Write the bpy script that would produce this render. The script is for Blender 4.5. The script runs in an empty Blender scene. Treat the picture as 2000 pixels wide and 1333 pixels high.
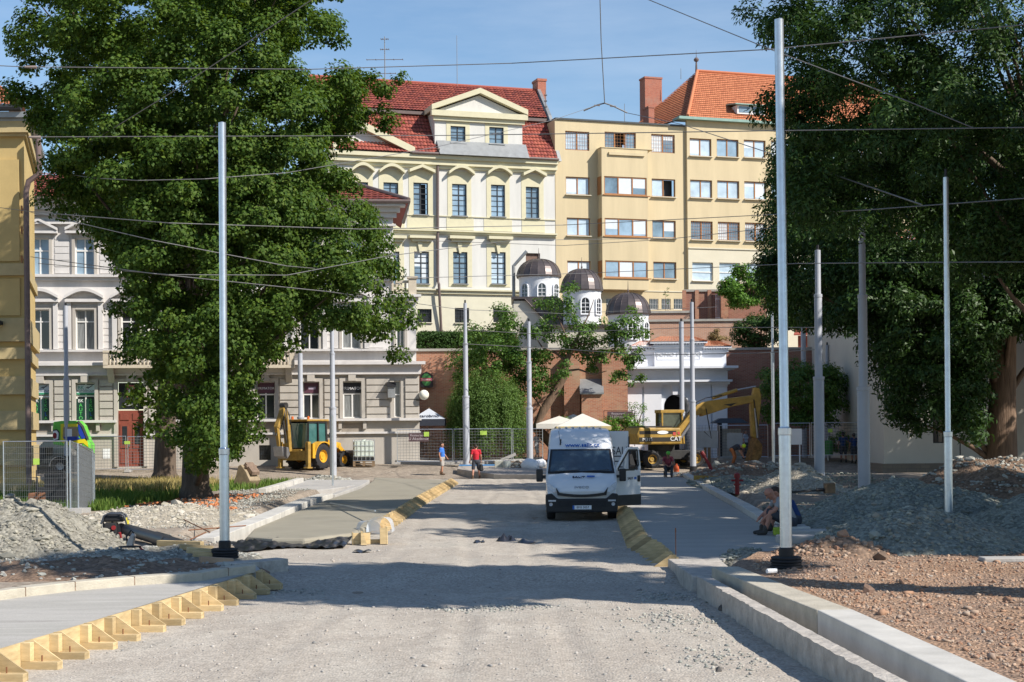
import bpy, math, random
import numpy as np
from mathutils import Vector, Matrix
random.seed(7)
rng = np.random.default_rng(7)
R = math.radians
sc = bpy.context.scene
col = sc.collection

# ------------------------------------------------------------------ camera, light, exposure
F_PX, CAM_H, ROLL = 3000.0, 2.56, 0.0087        # focal length in photo pixels, eye height, slight roll
cam = bpy.data.objects.new("camera", bpy.data.cameras.new("camera"))
col.objects.link(cam)
cam.data.sensor_width = 36.0
cam.data.lens = 36.0 * F_PX / 2000.0
cam.data.shift_y = (840 - 666.5) / 2000.0
cam.data.clip_start = 0.1
cam.data.clip_end = 6000
cam.matrix_world = Matrix.Translation((0, 0, CAM_H)) @ Matrix.Rotation(R(90), 4, 'X') @ Matrix.Rotation(-ROLL, 4, 'Z')
sc.camera = cam

SUN = Vector((0.66, -0.39, 0.64)).normalized()   # direction towards the sun
SUN_EL = math.asin(SUN.z)
SUN_AZ = math.atan2(SUN.x, SUN.y)
w = bpy.data.worlds.new("World")
sc.world = w
w.use_nodes = True
nt = w.node_tree
nt.nodes.clear()
wo = nt.nodes.new("ShaderNodeOutputWorld")
bg = nt.nodes.new("ShaderNodeBackground")
sky = nt.nodes.new("ShaderNodeTexSky")
sky.sky_type = 'NISHITA'
sky.sun_disc = False
sky.sun_elevation = SUN_EL
sky.sun_rotation = SUN_AZ
sky.air_density = 1.25
sky.dust_density = 0.05
sky.altitude = 600
sky.ozone_density = 4.6
bg.inputs['Strength'].default_value = 0.092
# thin streaky cirrus in the sky dome
tc = nt.nodes.new("ShaderNodeTexCoord")
mp = nt.nodes.new("ShaderNodeMapping")
mp.inputs['Scale'].default_value = (1.6, 1.6, 9.0)
mp.inputs['Rotation'].default_value = (0.12, 0.1, 0.4)
nz = nt.nodes.new("ShaderNodeTexNoise")
nz.inputs['Scale'].default_value = 2.6
nz.inputs['Detail'].default_value = 7
nz.inputs['Roughness'].default_value = 0.6
rp = nt.nodes.new("ShaderNodeMapRange")
rp.inputs['From Min'].default_value = 0.46
rp.inputs['From Max'].default_value = 0.82
rp.inputs['To Max'].default_value = 0.2
mxw = nt.nodes.new("ShaderNodeMix")
mxw.data_type = 'RGBA'
mxw.inputs[7].default_value = (7.0, 7.6, 8.4, 1)
L = nt.links.new
L(tc.outputs['Generated'], mp.inputs['Vector'])
L(mp.outputs[0], nz.inputs['Vector'])
L(nz.outputs[0], rp.inputs['Value'])
L(rp.outputs[0], mxw.inputs[0])
L(sky.outputs[0], mxw.inputs[6])
L(mxw.outputs[2], bg.inputs['Color'])
L(bg.outputs[0], wo.inputs['Surface'])

sl = bpy.data.lights.new("sun", 'SUN')
sl.energy = 4.4
sl.angle = R(0.5)
sl.color = (1.0, 0.935, 0.85)
so = bpy.data.objects.new("sun", sl)
so.rotation_euler = SUN.to_track_quat('Z', 'Y').to_euler()
so.location = (30, -20, 40)
col.objects.link(so)
sc.view_settings.view_transform = 'Standard'
sc.view_settings.look = 'None'
sc.view_settings.exposure = 0.62
sc.view_settings.gamma = 1.0
try:
    sc.view_settings.use_curve_mapping = False
except Exception:
    pass
sc.cycles.max_bounces = 6
sc.cycles.transparent_max_bounces = 8
sc.cycles.use_denoising = True

# ------------------------------------------------------------------ measuring helpers (photo pixel -> point of the place)
_ca, _sa = math.cos(ROLL), math.sin(ROLL)
def un(px, py):
    dx, dy = px - 1000.0, py - 840.0
    return dx * _ca - dy * _sa, dx * _sa + dy * _ca
def PD(px, py, D):
    x, y = un(px, py)
    return Vector((x * D / F_PX, D, CAM_H - y * D / F_PX))
def sstep(a, b, x):
    t = max(0.0, min(1.0, (x - a) / (b - a)))
    return t * t * (3 - 2 * t)
def gz(X, Y):
    return 0.7 * sstep(80, 93, Y)
def PG(px, py, z=None):
    x, y = un(px, py)
    if z is not None:
        D = F_PX * (CAM_H - z) / y
        return Vector((x * D / F_PX, D, z))
    lo, hi = 5.0, 300.0
    for _ in range(40):
        D = (lo + hi) / 2
        if CAM_H - y * D / F_PX > gz(x * D / F_PX, D): lo = D
        else: hi = D
    return Vector((x * D / F_PX, D, gz(x * D / F_PX, D)))
class Fac:
    """a facade plane; local x runs along it, local -y comes out of it towards the street"""
    def __init__(s, p, th):
        s.o = Vector((p[0], p[1])); s.th = th
        s.u = Vector((math.cos(th), math.sin(th))); s.n = Vector((math.sin(th), -math.cos(th)))
    def uv(s, px, py, off=0.0):
        x, y = un(px, py)
        d = Vector((x / F_PX, 1.0)); q = s.o + s.n * off
        t = q.dot(s.n) / d.dot(s.n)
        p = d * t
        return (p - s.o).dot(s.u), CAM_H - y / F_PX * t
    def rect(s, x0, y0, x1, y1, off=0.0):
        a = s.uv(x0, (y0 + y1) / 2, off)[0]; b = s.uv(x1, (y0 + y1) / 2, off)[0]
        c = s.uv((x0 + x1) / 2, y1, off)[1]; d = s.uv((x0 + x1) / 2, y0, off)[1]
        return a, b, c, d                       # u0,u1,z0,z1

# ------------------------------------------------------------------ mesh builder
class MB:
    def __init__(s):
        s.v = []; s.f = []; s.m = []
        s.cur = 0
    def poly(s, pts):
        i = len(s.v); s.v.extend([tuple(p) for p in pts]); s.f.append(tuple(range(i, i + len(pts)))); s.m.append(s.cur); return s
    def raw(s, vs, fs):
        i = len(s.v); s.v.extend([tuple(p) for p in vs])
        for f in fs:
            s.f.append(tuple(k + i for k in f)); s.m.append(s.cur)
        return s
    def box(s, x0, x1, y0, y1, z0, z1):
        if x1 < x0: x0, x1 = x1, x0
        if y1 < y0: y0, y1 = y1, y0
        if z1 < z0: z0, z1 = z1, z0
        return s.raw([(x0,y0,z0),(x1,y0,z0),(x1,y1,z0),(x0,y1,z0),(x0,y0,z1),(x1,y0,z1),(x1,y1,z1),(x0,y1,z1)],
                     [(3,2,1,0),(4,5,6,7),(0,1,5,4),(1,2,6,5),(2,3,7,6),(3,0,4,7)])
    def obox(s, c, size, M=None):
        hx, hy, hz = size[0]/2, size[1]/2, size[2]/2
        M = M or Matrix.Identity(3); c = Vector(c)
        vs = [c + M @ Vector(p) for p in [(-hx,-hy,-hz),(hx,-hy,-hz),(hx,hy,-hz),(-hx,hy,-hz),(-hx,-hy,hz),(hx,-hy,hz),(hx,hy,hz),(-hx,hy,hz)]]
        return s.raw(vs, [(3,2,1,0),(4,5,6,7),(0,1,5,4),(1,2,6,5),(2,3,7,6),(3,0,4,7)])
    def beam(s, p0, p1, wd, ht, up=(0,0,1)):
        p0, p1 = Vector(p0), Vector(p1); d = (p1 - p0)
        ln = d.length; d.normalize()
        sd = d.cross(Vector(up))
        if sd.length < 1e-4: sd = Vector((1,0,0))
        sd.normalize(); u = sd.cross(d)
        M = Matrix((d, sd, u)).transposed()
        return s.obox((p0 + p1) / 2, (ln, wd, ht), M)
    def prism(s, pts, ext):
        ext = Vector(ext); n = len(pts); a = [Vector(p) for p in pts]; b = [p + ext for p in a]
        s.raw(a + b, [tuple(range(n))[::-1], tuple(range(n, 2*n))] + [(i, (i+1) % n, n + (i+1) % n, n + i) for i in range(n)])
        return s
    def tube(s, pts, r, n=8, caps=True):
        pts = [Vector(p) for p in pts]; k = len(pts)
        rs = list(r) if hasattr(r, '__len__') else [r] * k
        base = len(s.v); prev = None
        for i, p in enumerate(pts):
            d = (pts[min(i+1, k-1)] - pts[max(i-1, 0)])
            d = d.normalized() if d.length > 1e-9 else Vector((0,0,1))
            if prev is None:
                t = Vector((0,0,1)) if abs(d.z) < 0.9 else Vector((1,0,0))
                a = d.cross(t).normalized()
            else:
                a = (prev - d * prev.dot(d)).normalized()
            prev = a; b = d.cross(a)
            for j in range(n):
                an = 2 * math.pi * j / n
                s.v.append(tuple(p + (a * math.cos(an) + b * math.sin(an)) * rs[i]))
        for i in range(k - 1):
            for j in range(n):
                s.f.append((base + i*n + j, base + i*n + (j+1) % n, base + (i+1)*n + (j+1) % n, base + (i+1)*n + j)); s.m.append(s.cur)
        if caps:
            s.f.append(tuple(base + j for j in range(n))[::-1]); s.m.append(s.cur)
            s.f.append(tuple(base + (k-1)*n + j for j in range(n))); s.m.append(s.cur)
        return s
    def cyl(s, p0, p1, r0, r1=None, n=12, caps=True):
        return s.tube([p0, p1], [r0, r0 if r1 is None else r1], n, caps)
    def lathe(s, prof, n=16, c=(0,0,0), M=None, a0=0.0, a1=2*math.pi):
        """prof: (r, z) list, turned about z through c (M rotates)"""
        c = Vector(c); base = len(s.v); full = abs(a1 - a0 - 2*math.pi) < 1e-6
        m = n if full else n + 1
        for r, z in prof:
            for j in range(m):
                an = a0 + (a1 - a0) * j / n
                p = Vector((r * math.cos(an), r * math.sin(an), z))
                if M: p = M @ p
                s.v.append(tuple(c + p))
        for i in range(len(prof) - 1):
            for j in range(n):
                j2 = (j + 1) % m if full else j + 1
                s.f.append((base + i*m + j, base + i*m + j2, base + (i+1)*m + j2, base + (i+1)*m + j)); s.m.append(s.cur)
        return s
    def stone(s, c, r, sq=(1,1,1)):
        t = (1 + 5**0.5) / 2
        vs = [(-1,t,0),(1,t,0),(-1,-t,0),(1,-t,0),(0,-1,t),(0,1,t),(0,-1,-t),(0,1,-t),(t,0,-1),(t,0,1),(-t,0,-1),(-t,0,1)]
        fs = [(0,11,5),(0,5,1),(0,1,7),(0,7,10),(0,10,11),(1,5,9),(5,11,4),(11,10,2),(10,7,6),(7,1,8),(3,9,4),(3,4,2),(3,2,6),(3,6,8),(3,8,9),(4,9,5),(2,4,11),(6,2,10),(8,6,7),(9,8,1)]
        a = random.random() * 6.28; ca, sa = math.cos(a), math.sin(a)
        out = []
        for x, y, z in vs:
            k = r / 1.9 * random.uniform(0.65, 1.2)
            x, y, z = x*k*sq[0], y*k*sq[1], z*k*sq[2]
            out.append((c[0] + x*ca - y*sa, c[1] + x*sa + y*ca, c[2] + z))
        return s.raw(out, fs)
    def build(s, name, mats, parent=None, smooth=False, bevel=0.0, ang=35, loc=None):
        me = bpy.data.meshes.new(name)
        me.from_pydata(s.v, [], s.f)
        ms = mats if isinstance(mats, (list, tuple)) else [mats]
        for m in ms: me.materials.append(m)
        if len(ms) > 1: me.polygons.foreach_set('material_index', s.m)
        if smooth:
            me.polygons.foreach_set('use_smooth', [True] * len(me.polygons))
            me.set_sharp_from_angle(angle=R(ang))
        me.update()
        o = bpy.data.objects.new(name, me)
        col.objects.link(o)
        if parent is not None: o.parent = parent
        if loc is not None: o.location = loc
        if bevel > 0:
            b = o.modifiers.new("bevel", 'BEVEL'); b.width = bevel; b.segments = 2; b.limit_method = 'ANGLE'; b.angle_limit = R(40)
        return o
def np_mesh(name, verts, quads, mats, parent=None, midx=None, smooth=False):
    """verts (n,3) and faces (m,k) numpy arrays -> object"""
    me = bpy.data.meshes.new(name)
    m, k = quads.shape
    me.vertices.add(len(verts)); me.vertices.foreach_set('co', np.ascontiguousarray(verts, dtype=np.float32).ravel())
    me.loops.add(m * k); me.loops.foreach_set('vertex_index', np.ascontiguousarray(quads, dtype=np.int32).ravel())
    me.polygons.add(m); me.polygons.foreach_set('loop_start', np.arange(0, m * k, k, dtype=np.int32))
    try: me.polygons.foreach_set('loop_total', np.full(m, k, dtype=np.int32))
    except Exception: pass
    for mm in (mats if isinstance(mats, (list, tuple)) else [mats]): me.materials.append(mm)
    if midx is not None: me.polygons.foreach_set('material_index', midx.astype(np.int32))
    if smooth: me.polygons.foreach_set('use_smooth', np.ones(m, dtype=bool))
    me.update(calc_edges=True); me.validate()
    o = bpy.data.objects.new(name, me); col.objects.link(o)
    if parent is not None: o.parent = parent
    return o
def tag(o, label=None, cat=None, group=None, kind=None):
    if label: o['label'] = label
    if cat: o['category'] = cat
    if group: o['group'] = group
    if kind: o['kind'] = kind
    return o
def thing(name, label, cat, loc=(0,0,0), rz=0.0, group=None):
    o = bpy.data.objects.new(name, None); o.empty_display_size = 0.2
    o.location = loc; o.rotation_euler = (0, 0, rz); col.objects.link(o)
    return tag(o, label, cat, group)
def struct(o):
    o['kind'] = 'structure'; return o
def dup(o, parent=None, loc=None, rz=None, label=None):
    c = o.copy(); col.objects.link(c)
    if parent is not None: c.parent = parent
    if loc is not None: c.location = loc
    if rz is not None: c.rotation_euler = (0, 0, rz)
    if label: c['label'] = label
    for ch in list(o.children): dup(ch, c)
    return c
def text_obj(name, s, size, mat, parent, M, ext=0.004, align='CENTER', sx=1.0):
    cu = bpy.data.curves.new(name, 'FONT'); cu.body = s; cu.size = size; cu.extrude = ext
    cu.align_x = align; cu.align_y = 'CENTER'; cu.resolution_u = 3
    t = bpy.data.objects.new(name + "_curve", cu)
    col.objects.link(t)
    dg = bpy.context.evaluated_depsgraph_get()
    me = bpy.data.meshes.new_from_object(t.evaluated_get(dg), depsgraph=dg)
    bpy.data.objects.remove(t); bpy.data.curves.remove(cu)
    me.transform(M @ Matrix.Diagonal((sx, 1, 1, 1)))
    me.materials.clear(); me.materials.append(mat)
    o = bpy.data.objects.new(name, me); col.objects.link(o)
    if parent is not None: o.parent = parent
    return o
def TXT(x, y, z, yaw=0.0, pitch=90.0):
    """text plane standing upright and facing local -y"""
    return Matrix.Translation((x, y, z)) @ Matrix.Rotation(yaw, 4, 'Z') @ Matrix.Rotation(R(pitch), 4, 'X')

# ------------------------------------------------------------------ materials
MATS = {}
def mat(name, c, rough=0.8, var=0.12, scale=3.0, bump=0.0, bscale=None, metal=0.0, spec=0.4, c2=None, detail=6, coat=0.0, stretch=None, objrand=0.0):
    if name in MATS: return MATS[name]
    m = bpy.data.materials.new(name); m.use_nodes = True
    n = m.node_tree; b = n.nodes['Principled BSDF']; MATS[name] = m
    b.inputs['Roughness'].default_value = rough; b.inputs['Metallic'].default_value = metal
    b.inputs['Specular IOR Level'].default_value = spec
    if coat: b.inputs['Coat Weight'].default_value = coat; b.inputs['Coat Roughness'].default_value = 0.08
    co = n.nodes.new('ShaderNodeTexCoord'); src = co.outputs['Object']
    if stretch:
        mp_ = n.nodes.new('ShaderNodeMapping'); mp_.inputs['Scale'].default_value = stretch
        n.links.new(src, mp_.inputs[0]); src = mp_.outputs[0]
    if var > 0 or c2:
        t = n.nodes.new('ShaderNodeTexNoise'); t.inputs['Scale'].default_value = scale; t.inputs['Detail'].default_value = detail; t.inputs['Roughness'].default_value = 0.65
        n.links.new(src, t.inputs['Vector'])
        r = n.nodes.new('ShaderNodeMapRange'); r.inputs['From Min'].default_value = 0.3; r.inputs['From Max'].default_value = 0.7
        n.links.new(t.outputs[0], r.inputs[0])
        x = n.nodes.new('ShaderNodeMix'); x.data_type = 'RGBA'
        lo = [k * (1 - var) for k in c]; hi = [min(1, k * (1 + var)) for k in (c if c2 is None else c2)]
        x.inputs[6].default_value = (*lo, 1); x.inputs[7].default_value = (*hi, 1)
        n.links.new(r.outputs[0], x.inputs[0]); out = x.outputs[2]
        if objrand:
            oi = n.nodes.new('ShaderNodeObjectInfo'); mr = n.nodes.new('ShaderNodeMapRange'); mr.inputs['To Min'].default_value = 1 - objrand; mr.inputs['To Max'].default_value = 1 + objrand * 0.5
            hs = n.nodes.new('ShaderNodeHueSaturation'); n.links.new(oi.outputs['Random'], mr.inputs[0]); n.links.new(mr.outputs[0], hs.inputs['Value']); n.links.new(out, hs.inputs['Color']); out = hs.outputs[0]
        n.links.new(out, b.inputs['Base Color'])
    else:
        b.inputs['Base Color'].default_value = (*c, 1)
    if bump > 0:
        t2 = n.nodes.new('ShaderNodeTexNoise'); t2.inputs['Scale'].default_value = bscale or scale * 4; t2.inputs['Detail'].default_value = 5
        n.links.new(src, t2.inputs['Vector'])
        bp = n.nodes.new('ShaderNodeBump'); bp.inputs['Strength'].default_value = min(1.0, bump); bp.inputs['Distance'].default_value = 0.03
        n.links.new(t2.outputs[0], bp.inputs['Height']); n.links.new(bp.outputs[0], b.inputs['Normal'])
    return m
def mat_brick(name, c1, c2, mortar, bw=0.29, bh=0.085, patch=None):
    m = bpy.data.materials.new(name); m.use_nodes = True; n = m.node_tree; b = n.nodes['Principled BSDF']
    b.inputs['Roughness'].default_value = 0.9; b.inputs['Specular IOR Level'].default_value = 0.2
    co = n.nodes.new('ShaderNodeTexCoord'); sp = n.nodes.new('ShaderNodeSeparateXYZ'); cb = n.nodes.new('ShaderNodeCombineXYZ')
    n.links.new(co.outputs['Object'], sp.inputs[0])
    ad = n.nodes.new('ShaderNodeMath'); ad.operation = 'ADD'; n.links.new(sp.outputs[0], ad.inputs[0]); n.links.new(sp.outputs[1], ad.inputs[1])
    n.links.new(ad.outputs[0], cb.inputs[0]); n.links.new(sp.outputs[2], cb.inputs[1])
    t = n.nodes.new('ShaderNodeTexBrick'); t.inputs['Scale'].default_value = 1.0
    t.inputs['Brick Width'].default_value = bw; t.inputs['Row Height'].default_value = bh; t.inputs['Mortar Size'].default_value = 0.012
    t.inputs['Color1'].default_value = (*c1, 1); t.inputs['Color2'].default_value = (*c2, 1); t.inputs['Mortar'].default_value = (*mortar, 1)
    t.inputs['Mortar Smooth'].default_value = 0.3
    n.links.new(cb.outputs[0], t.inputs['Vector'])
    nz_ = n.nodes.new('ShaderNodeTexNoise'); nz_.inputs['Scale'].default_value = 0.55; nz_.inputs['Detail'].default_value = 7; nz_.inputs['Roughness'].default_value = 0.7
    n.links.new(co.outputs['Object'], nz_.inputs['Vector'])
    r = n.nodes.new('ShaderNodeMapRange'); r.inputs['From Min'].default_value = 0.5; r.inputs['From Max'].default_value = 0.68; r.inputs['To Max'].default_value = 0.75
    n.links.new(nz_.outputs[0], r.inputs[0])
    x = n.nodes.new('ShaderNodeMix'); x.data_type = 'RGBA'; x.inputs[7].default_value = (*(patch or mortar), 1)
    n.links.new(r.outputs[0], x.inputs[0]); n.links.new(t.outputs[0], x.inputs[6]); n.links.new(x.outputs[2], b.inputs['Base Color'])
    bp = n.nodes.new('ShaderNodeBump'); bp.inputs['Strength'].default_value = 0.6; bp.inputs['Distance'].default_value = 0.02
    iv = n.nodes.new('ShaderNodeMath'); iv.operation = 'SUBTRACT'; iv.inputs[0].default_value = 1.0; n.links.new(t.outputs['Fac'], iv.inputs[1])
    n.links.new(iv.outputs[0], bp.inputs['Height']); n.links.new(bp.outputs[0], b.inputs['Normal'])
    return m
def mat_island(name, cols, rough=0.85, spec=0.25, trans=0.0, bump=0.0):
    """each separate piece (leaf, stone, tile) gets its own colour from a ramp"""
    m = bpy.data.materials.new(name); m.use_nodes = True; n = m.node_tree; b = n.nodes['Principled BSDF']
    b.inputs['Roughness'].default_value = rough; b.inputs['Specular IOR Level'].default_value = spec
    g = n.nodes.new('ShaderNodeNewGeometry'); rp_ = n.nodes.new('ShaderNodeValToRGB')
    e = rp_.color_ramp.elements
    while len(e) < len(cols): e.new(0.5)
    for i, c in enumerate(cols):
        e[i].position = i / (len(cols) - 1); e[i].color = (*c, 1)
    n.links.new(g.outputs['Random Per Island'], rp_.inputs[0])
    n.links.new(rp_.outputs[0], b.inputs['Base Color'])
    if trans > 0:
        tr = n.nodes.new('ShaderNodeBsdfTranslucent'); mx = n.nodes.new('ShaderNodeMixShader'); mx.inputs[0].default_value = trans
        hs = n.nodes.new('ShaderNodeHueSaturation'); hs.inputs['Hue'].default_value = 0.485; hs.inputs['Value'].default_value = 1.5; hs.inputs['Saturation'].default_value = 1.1
        n.links.new(rp_.outputs[0], hs.inputs['Color']); n.links.new(hs.outputs[0], tr.inputs[0])
        n.links.new(b.outputs[0], mx.inputs[1]); n.links.new(tr.outputs[0], mx.inputs[2])
        n.links.new(mx.outputs[0], n.nodes['Material Output'].inputs[0])
    return m
def mat_ground(name, cols, s1=0.35, stone=18.0, stone_amt=0.35, bump=0.5, stretch=(1,1,1), dark=None):
    """gravelly ground: broad patches times fine stones (voronoi cells)"""
    m = bpy.data.materials.new(name); m.use_nodes = True; n = m.node_tree; b = n.nodes['Principled BSDF']
    b.inputs['Roughness'].default_value = 0.95; b.inputs['Specular IOR Level'].default_value = 0.15
    co = n.nodes.new('ShaderNodeTexCoord'); mp_ = n.nodes.new('ShaderNodeMapping'); mp_.inputs['Scale'].default_value = stretch
    n.links.new(co.outputs['Object'], mp_.inputs[0])
    t = n.nodes.new('ShaderNodeTexNoise'); t.inputs['Scale'].default_value = s1; t.inputs['Detail'].default_value = 9; t.inputs['Roughness'].default_value = 0.68
    n.links.new(mp_.outputs[0], t.inputs['Vector'])
    rp_ = n.nodes.new('ShaderNodeValToRGB'); e = rp_.color_ramp.elements
    while len(e) < len(cols): e.new(0.5)
    for i, c in enumerate(cols):
        e[i].position = 0.3 + 0.4 * i / max(1, len(cols) - 1); e[i].color = (*c, 1)
    n.links.new(t.outputs[0], rp_.inputs[0])
    v = n.nodes.new('ShaderNodeTexVoronoi'); v.inputs['Scale'].default_value = stone
    n.links.new(co.outputs['Object'], v.inputs['Vector'])
    sp = n.nodes.new('ShaderNodeSeparateColor'); n.links.new(v.outputs['Color'], sp.inputs[0])
    r = n.nodes.new('ShaderNodeMapRange'); r.inputs['To Min'].default_value = 1 - stone_amt; r.inputs['To Max'].default_value = 1 + stone_amt * 0.7
    n.links.new(sp.outputs[0], r.inputs[0])
    x = n.nodes.new('ShaderNodeMix'); x.data_type = 'RGBA'; x.blend_type = 'MULTIPLY'; x.inputs[0].default_value = 1.0
    cc = n.nodes.new('ShaderNodeCombineColor')
    for i in range(3): n.links.new(r.outputs[0], cc.inputs[i])
    n.links.new(rp_.outputs[0], x.inputs[6]); n.links.new(cc.outputs[0], x.inputs[7])
    n.links.new(x.outputs[2], b.inputs['Base Color'])
    bp = n.nodes.new('ShaderNodeBump'); bp.inputs['Strength'].default_value = bump; bp.inputs['Distance'].default_value = 0.04
    ad = n.nodes.new('ShaderNodeMath'); ad.operation = 'MULTIPLY_ADD'; ad.inputs[1].default_value = -0.8
    n.links.new(v.outputs['Distance'], ad.inputs[0]); n.links.new(t.outputs[0], ad.inputs[2])
    n.links.new(ad.outputs[0], bp.inputs['Height']); n.links.new(bp.outputs[0], b.inputs['Normal'])
    return m
def mat_glass(name, c, rough=0.06, spec=0.8):
    return mat(name, c, rough=rough, var=0.15, scale=0.8, spec=spec)

M_concrete = mat('concrete', (0.40, 0.385, 0.36), 0.9, 0.13, 1.2, 0.25, 30)
M_concrete_fresh = mat('fresh_concrete', (0.29, 0.265, 0.205), 0.75, 0.10, 0.8, 0.12, 25)
M_kerb_old = mat('kerb_stone', (0.45, 0.41, 0.33), 0.9, 0.16, 4, 0.4, 40)
M_kerb_new = mat('kerb_new', (0.52, 0.50, 0.455), 0.85, 0.16, 1.6, 0.1, 40)
M_rough_conc = mat('rough_concrete', (0.42, 0.385, 0.34), 0.95, 0.25, 5, 0.9, 14)
M_wood = mat('form_wood', (0.50, 0.37, 0.185), 0.8, 0.2, 2.5, 0.1, 30, stretch=(1, 1, 6), c2=(0.60, 0.455, 0.25), objrand=0.34)
M_wood_old = mat('old_wood', (0.22, 0.15, 0.09), 0.85, 0.3, 5)
M_galv = mat('galvanised', (0.62, 0.66, 0.70), 0.33, 0.10, 9, metal=0.85)
M_pole = mat('pole_paint', (0.40, 0.42, 0.46), 0.45, 0.05, 2, spec=0.5)
M_rubber = mat('rubber', (0.022, 0.022, 0.024), 0.75, 0.2, 8, 0.2)
M_black = mat('black_plastic', (0.018, 0.018, 0.02), 0.5, 0.1)
M_steel = mat('steel', (0.35, 0.35, 0.36), 0.4, 0.15, 6, metal=0.7)
M_rust = mat('rust', (0.20, 0.085, 0.04), 0.85, 0.35, 8)
M_white = mat('white_paint', (0.80, 0.81, 0.82), 0.6, 0.03)
M_glass_dark = mat_glass('window_glass', (0.03, 0.035, 0.042))
M_yellow = mat('machine_yellow', (0.62, 0.33, 0.025), 0.42, 0.16, 3, spec=0.5)
M_dirty_yellow = mat('worn_yellow', (0.33, 0.205, 0.045), 0.6, 0.35, 4)
M_red = mat('red_paint', (0.26, 0.018, 0.02), 0.5, 0.15)
M_mesh = mat('fence_mesh', (0.20, 0.21, 0.215), 0.5, 0.1, metal=0.4)
M_wire = mat('cable', (0.20, 0.195, 0.19), 0.5, 0.1, metal=0.3)
M_soil = mat('soil', (0.16, 0.115, 0.085), 0.95, 0.3, 3, 0.6, 20)
M_lit = mat('lettering_white', (0.8, 0.8, 0.8), 0.5, 0)
M_lit_dk = mat('lettering_dark', (0.02, 0.025, 0.05), 0.5, 0)
M_lit_blue = mat('lettering_blue', (0.02, 0.13, 0.48), 0.5, 0)
M_lit_green = mat('lettering_green', (0.10, 0.55, 0.12), 0.5, 0)
M_tile = mat_island('roof_tile', [(0.21,0.055,0.042),(0.30,0.078,0.055),(0.35,0.098,0.066),(0.25,0.062,0.05),(0.18,0.055,0.045)], 0.75)
M_tile_or = mat_island('orange_roof_tile', [(0.40,0.135,0.065),(0.48,0.17,0.08),(0.53,0.195,0.095),(0.43,0.145,0.07)], 0.75)
# ================================================================== GROUND
from mathutils import noise as mnoise
def lerp_pts(tbl, y):
    if y <= tbl[0][0]: return tbl[0][1]
    for (a, b), (c, d) in zip(tbl, tbl[1:]):
        if y <= c: return b + (d - b) * (y - a) / (c - a)
    return tbl[-1][1]
XR = [(12.8, 4.2), (17.8, 3.95), (24.0, 3.5), (26.5, 4.3), (30.0, 6.1), (42.0, 6.95), (82.0, 9.6)]
XL = [(10, -8.0), (20.6, -7.6), (21.6, -6.6), (24.5, -5.0), (27, -4.7), (31.5, -5.6), (34, -7.2), (63, -7.6), (64, -11), (90, -11)]
def gz(X, Y):
    z = 0.7 * sstep(80, 93, Y)
    rb = sstep(lerp_pts(XR, Y) - 0.05, lerp_pts(XR, Y) + 0.15, X) * 0.36
    lb = sstep(-lerp_pts(XL, Y) - 0.05, -lerp_pts(XL, Y) + 0.2, -X) * 0.30 * (1 - sstep(60, 70, Y))
    return max(z, rb * (1 - sstep(70, 88, Y)), lb)

def grid_sheet(name, xs, ys, zf, m):
    nx, ny = len(xs), len(ys)
    vs = [(x, y, zf(x, y)) for y in ys for x in xs]
    fs = [(j*nx + i, j*nx + i + 1, (j+1)*nx + i + 1, (j+1)*nx + i) for j in range(ny - 1) for i in range(nx - 1)]
    b = MB(); b.raw(vs, fs)
    return b.build(name, m, smooth=True, ang=60)
def fr(a, b, n): return [a + (b - a) * i / n for i in range(n + 1)]
M_ground = mat_ground('dusty_ground', [(0.20,0.16,0.125),(0.34,0.285,0.225),(0.26,0.215,0.17),(0.41,0.355,0.285)], 0.30, 9.0, 0.3, 0.5)
M_road = mat_ground('road_gravel', [(0.33,0.285,0.235),(0.45,0.41,0.35),(0.40,0.355,0.30),(0.48,0.435,0.37),(0.35,0.325,0.28)], 0.36, 30.0, 0.24, 0.4, stretch=(1.0, 0.55, 1))
def ground_z(x, y):
    n = mnoise.noise(Vector((x * 0.35, y * 0.35, 0.0))) * 0.05
    return gz(x, y) - 0.03 + (n if y < 200 else 0)
xs = [-2500, -800, -250, -90, -50, -35] + fr(-26, 26, 208) + [35, 50, 90, 250, 800, 2500]
ys = [-400, -60, 0] + fr(8, 98, 300) + [110, 140, 200, 400, 1000, 3500]
struct(grid_sheet('ground', xs, ys, ground_z, M_ground))
def road_z(x, y):
    z = 0.02 + 0.035 * mnoise.noise(Vector((x * 0.45, y * 0.3, 3.0))) + 0.012 * mnoise.noise(Vector((x * 2.2, y * 1.8, 9.0)))
    z += 0.10 * sstep(25.5, 26.3, y + 0.25 * math.sin(x * 0.9)) * (1 - sstep(27, 33, y))     # low ridge across the roadbed
    for rx_, dp_ in ((-2.6, 0.014), (-0.9, 0.02), (0.6, 0.022), (2.0, 0.012)):
        u = (x - rx_ - 0.25 * math.sin(y * 0.13 + rx_)) / 0.16; z -= dp_ * math.exp(-u * u) * (0.6 + 0.4 * mnoise.noise(Vector((x, y * 0.4, rx_)))) - dp_ * 0.5 * math.exp(-(abs(u) - 1.7) ** 2)
    z -= 0.03 * (sstep(23.5, 24.5, y) - sstep(25.2, 25.8, y))
    return z
xs = fr(-5.6, 3.6, 120); ys = fr(8, 40, 190) + fr(40.3, 80, 120)
struct(grid_sheet('road', xs, ys, road_z, M_road))

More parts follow.
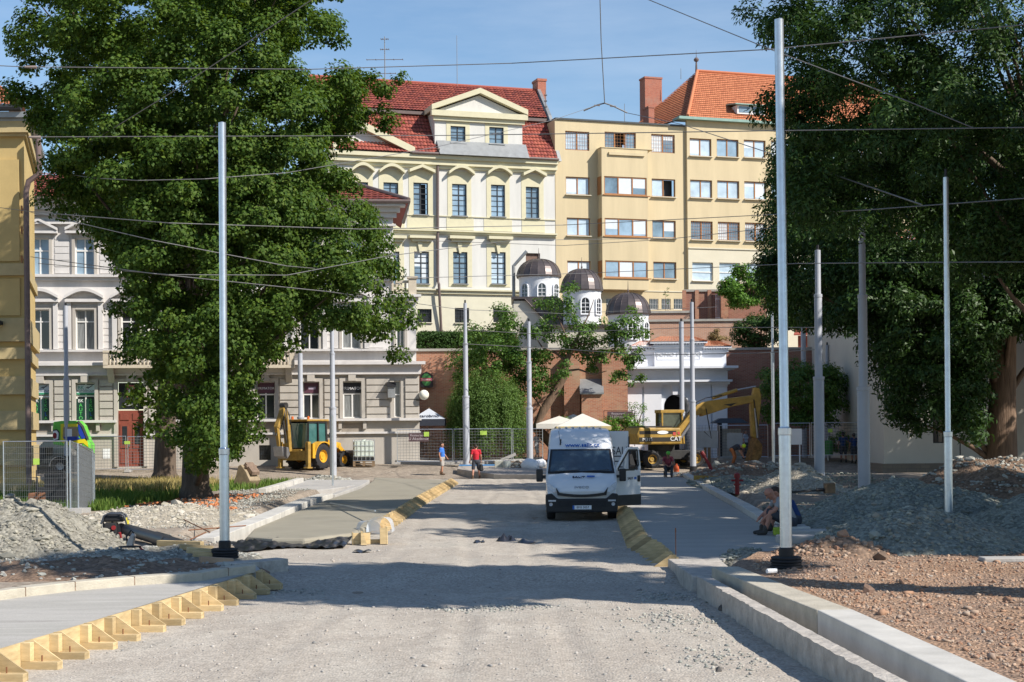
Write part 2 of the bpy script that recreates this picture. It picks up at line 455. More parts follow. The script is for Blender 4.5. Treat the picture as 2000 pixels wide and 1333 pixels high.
ICO = np.array([(-1,1.618,0),(1,1.618,0),(-1,-1.618,0),(1,-1.618,0),(0,-1,1.618),(0,1,1.618),(0,-1,-1.618),(0,1,-1.618),(1.618,0,-1),(1.618,0,1),(-1.618,0,-1),(-1.618,0,1)]) / 1.9
ICF = np.array([(0,11,5),(0,5,1),(0,1,7),(0,7,10),(0,10,11),(1,5,9),(5,11,4),(11,10,2),(10,7,6),(7,1,8),(3,9,4),(3,4,2),(3,2,6),(3,6,8),(3,8,9),(4,9,5),(2,4,11),(6,2,10),(8,6,7),(9,8,1)])
def np_stones(name, P, r, m, flat=0.6, parent=None):
    n = len(P); P = np.asarray(P); r = np.asarray(r)
    V = ICO[None] * rng.uniform(0.6, 1.25, (n, 12, 1))
    V = V * np.stack([rng.uniform(0.8, 1.5, n), rng.uniform(0.6, 1.0, n), rng.uniform(0.4, 0.9, n) * flat / 0.6], 1)[:, None]
    a = rng.uniform(0, 6.28, n); t = rng.normal(0, 0.35, n)
    ca, sa, ct, st = np.cos(a), np.sin(a), np.cos(t), np.sin(t)
    Rz = np.zeros((n, 3, 3)); Rz[:,0,0]=ca; Rz[:,0,1]=-sa; Rz[:,1,0]=sa; Rz[:,1,1]=ca; Rz[:,2,2]=1
    Rx = np.zeros((n, 3, 3)); Rx[:,0,0]=1; Rx[:,1,1]=ct; Rx[:,1,2]=-st; Rx[:,2,1]=st; Rx[:,2,2]=ct
    V = np.einsum('nij,nkj->nki', Rz @ Rx, V) * r[:, None, None] + P[:, None]
    Fc = (ICF[None] + (np.arange(n) * 12)[:, None, None]).reshape(-1, 3)
    return np_mesh(name, V.reshape(-1, 3), Fc, m, parent)
M_st_grey = mat_island('grey_stones', [(0.20,0.21,0.19),(0.34,0.34,0.30),(0.43,0.42,0.37),(0.27,0.26,0.24)], 0.9)
M_st_green = mat_island('greenish_stones', [(0.16,0.18,0.15),(0.26,0.28,0.235),(0.36,0.365,0.305),(0.21,0.225,0.19),(0.30,0.27,0.22)], 0.9)
M_st_red = mat_island('reddish_stones', [(0.28,0.15,0.095),(0.41,0.255,0.165),(0.36,0.285,0.22),(0.47,0.335,0.235),(0.31,0.175,0.11),(0.32,0.285,0.245)], 0.9)
M_st_pale = mat_island('pale_stones', [(0.33,0.30,0.23),(0.43,0.40,0.33),(0.50,0.46,0.39),(0.38,0.34,0.27)], 0.9)
M_st_road = mat_island('road_stones', [(0.24,0.23,0.215),(0.36,0.345,0.32),(0.46,0.43,0.39),(0.40,0.345,0.29)], 0.9)

M_st_mix = mat_island('mixed_stones', [(0.17,0.165,0.14),(0.28,0.265,0.215),(0.38,0.355,0.285),(0.22,0.205,0.175)], 0.9)
# loose stones on the roadbed
n = 3400
Y = 12 + 34 * rng.power(0.75, n)[::-1] * rng.uniform(0.3, 1, n); Y = np.where(Y < 13.5, 13.5 + rng.uniform(0, 8, n), Y); X = rng.uniform(-4.9, 2.9, n)
r = np.clip(rng.lognormal(-4.65, 0.5, n), 0.004, 0.042)
tag(np_stones('loose_stones', [(x, y, road_z(x, y) + 0.2*q) for x, y, q in zip(X, Y, r)], r, M_st_road), 'small grey stones lying loose over the bare roadbed', 'stones', kind='stuff')
# strip of coarser chippings near the right kerb and in the middle of the road
pts = []; rr = []
for cx, cy, sx, sy, k in ((2.1, 20.3, 0.6, 1.2, 260), (-0.3, 21.8, 0.9, 0.35, 260), (2.2, 17.0, 0.5, 1.0, 160), (2.3, 23.2, 0.45, 0.8, 200), (-3.6, 24.6, 0.7, 0.5, 120)):
    for _ in range(k):
        x, y = random.gauss(cx, sx*0.6), random.gauss(cy, sy*0.6)
        if x > 2.85: continue
        q = random.uniform(0.008, 0.03); pts.append((x, y, road_z(x, y) + 0.25*q)); rr.append(q)
tag(np_stones('road_chippings', pts, rr, M_st_grey), 'coarser stone chippings spread in patches on the roadbed', 'stones', kind='stuff')
# reddish gravel bed on the right
M_redbed = mat_ground('red_gravel_bed', [(0.25,0.155,0.105),(0.36,0.235,0.155),(0.31,0.215,0.155),(0.41,0.275,0.185)], 0.5, 22.0, 0.4, 0.9)
def bed_z(x, y): return 0.385 + 0.05 * mnoise.noise(Vector((x * 0.7, y * 0.7, 1.0))) + 0.02 * mnoise.noise(Vector((x * 2.5, y * 2.5, 4.0)))
bx = MB()
ys_ = fr(8, 27.5, 90); nx_ = 60
vs = []
for y in ys_:
    x0 = lerp_pts(XR, y) - 0.12
    for i in range(nx_ + 1):
        x = x0 + (16 - x0) * (i / nx_) ** 1.3
        vs.append((x, y, bed_z(x, y)))
bx.raw(vs, [(j*(nx_+1)+i, j*(nx_+1)+i+1, (j+1)*(nx_+1)+i+1, (j+1)*(nx_+1)+i) for j in range(len(ys_)-1) for i in range(nx_)])
struct(bx.build('gravel_bed', M_redbed, smooth=True, ang=60))
n = 17000
Y = rng.uniform(11.5, 27.5, n); X = np.array([lerp_pts(XR, y) + 0.2 for y in Y]) + rng.uniform(0, 1, n) ** 1.4 * 8.5
r = np.clip(rng.lognormal(-4.35, 0.5, n), 0.006, 0.075)
tag(np_stones('red_gravel', [(x, y, bed_z(x, y) + 0.25*q) for x, y, q in zip(X, Y, r)], r, M_st_red), 'reddish broken stone spread behind the concrete kerb', 'gravel', kind='stuff')

def heap(name, label, cx, cy, rx, ry, h, mound, stones, nst, rs=(0.03, 0.09), seed=0, rough=0.12, pw=1.5, group=None, z0=None):
    random.seed(100 + seed)
    zb = gz(cx, cy) - 0.05 if z0 is None else z0
    nr, na = 26, 56
    def hz(x, y):
        r_ = math.hypot(x / rx, y / ry)
        ang = math.atan2(y, x)
        r_ /= 1 + 0.22 * mnoise.noise(Vector((math.cos(ang) * 1.3 + seed * 3.1, math.sin(ang) * 1.3, seed)))
        k = max(0.0, 1 - r_)
        base = h * (k ** pw if pw < 1 else (1 - (1 - k) ** pw if k > 0 else 0))
        return base * (1 + 0.35 * mnoise.noise(Vector((x * 0.9 + seed * 5, y * 0.9, 2.0)))) + rough * k ** 0.5 * 0.8 * mnoise.noise(Vector((x * 2.4, y * 2.4 + seed, 7.0)))
    b = MB(); vs = [(0, 0, hz(0, 0))]
    for i in range(1, nr + 1):
        for j in range(na):
            a = 2 * math.pi * j / na; q = i / nr * 1.12
            x, y = rx * q * math.cos(a), ry * q * math.sin(a)
            vs.append((x, y, hz(x, y) + (-0.06 if i == nr else 0)))
    fs = [(0, 1 + j, 1 + (j + 1) % na) for j in range(na)]
    for i in range(nr - 1):
        for j in range(na):
            fs.append((1 + i*na + j, 1 + (i+1)*na + j, 1 + (i+1)*na + (j+1) % na, 1 + i*na + (j+1) % na))
    b.raw(vs, fs); b.cur = 1
    for _ in range(nst):
        a, q = random.uniform(0, 6.283), random.random() ** 0.55 * 1.08
        x, y = rx * q * math.cos(a), ry * q * math.sin(a)
        if mnoise.noise(Vector((x * 1.3 + seed, y * 1.3, 5.0))) < -0.08 and random.random() < 0.8: continue
        r_ = random.uniform(*rs) * random.choice((0.6, 0.8, 1, 1, 1.2)) * (2.4 if random.random() < 0.03 else 1)
        b.stone((x, y, hz(x, y) + r_ * 0.15), r_, (random.uniform(0.8, 1.5), random.uniform(0.6, 1), random.uniform(0.45, 0.9)))
    o = b.build(name, [mound, stones], smooth=False, loc=(cx, cy, zb))
    return tag(o, label, 'heap', group)
M_mound_grey = mat_ground('grey_mound', [(0.17,0.16,0.135),(0.27,0.255,0.21),(0.22,0.205,0.17)], 0.8, 16, 0.4, 0.9)
M_mound_green = mat_ground('greenish_mound', [(0.16,0.17,0.145),(0.25,0.26,0.22),(0.21,0.215,0.185)], 0.8, 16, 0.4, 0.9)
M_mound_soil = mat_ground('soil_mound', [(0.15,0.105,0.075),(0.24,0.165,0.115),(0.19,0.135,0.10)], 0.9, 14, 0.4, 0.9)
M_mound_pale = mat_ground('pale_mound', [(0.33,0.285,0.215),(0.42,0.375,0.295),(0.37,0.33,0.26)], 0.8, 18, 0.35, 0.9)
heap('gravel_heap', 'tall grey heap of broken stone in front of the mesh fence at the left', -9.75, 30.3, 2.15, 2.3, 1.02, M_mound_grey, M_st_mix, 2600, (0.015, 0.06), 1, pw=1.3, rough=0.2)
heap('gravel_heap', 'low stony mound between the generator and the fallen saw', -6.8, 28.7, 1.9, 1.3, 0.17, M_mound_grey, M_st_grey, 1100, (0.012, 0.045), 2)
heap('soil_heap', 'low dark bank of soil along the old kerb', -7.2, 25.6, 2.8, 2.0, 0.22, M_mound_soil, M_st_grey, 500, (0.02, 0.06), 3)
heap('gravel_heap', 'spread heap of pale chippings left of the white kerb', -9.6, 41.5, 2.4, 5.0, 0.30, M_mound_pale, M_st_pale, 2200, (0.02, 0.06), 4)
heap('gravel_heap', 'front greenish gravel heap on the right with a sunlit flank', 7.3, 28.0, 2.2, 2.2, 0.78, M_mound_green, M_st_green, 2600, (0.014, 0.05), 5)
heap('gravel_heap', 'greenish gravel heap behind the slender galvanised pole', 9.3, 35.5, 3.0, 3.2, 1.02, M_mound_green, M_st_green, 2600, (0.016, 0.055), 6)
heap('gravel_heap', 'dark smooth grey heap at the right edge of the photo', 11.3, 31.5, 2.5, 2.6, 0.98, M_mound_green, M_st_green, 1400, (0.012, 0.035), 7)
heap('soil_heap', 'brownish rubble heap at the foot of the right tree trunk', 13.3, 42.0, 3.6, 3.2, 1.3, M_mound_soil, M_st_grey, 1500, (0.02, 0.07), 8)
heap('soil_heap', 'low reddish brown soil heap right of the rubber pole foot', 5.5, 26.3, 1.3, 1.2, 0.36, M_mound_soil, M_st_red, 600, (0.02, 0.06), 9)
heap('gravel_heap', 'grey brown stone heap at the end of the right slab', 4.35, 27.6, 1.3, 1.5, 0.42, M_mound_grey, M_st_green, 700, (0.02, 0.06), 10)
heap('gravel_heap', 'pale sunlit gravel heap behind the seated worker', 9.9, 54.0, 1.9, 2.6, 0.95, M_mound_pale, M_st_pale, 800, (0.03, 0.08), 11, pw=1.1)
heap('soil_heap', 'dug out earth under the excavator bucket', 11.6, 74.0, 3.6, 3.5, 0.62, M_mound_soil, M_st_grey, 500, (0.04, 0.12), 12)
heap('gravel_heap', 'rubble of torn up paving beside the backhoe loader', -9.2, 76.0, 1.9, 2.0, 0.35, M_mound_grey, M_st_grey, 400, (0.05, 0.14), 13)
heap('soil_heap', 'grey earth bank beside the right kerb near the red hydrant', 8.7, 61.0, 1.4, 7.0, 0.30, M_mound_green, M_st_green, 500, (0.03, 0.08), 14)

# extra rubble over the ground at both sides
def scatter(name, label, rects, m, n, rs, zf=gz):
    P = []; rr = []
    for _ in range(n):
        x0, x1, y0, y1 = random.choice(rects); x, y = random.uniform(x0, x1), random.uniform(y0, y1)
        r_ = random.uniform(*rs); P.append((x, y, zf(x, y) - 0.02 + r_ * 0.3)); rr.append(r_)
    tag(np_stones(name, P, rr, m), label, 'stones', kind='stuff')
scatter('rubble_stones', 'mixed rubble scattered over the earth beside the left tree', [(-12, -7.6, 33, 55), (-13, -5.5, 24.5, 34), (-11, -8, 45, 62)], M_st_grey, 5200, (0.01, 0.045))
scatter('brick_chips', 'orange brick chips strewn below the left tree', [(-12, -9, 47, 56), (-9.8, -8.2, 39, 46)], mat_island('brick_chip', [(0.42,0.15,0.06),(0.55,0.22,0.09),(0.36,0.12,0.06)], 0.9), 900, (0.03, 0.08))
scatter('rubble_stones', 'rubble strewn between the heaps and the far poles on the right', [(6.9, 16, 29, 45), (9.5, 17, 45, 78)], M_st_green, 2200, (0.02, 0.07))

# ------------------------------------------------------------------ kerbs and slabs
def slab(name, top_pts, z1, m, z0=-0.05, bevel=0.02):
    b = MB(); b.prism([(p[0], p[1], z1) for p in top_pts], (0, 0, z0 - z1))
    return struct(b.build(name, m, bevel=bevel))
def strip(name, left, right, z1, m, z0=-0.05, rough=0.0, parts=1):
    """kerb: quad strip between two matching edge lists (x, y)"""
    b = MB(); n_ = len(left)
    vs = []
    for (lx, ly), (rx_, ry_) in zip(left, right):
        j = [random.uniform(-rough, rough) for _ in range(4)]
        vs += [(lx + j[0], ly, z0), (lx + j[0] * 0.5, ly, z1 + j[1] * 0.4), (rx_, ry_, z1 + j[2] * 0.2), (rx_, ry_, z0)]
    fs = []
    for i in range(n_ - 1):
        for k in range(3): fs.append((4*i + k, 4*i + k + 1, 4*i + 4 + k + 1, 4*i + 4 + k)[::-1])
    fs += [(0, 1, 2, 3), tuple(4*(n_-1) + k for k in (3, 2, 1, 0))]
    b.raw(vs, fs)
    return struct(b.build(name, m, bevel=0.015 if rough == 0 else 0))
def G2(px, py, z): p = PG(px, py, z); return (p.x, p.y)
def resample(pts, step):
    out = [pts[0]]
    for a, b in zip(pts, pts[1:]):
        d = math.hypot(b[0]-a[0], b[1]-a[1]); k = max(1, int(d / step))
        for i in range(1, k + 1): out.append((a[0] + (b[0]-a[0])*i/k, a[1] + (b[1]-a[1])*i/k))
    return out
def offs(pts, d):
    out = []
    for i, p in enumerate(pts):
        a, b = pts[max(0, i-1)], pts[min(len(pts)-1, i+1)]
        t = Vector((b[0]-a[0], b[1]-a[1])).normalized()
        out.append((p[0] + t.y * d, p[1] - t.x * d))
    return out
M_slab_new = mat_ground('pavement_concrete', [(0.31,0.295,0.265),(0.43,0.41,0.375),(0.37,0.355,0.32),(0.45,0.43,0.39)], 0.7, 60, 0.08, 0.12, stretch=(0.35, 2.6, 1))
# near left slab, its old kerb
edgeL = [(-5.86, 13.0), (-5.41, 16.2), (-4.85, 20.0), (-4.28, 24.0), (-4.15, 25.2)]
kb = [G2(0,1173,.3), G2(50,1166,.3), G2(147,1154.6,.3), G2(263,1144,.3), G2(394,1135,.3), G2(446,1126,.3), G2(500,1119,.3)]
slab('pavement', edgeL + [(-4.4, 26.2), (-4.9, 26.0)] + kb[::-1] + [(-13, 19.2), (-13, 13.0)], 0.30, M_slab_new, bevel=0)
kp = [(-13, 19.15)] + kb
strip('kerb', kp, offs(kp, -0.26), 0.43, M_kerb_old)
jb = MB()
for px, py in ((50, 1160), (148, 1147), (268, 1137), (394, 1128)):
    p = PG(px, py, 0.30); i_ = min(range(1, len(kp) - 1), key=lambda i: math.hypot(kp[i][0] - p.x, kp[i][1] - p.y)); q_ = Vector(kp[i_]); d_ = (Vector(kp[i_ + 1]) - Vector(kp[i_ - 1])).normalized(); n_ = Vector((-d_.y, d_.x))
    a_ = q_ - n_ * 0.004; c_ = q_ + n_ * 0.26; jb.beam((a_.x, a_.y, 0.37), (c_.x, c_.y, 0.37), 0.014, 0.128)
struct(jb.build('kerb_joint', M_mound_soil))
# kerb block closing the near left slab, in the shade band
strip('kerb', [(-5.1, 26.0), (-4.45, 26.35), (-3.95, 27.0)], [(-5.1, 26.5), (-4.65, 26.75), (-4.2, 27.3)], 0.33, M_rough_conc)
# fresh slab further on, at the left
fl = [G2(481,1049,.2), G2(496,1033,.2), G2(569,1003,.2), G2(631,979,.2), G2(704,955,.2), G2(728,940,.2), G2(731,933,.2)]
frr = [G2(877,938,.22), G2(812,972,.22), G2(750,1010,.22), G2(722,1025,.22)]
slab('fresh_pavement', fl + frr + [G2(690,1042,.2), G2(596,1053,.2), G2(531,1053,.2)], 0.21, M_concrete_fresh, bevel=0.06)
wk = [G2(420,1072,.1), G2(447,1061,.12), G2(488,1037,.2), G2(531,1020,.2), G2(574,1000,.2), G2(610,984,.2), G2(650,972,.2)]
strip('kerb', wk, offs(wk, -0.5), 0.34, M_kerb_new)
w2 = [G2(655,972,.2), G2(704,953.5,.2), G2(722,944,.2)]
strip('kerb', w2, offs(w2, -0.25), 0.3, M_concrete)
w3 = [G2(520,962,.3), G2(545,955,.3), G2(593,940,.3)]
strip('kerb', w3, offs(w3, -0.3), 0.45, M_kerb_new)
slab('side_pavement', [G2(560,962,.25), G2(640,956,.25), G2(700,948,.25), G2(722,938,.25), G2(600,938,.25), G2(560,952,.25)], 0.26, M_concrete)
# slab to the right of the van with its kerb
re = [G2(1326,1092,.25), G2(1294,1064,.25), G2(1268,1051,.25), G2(1235,996,.25), (2.95, 60), (3.0, 80)]
rk = [G2(1487,1024,.25), G2(1440,994,.25), G2(1375,957,.25), G2(1333,931,.25)]
slab('pavement', re + [(9.6, 80.5)] + rk[::-1] + [(6.5, 35.0), (6.3, 30.0), G2(1414,1092,.25), G2(1388,1105,.25)], 0.25, M_slab_new)
rk2 = [(6.4, 34.0)] + rk
strip('kerb', rk2, offs(rk2, 0.34), 0.40, M_kerb_new)
# the two kerb walls running towards the camera on the right
a1 = resample([(3.42, 9.5), (3.255, 13.4), (3.02, 18.0), (2.77, 23.1)], 0.12)
strip('kerb_wall', a1, offs(a1, 0.18), 0.33, M_rough_conc, rough=0.02)
c1 = [(3.55, 18.0), (3.3, 20.6), (3.06, 23.7)]
strip('kerb_wall', c1, offs(c1, 0.43), 0.42, M_kerb_old)
c2 = [(4.05, 9.5), (3.775, 12.8), (3.553, 17.97)]
strip('kerb_wall', c2, offs(c2, 0.42), 0.425, M_kerb_new)
slab('gutter', [(3.6, 9.5), (3.43, 13.4), (3.19, 18), (2.94, 23.2), (3.1, 23.6), (3.56, 18), (3.8, 12.8), (4.06, 9.5)], 0.10, M_concrete, bevel=0)
slab('kerb_block', [(2.78, 23.9), (3.5, 23.75), (3.62, 27.0), (2.72, 27.0)], 0.27, M_rough_conc)
bb = MB(); bb.box(2.82, 3.15, 23.35, 23.5, 0.0, 0.17)
tag(bb.build('plank', M_rust), 'short rust brown board closing the gap between kerb wall and block', 'plank')

# ------------------------------------------------------------------ formwork
def bracket_meshes():
    b = MB()
    b.box(0.0, 0.42, -0.05, 0.05, 0.0, 0.085)
    base = b
    p = MB(); p.box(0.0, 0.11, -0.05, 0.045, 0.086, 0.29)
    g = MB(); g.prism([(0.0, 0.052, 0.0), (0.42, 0.052, 0.0), (0.42, 0.052, 0.085), (0.10, 0.052, 0.30), (0.0, 0.052, 0.30)], (0, 0.022, 0))
    nl = MB(); nl.cyl((0.22, 0, 0.05), (0.22, 0, 0.15), 0.008, n=6)
    return base, p, g, nl
BR = None
def bracket(x, y, rz, label, group, z=0.02, s=1.0):
    global BR
    if BR is None:
        BR = thing('formwork_bracket', label, 'formwork', (x, y, z), rz, group)
        ba, p, g, nl = bracket_meshes()
        ba.build('base_block', M_wood, BR, bevel=0.004); p.build('upright', M_wood, BR, bevel=0.004)
        g.build('gusset_plate', M_wood, BR); nl.build('nail', M_rust, BR)
        o = BR
    else:
        o = dup(BR, loc=(x, y, z), rz=rz, label=label); o['group'] = group
    o.scale = (s, s, s)
    return o
def along(pts, step, start=0.0):
    L_ = 0.0; out = []; nxt = start
    for a, b in zip(pts, pts[1:]):
        d = math.hypot(b[0]-a[0], b[1]-a[1])
        while nxt <= L_ + d:
            t = (nxt - L_) / d; out.append((a[0]+(b[0]-a[0])*t, a[1]+(b[1]-a[1])*t, math.atan2(b[1]-a[1], b[0]-a[0]))); nxt += step
        L_ += d
    return out
eL = [(p[0] + 0.035, p[1]) for p in edgeL]
NEAR_LBL = 'yellow wooden formwork bracket propping the near left slab edge'
for i, (x, y, a) in enumerate(along(eL, 0.76, 0.55)):
    j_ = random.uniform(-0.07, 0.07)
    bracket(x + j_ * math.cos(a), y + j_ * math.sin(a), a - math.pi/2 + random.uniform(-0.12, 0.06), NEAR_LBL, 'formwork brackets along the near left slab')
def board(pts, th, z0, z1, label, m=None):
    b = MB(); o_ = offs(pts, th)
    n_ = len(pts); vs = []
    for (x, y), (u, v) in zip(pts, o_): vs += [(x, y, z0), (x, y, z1), (u, v, z1), (u, v, z0)]
    fs = [(0,1,2,3), tuple(4*(n_-1)+k for k in (3,2,1,0))]
    for i in range(n_-1):
        for k in range(4): fs.append((4*i+k, 4*i+(k+1)%4, 4*i+4+(k+1)%4, 4*i+4+k)[::-1])
    b.raw(vs, fs); return tag(b.build('form_board', m or M_wood), label, 'formwork')
board([(p[0] + 0.004, p[1]) for p in edgeL], 0.03, 0.01, 0.306, 'long yellow form board holding the near left slab edge')
far_edge = [(p[0] + 0.005, p[1]) for p in frr[::-1]]
board(far_edge, 0.04, 0.01, 0.235, 'form board along the fresh slab beside the roadbed')
for x, y, a in along([(p[0] + 0.046, p[1]) for p in far_edge], 0.76, 0.5):
    bracket(x, y, a - math.pi/2 + random.uniform(-0.1, 0.1), 'sunlit formwork bracket in the dense row along the fresh slab', 'formwork brackets along the fresh slab', s=0.92)
rev = [(p[0] - 0.005, p[1]) for p in re[:5]]
board(rev, -0.04, 0.01, 0.275, 'form board along the slab beside the white van')
for x, y, a in along([(p[0] - 0.046, p[1]) for p in rev], 0.76, 0.1):
    if y < 58: bracket(x, y, a + math.pi/2 + random.uniform(-0.1, 0.1), 'shaded formwork bracket in the row between the roadbed and the right slab', 'formwork brackets along the right slab')
# ================================================================== BUILDINGS
def wall_holes(mb, u0, u1, z0, z1, holes, y=0.0, depth=0.22):
    us = sorted(set([u0, u1] + [h[0] for h in holes] + [h[1] for h in holes])); zs = sorted(set([z0, z1] + [h[2] for h in holes] + [h[3] for h in holes]))
    us = [u for u in us if u0 <= u <= u1]; zs = [z for z in zs if z0 <= z <= z1]
    for a, b in zip(us, us[1:]):
        for c, d in zip(zs, zs[1:]):
            mu, mz = (a + b) / 2, (c + d) / 2
            if any(h[0] < mu < h[1] and h[2] < mz < h[3] for h in holes): continue
            mb.poly([(a, y, c), (b, y, c), (b, y, d), (a, y, d)])
    for a, b, c, d in holes:
        e = y + depth
        mb.poly([(a, y, c), (a, y, d), (a, e, d), (a, e, c)]); mb.poly([(b, y, c), (b, e, c), (b, e, d), (b, y, d)])
        mb.poly([(a, y, c), (a, e, c), (b, e, c), (b, y, c)]); mb.poly([(a, y, d), (b, y, d), (b, e, d), (a, e, d)])
def window(parent, r, y, fm, pm, cols=2, transom=None, rows=0, fw=0.07, sill=None, sm=None, open_col=None, bars=None, blind=0.0):
    """one window: frame (with its glazing bars) > pane, sill"""
    u0, u1, z0, z1 = r; b = MB(); d0, d1 = y, y + 0.07
    b.box(u0, u0 + fw, d0, d1, z0, z1); b.box(u1 - fw, u1, d0, d1, z0, z1)
    b.box(u0 + fw, u1 - fw, d0, d1, z0, z0 + fw); b.box(u0 + fw, u1 - fw, d0, d1, z1 - fw, z1)
    for i in range(1, cols):
        u = u0 + (u1 - u0) * i / cols
        b.box(u - fw * 0.6, u + fw * 0.6, d0 - 0.006, d1 - 0.006, z0 + fw, z1 - fw)
    zt = z1 - fw
    if transom:
        zt = z0 + (z1 - z0) * transom
        b.box(u0 + fw, u1 - fw, d0 - 0.012, d1 - 0.012, zt - fw * 0.6, zt + fw * 0.6)
    for k in range(1, rows):
        z = z0 + (z1 - z0) * k / rows
        if transom and abs(z - zt) < 0.1: continue
        b.box(u0 + fw, u1 - fw, d0 + 0.01, d1 - 0.02, z - 0.018, z + 0.018)
    if bars:
        for k in range(1, bars[0]):
            u = u0 + (u1 - u0) * k / bars[0]; b.box(u - 0.007, u + 0.007, d0 - 0.12, d0 - 0.105, z0, z1)
        for k in range(1, bars[1]):
            z = z0 + (z1 - z0) * k / bars[1]; b.box(u0, u1, d0 - 0.125, d0 - 0.11, z - 0.007, z + 0.007)
    f = b.build('window', fm, parent)
    p = MB(); yy = y + 0.045
    if open_col is None:
        p.poly([(u0 + 0.01, yy, z0 + 0.01), (u1 - 0.01, yy, z0 + 0.01), (u1 - 0.01, yy, z1 - 0.01), (u0 + 0.01, yy, z1 - 0.01)])
    else:
        for i in range(cols):
            if i == open_col: continue
            a, c = u0 + (u1 - u0) * i / cols, u0 + (u1 - u0) * (i + 1) / cols
            q_ = MB(); q_.poly([(a, yy, z0 + .01), (c, yy, z0 + .01), (c, yy, z1 - .01), (a, yy, z1 - .01)]); q_.build('pane', pm, f)
        a, c = u0 + (u1 - u0) * open_col / cols, u0 + (u1 - u0) * (open_col + 1) / cols
        h = MB(); h.box(a + 0.03, a + 0.08, y + 0.07, y + 0.07 + (c - a) * 0.8, z0 + fw, z1 - fw)
        h.build('casement', fm, f)
        k = MB(); k.poly([(a, y + 0.6, z0), (c, y + 0.6, z0), (c, y + 0.6, z1), (a, y + 0.6, z1)]); k.build('room_shade', M_black, f)  # black sheet standing in for the unlit interior behind the open casement
    if open_col is None: p.build('pane', pm, f)
    if blind and open_col is None:
        for i in range(cols):
            if rp_w.random() > blind: continue
            a, c = u0 + (u1 - u0) * i / cols + fw * 0.7, u0 + (u1 - u0) * (i + 1) / cols - fw * 0.7; zz = z1 - (z1 - z0) * rp_w.choice((0.3, 0.45, 0.6, 0.85, 0.97))
            k = MB(); k.box(a, c, yy - 0.004, yy - 0.001, max(zz, z0 + fw), z1 - fw); k.build('blind', M_blind, f)
    if sill:
        s_ = MB(); s_.box(u0 - 0.06, u1 + 0.06, y - 0.36, y - 0.005, z0 - 0.07, z0 - 0.008); s_.build('sill', sm or fm, f)
    return f
def tiled(mb, p00, p10, p01, p11, nx, rows, amp=0.05, lift=0.05, sub=4):
    """pantiled slope: p00-p10 eave, p01-p11 ridge; every tile column is rounded, every course overlaps; each tile its own island"""
    p00, p10, p01, p11 = map(Vector, (p00, p10, p01, p11))
    nrm = (p10 - p00).cross(p01 - p00).normalized()
    for r_ in range(rows):
        v0, v1 = r_ / rows, (r_ + 1) / rows
        for i in range(nx):
            base = len(mb.v)
            for k in range(sub + 1):
                u = (i + k / sub) / nx; hgt = amp * math.sin(math.pi * k / sub)
                for v, l in ((v0, lift), (v1, 0.0)):
                    q = (p00.lerp(p10, u)).lerp(p01.lerp(p11, u), v) + nrm * (hgt + l)
                    mb.v.append(tuple(q))
            for k in range(sub):
                mb.f.append((base + 2*k, base + 2*k + 2, base + 2*k + 3, base + 2*k + 1)); mb.m.append(mb.cur)
def arc_band(mb, u0, u1, zb, rise, th, y0, y1, n=10):
    """segmental hood: arc from u0 to u1, springing at zb"""
    pts = [(u0 + (u1 - u0) * i / n, zb + rise * math.sin(math.pi * i / n)) for i in range(n + 1)]
    for (a, za), (b, zb_) in zip(pts, pts[1:]):
        mb.prism([(a, y1, za), (b, y1, zb_), (b, y1, zb_ + th), (a, y1, za + th)], (0, y0 - y1, 0))

M_pal_w = mat('palace_plaster', (0.585, 0.575, 0.535), 0.9, 0.08, 0.9, 0.08, 20, stretch=(1.4, 1, 0.22))
M_pal_y = mat('palace_trim', (0.58, 0.54, 0.375), 0.9, 0.06, 2.0)
M_pal_base = mat('palace_base', (0.60, 0.57, 0.44), 0.9, 0.06, 1.2, 0.08, 15)
M_yel = mat('sand_plaster', (0.56, 0.462, 0.29), 0.9, 0.09, 0.6, 0.06, 25, stretch=(1.5, 1, 0.2))
M_yel_pale = mat('pale_plaster', (0.60, 0.55, 0.42), 0.9, 0.05, 0.8)
M_win_dark = mat('dark_window_frame', (0.03, 0.032, 0.035), 0.5, 0.1)
M_win_brown = mat('brown_window_frame', (0.33, 0.14, 0.045), 0.5, 0.12)
M_win_white = mat('white_window_frame', (0.72, 0.71, 0.68), 0.5, 0.05)
M_pane_sky = mat('pane_sky_tint_blind', (0.27, 0.38, 0.48), 0.10, 0.30, 0.6, spec=0.7)  # blue of the reflected sky put into the base colour, over pale blinds
M_pane_sky2 = mat('pane_sky_tint_curtain', (0.44, 0.54, 0.62), 0.12, 0.22, 0.9, spec=0.7)  # lighter tone: sky reflection and curtain both held in the colour
M_pane_mid = mat('pane_half_dark', (0.16, 0.235, 0.30), 0.1, 0.4, 0.7, spec=0.7)
M_pane_net = mat('pane_with_net_curtain', (0.20, 0.21, 0.21), 0.15, 0.4, 4, spec=0.6, stretch=(3, 1, 0.3))
M_copper = mat('copper_green', (0.22, 0.34, 0.29), 0.6, 0.15, 2)
M_zinc = mat('zinc_sheet', (0.30, 0.31, 0.31), 0.45, 0.15, 2, metal=0.4)
M_brick_red = mat_brick('chimney_brick', (0.40,0.12,0.075), (0.46,0.16,0.10), (0.35,0.25,0.20))
M_gutter = mat('brown_pipe', (0.13, 0.095, 0.085), 0.5, 0.15, 4)
rp_w = random.Random(3)
M_blind = mat('window_blind', (0.58, 0.63, 0.66), 0.6, 0.06, 2, spec=0.5)
def P(fac, *a, **k): return fac.rect(*a, **k)

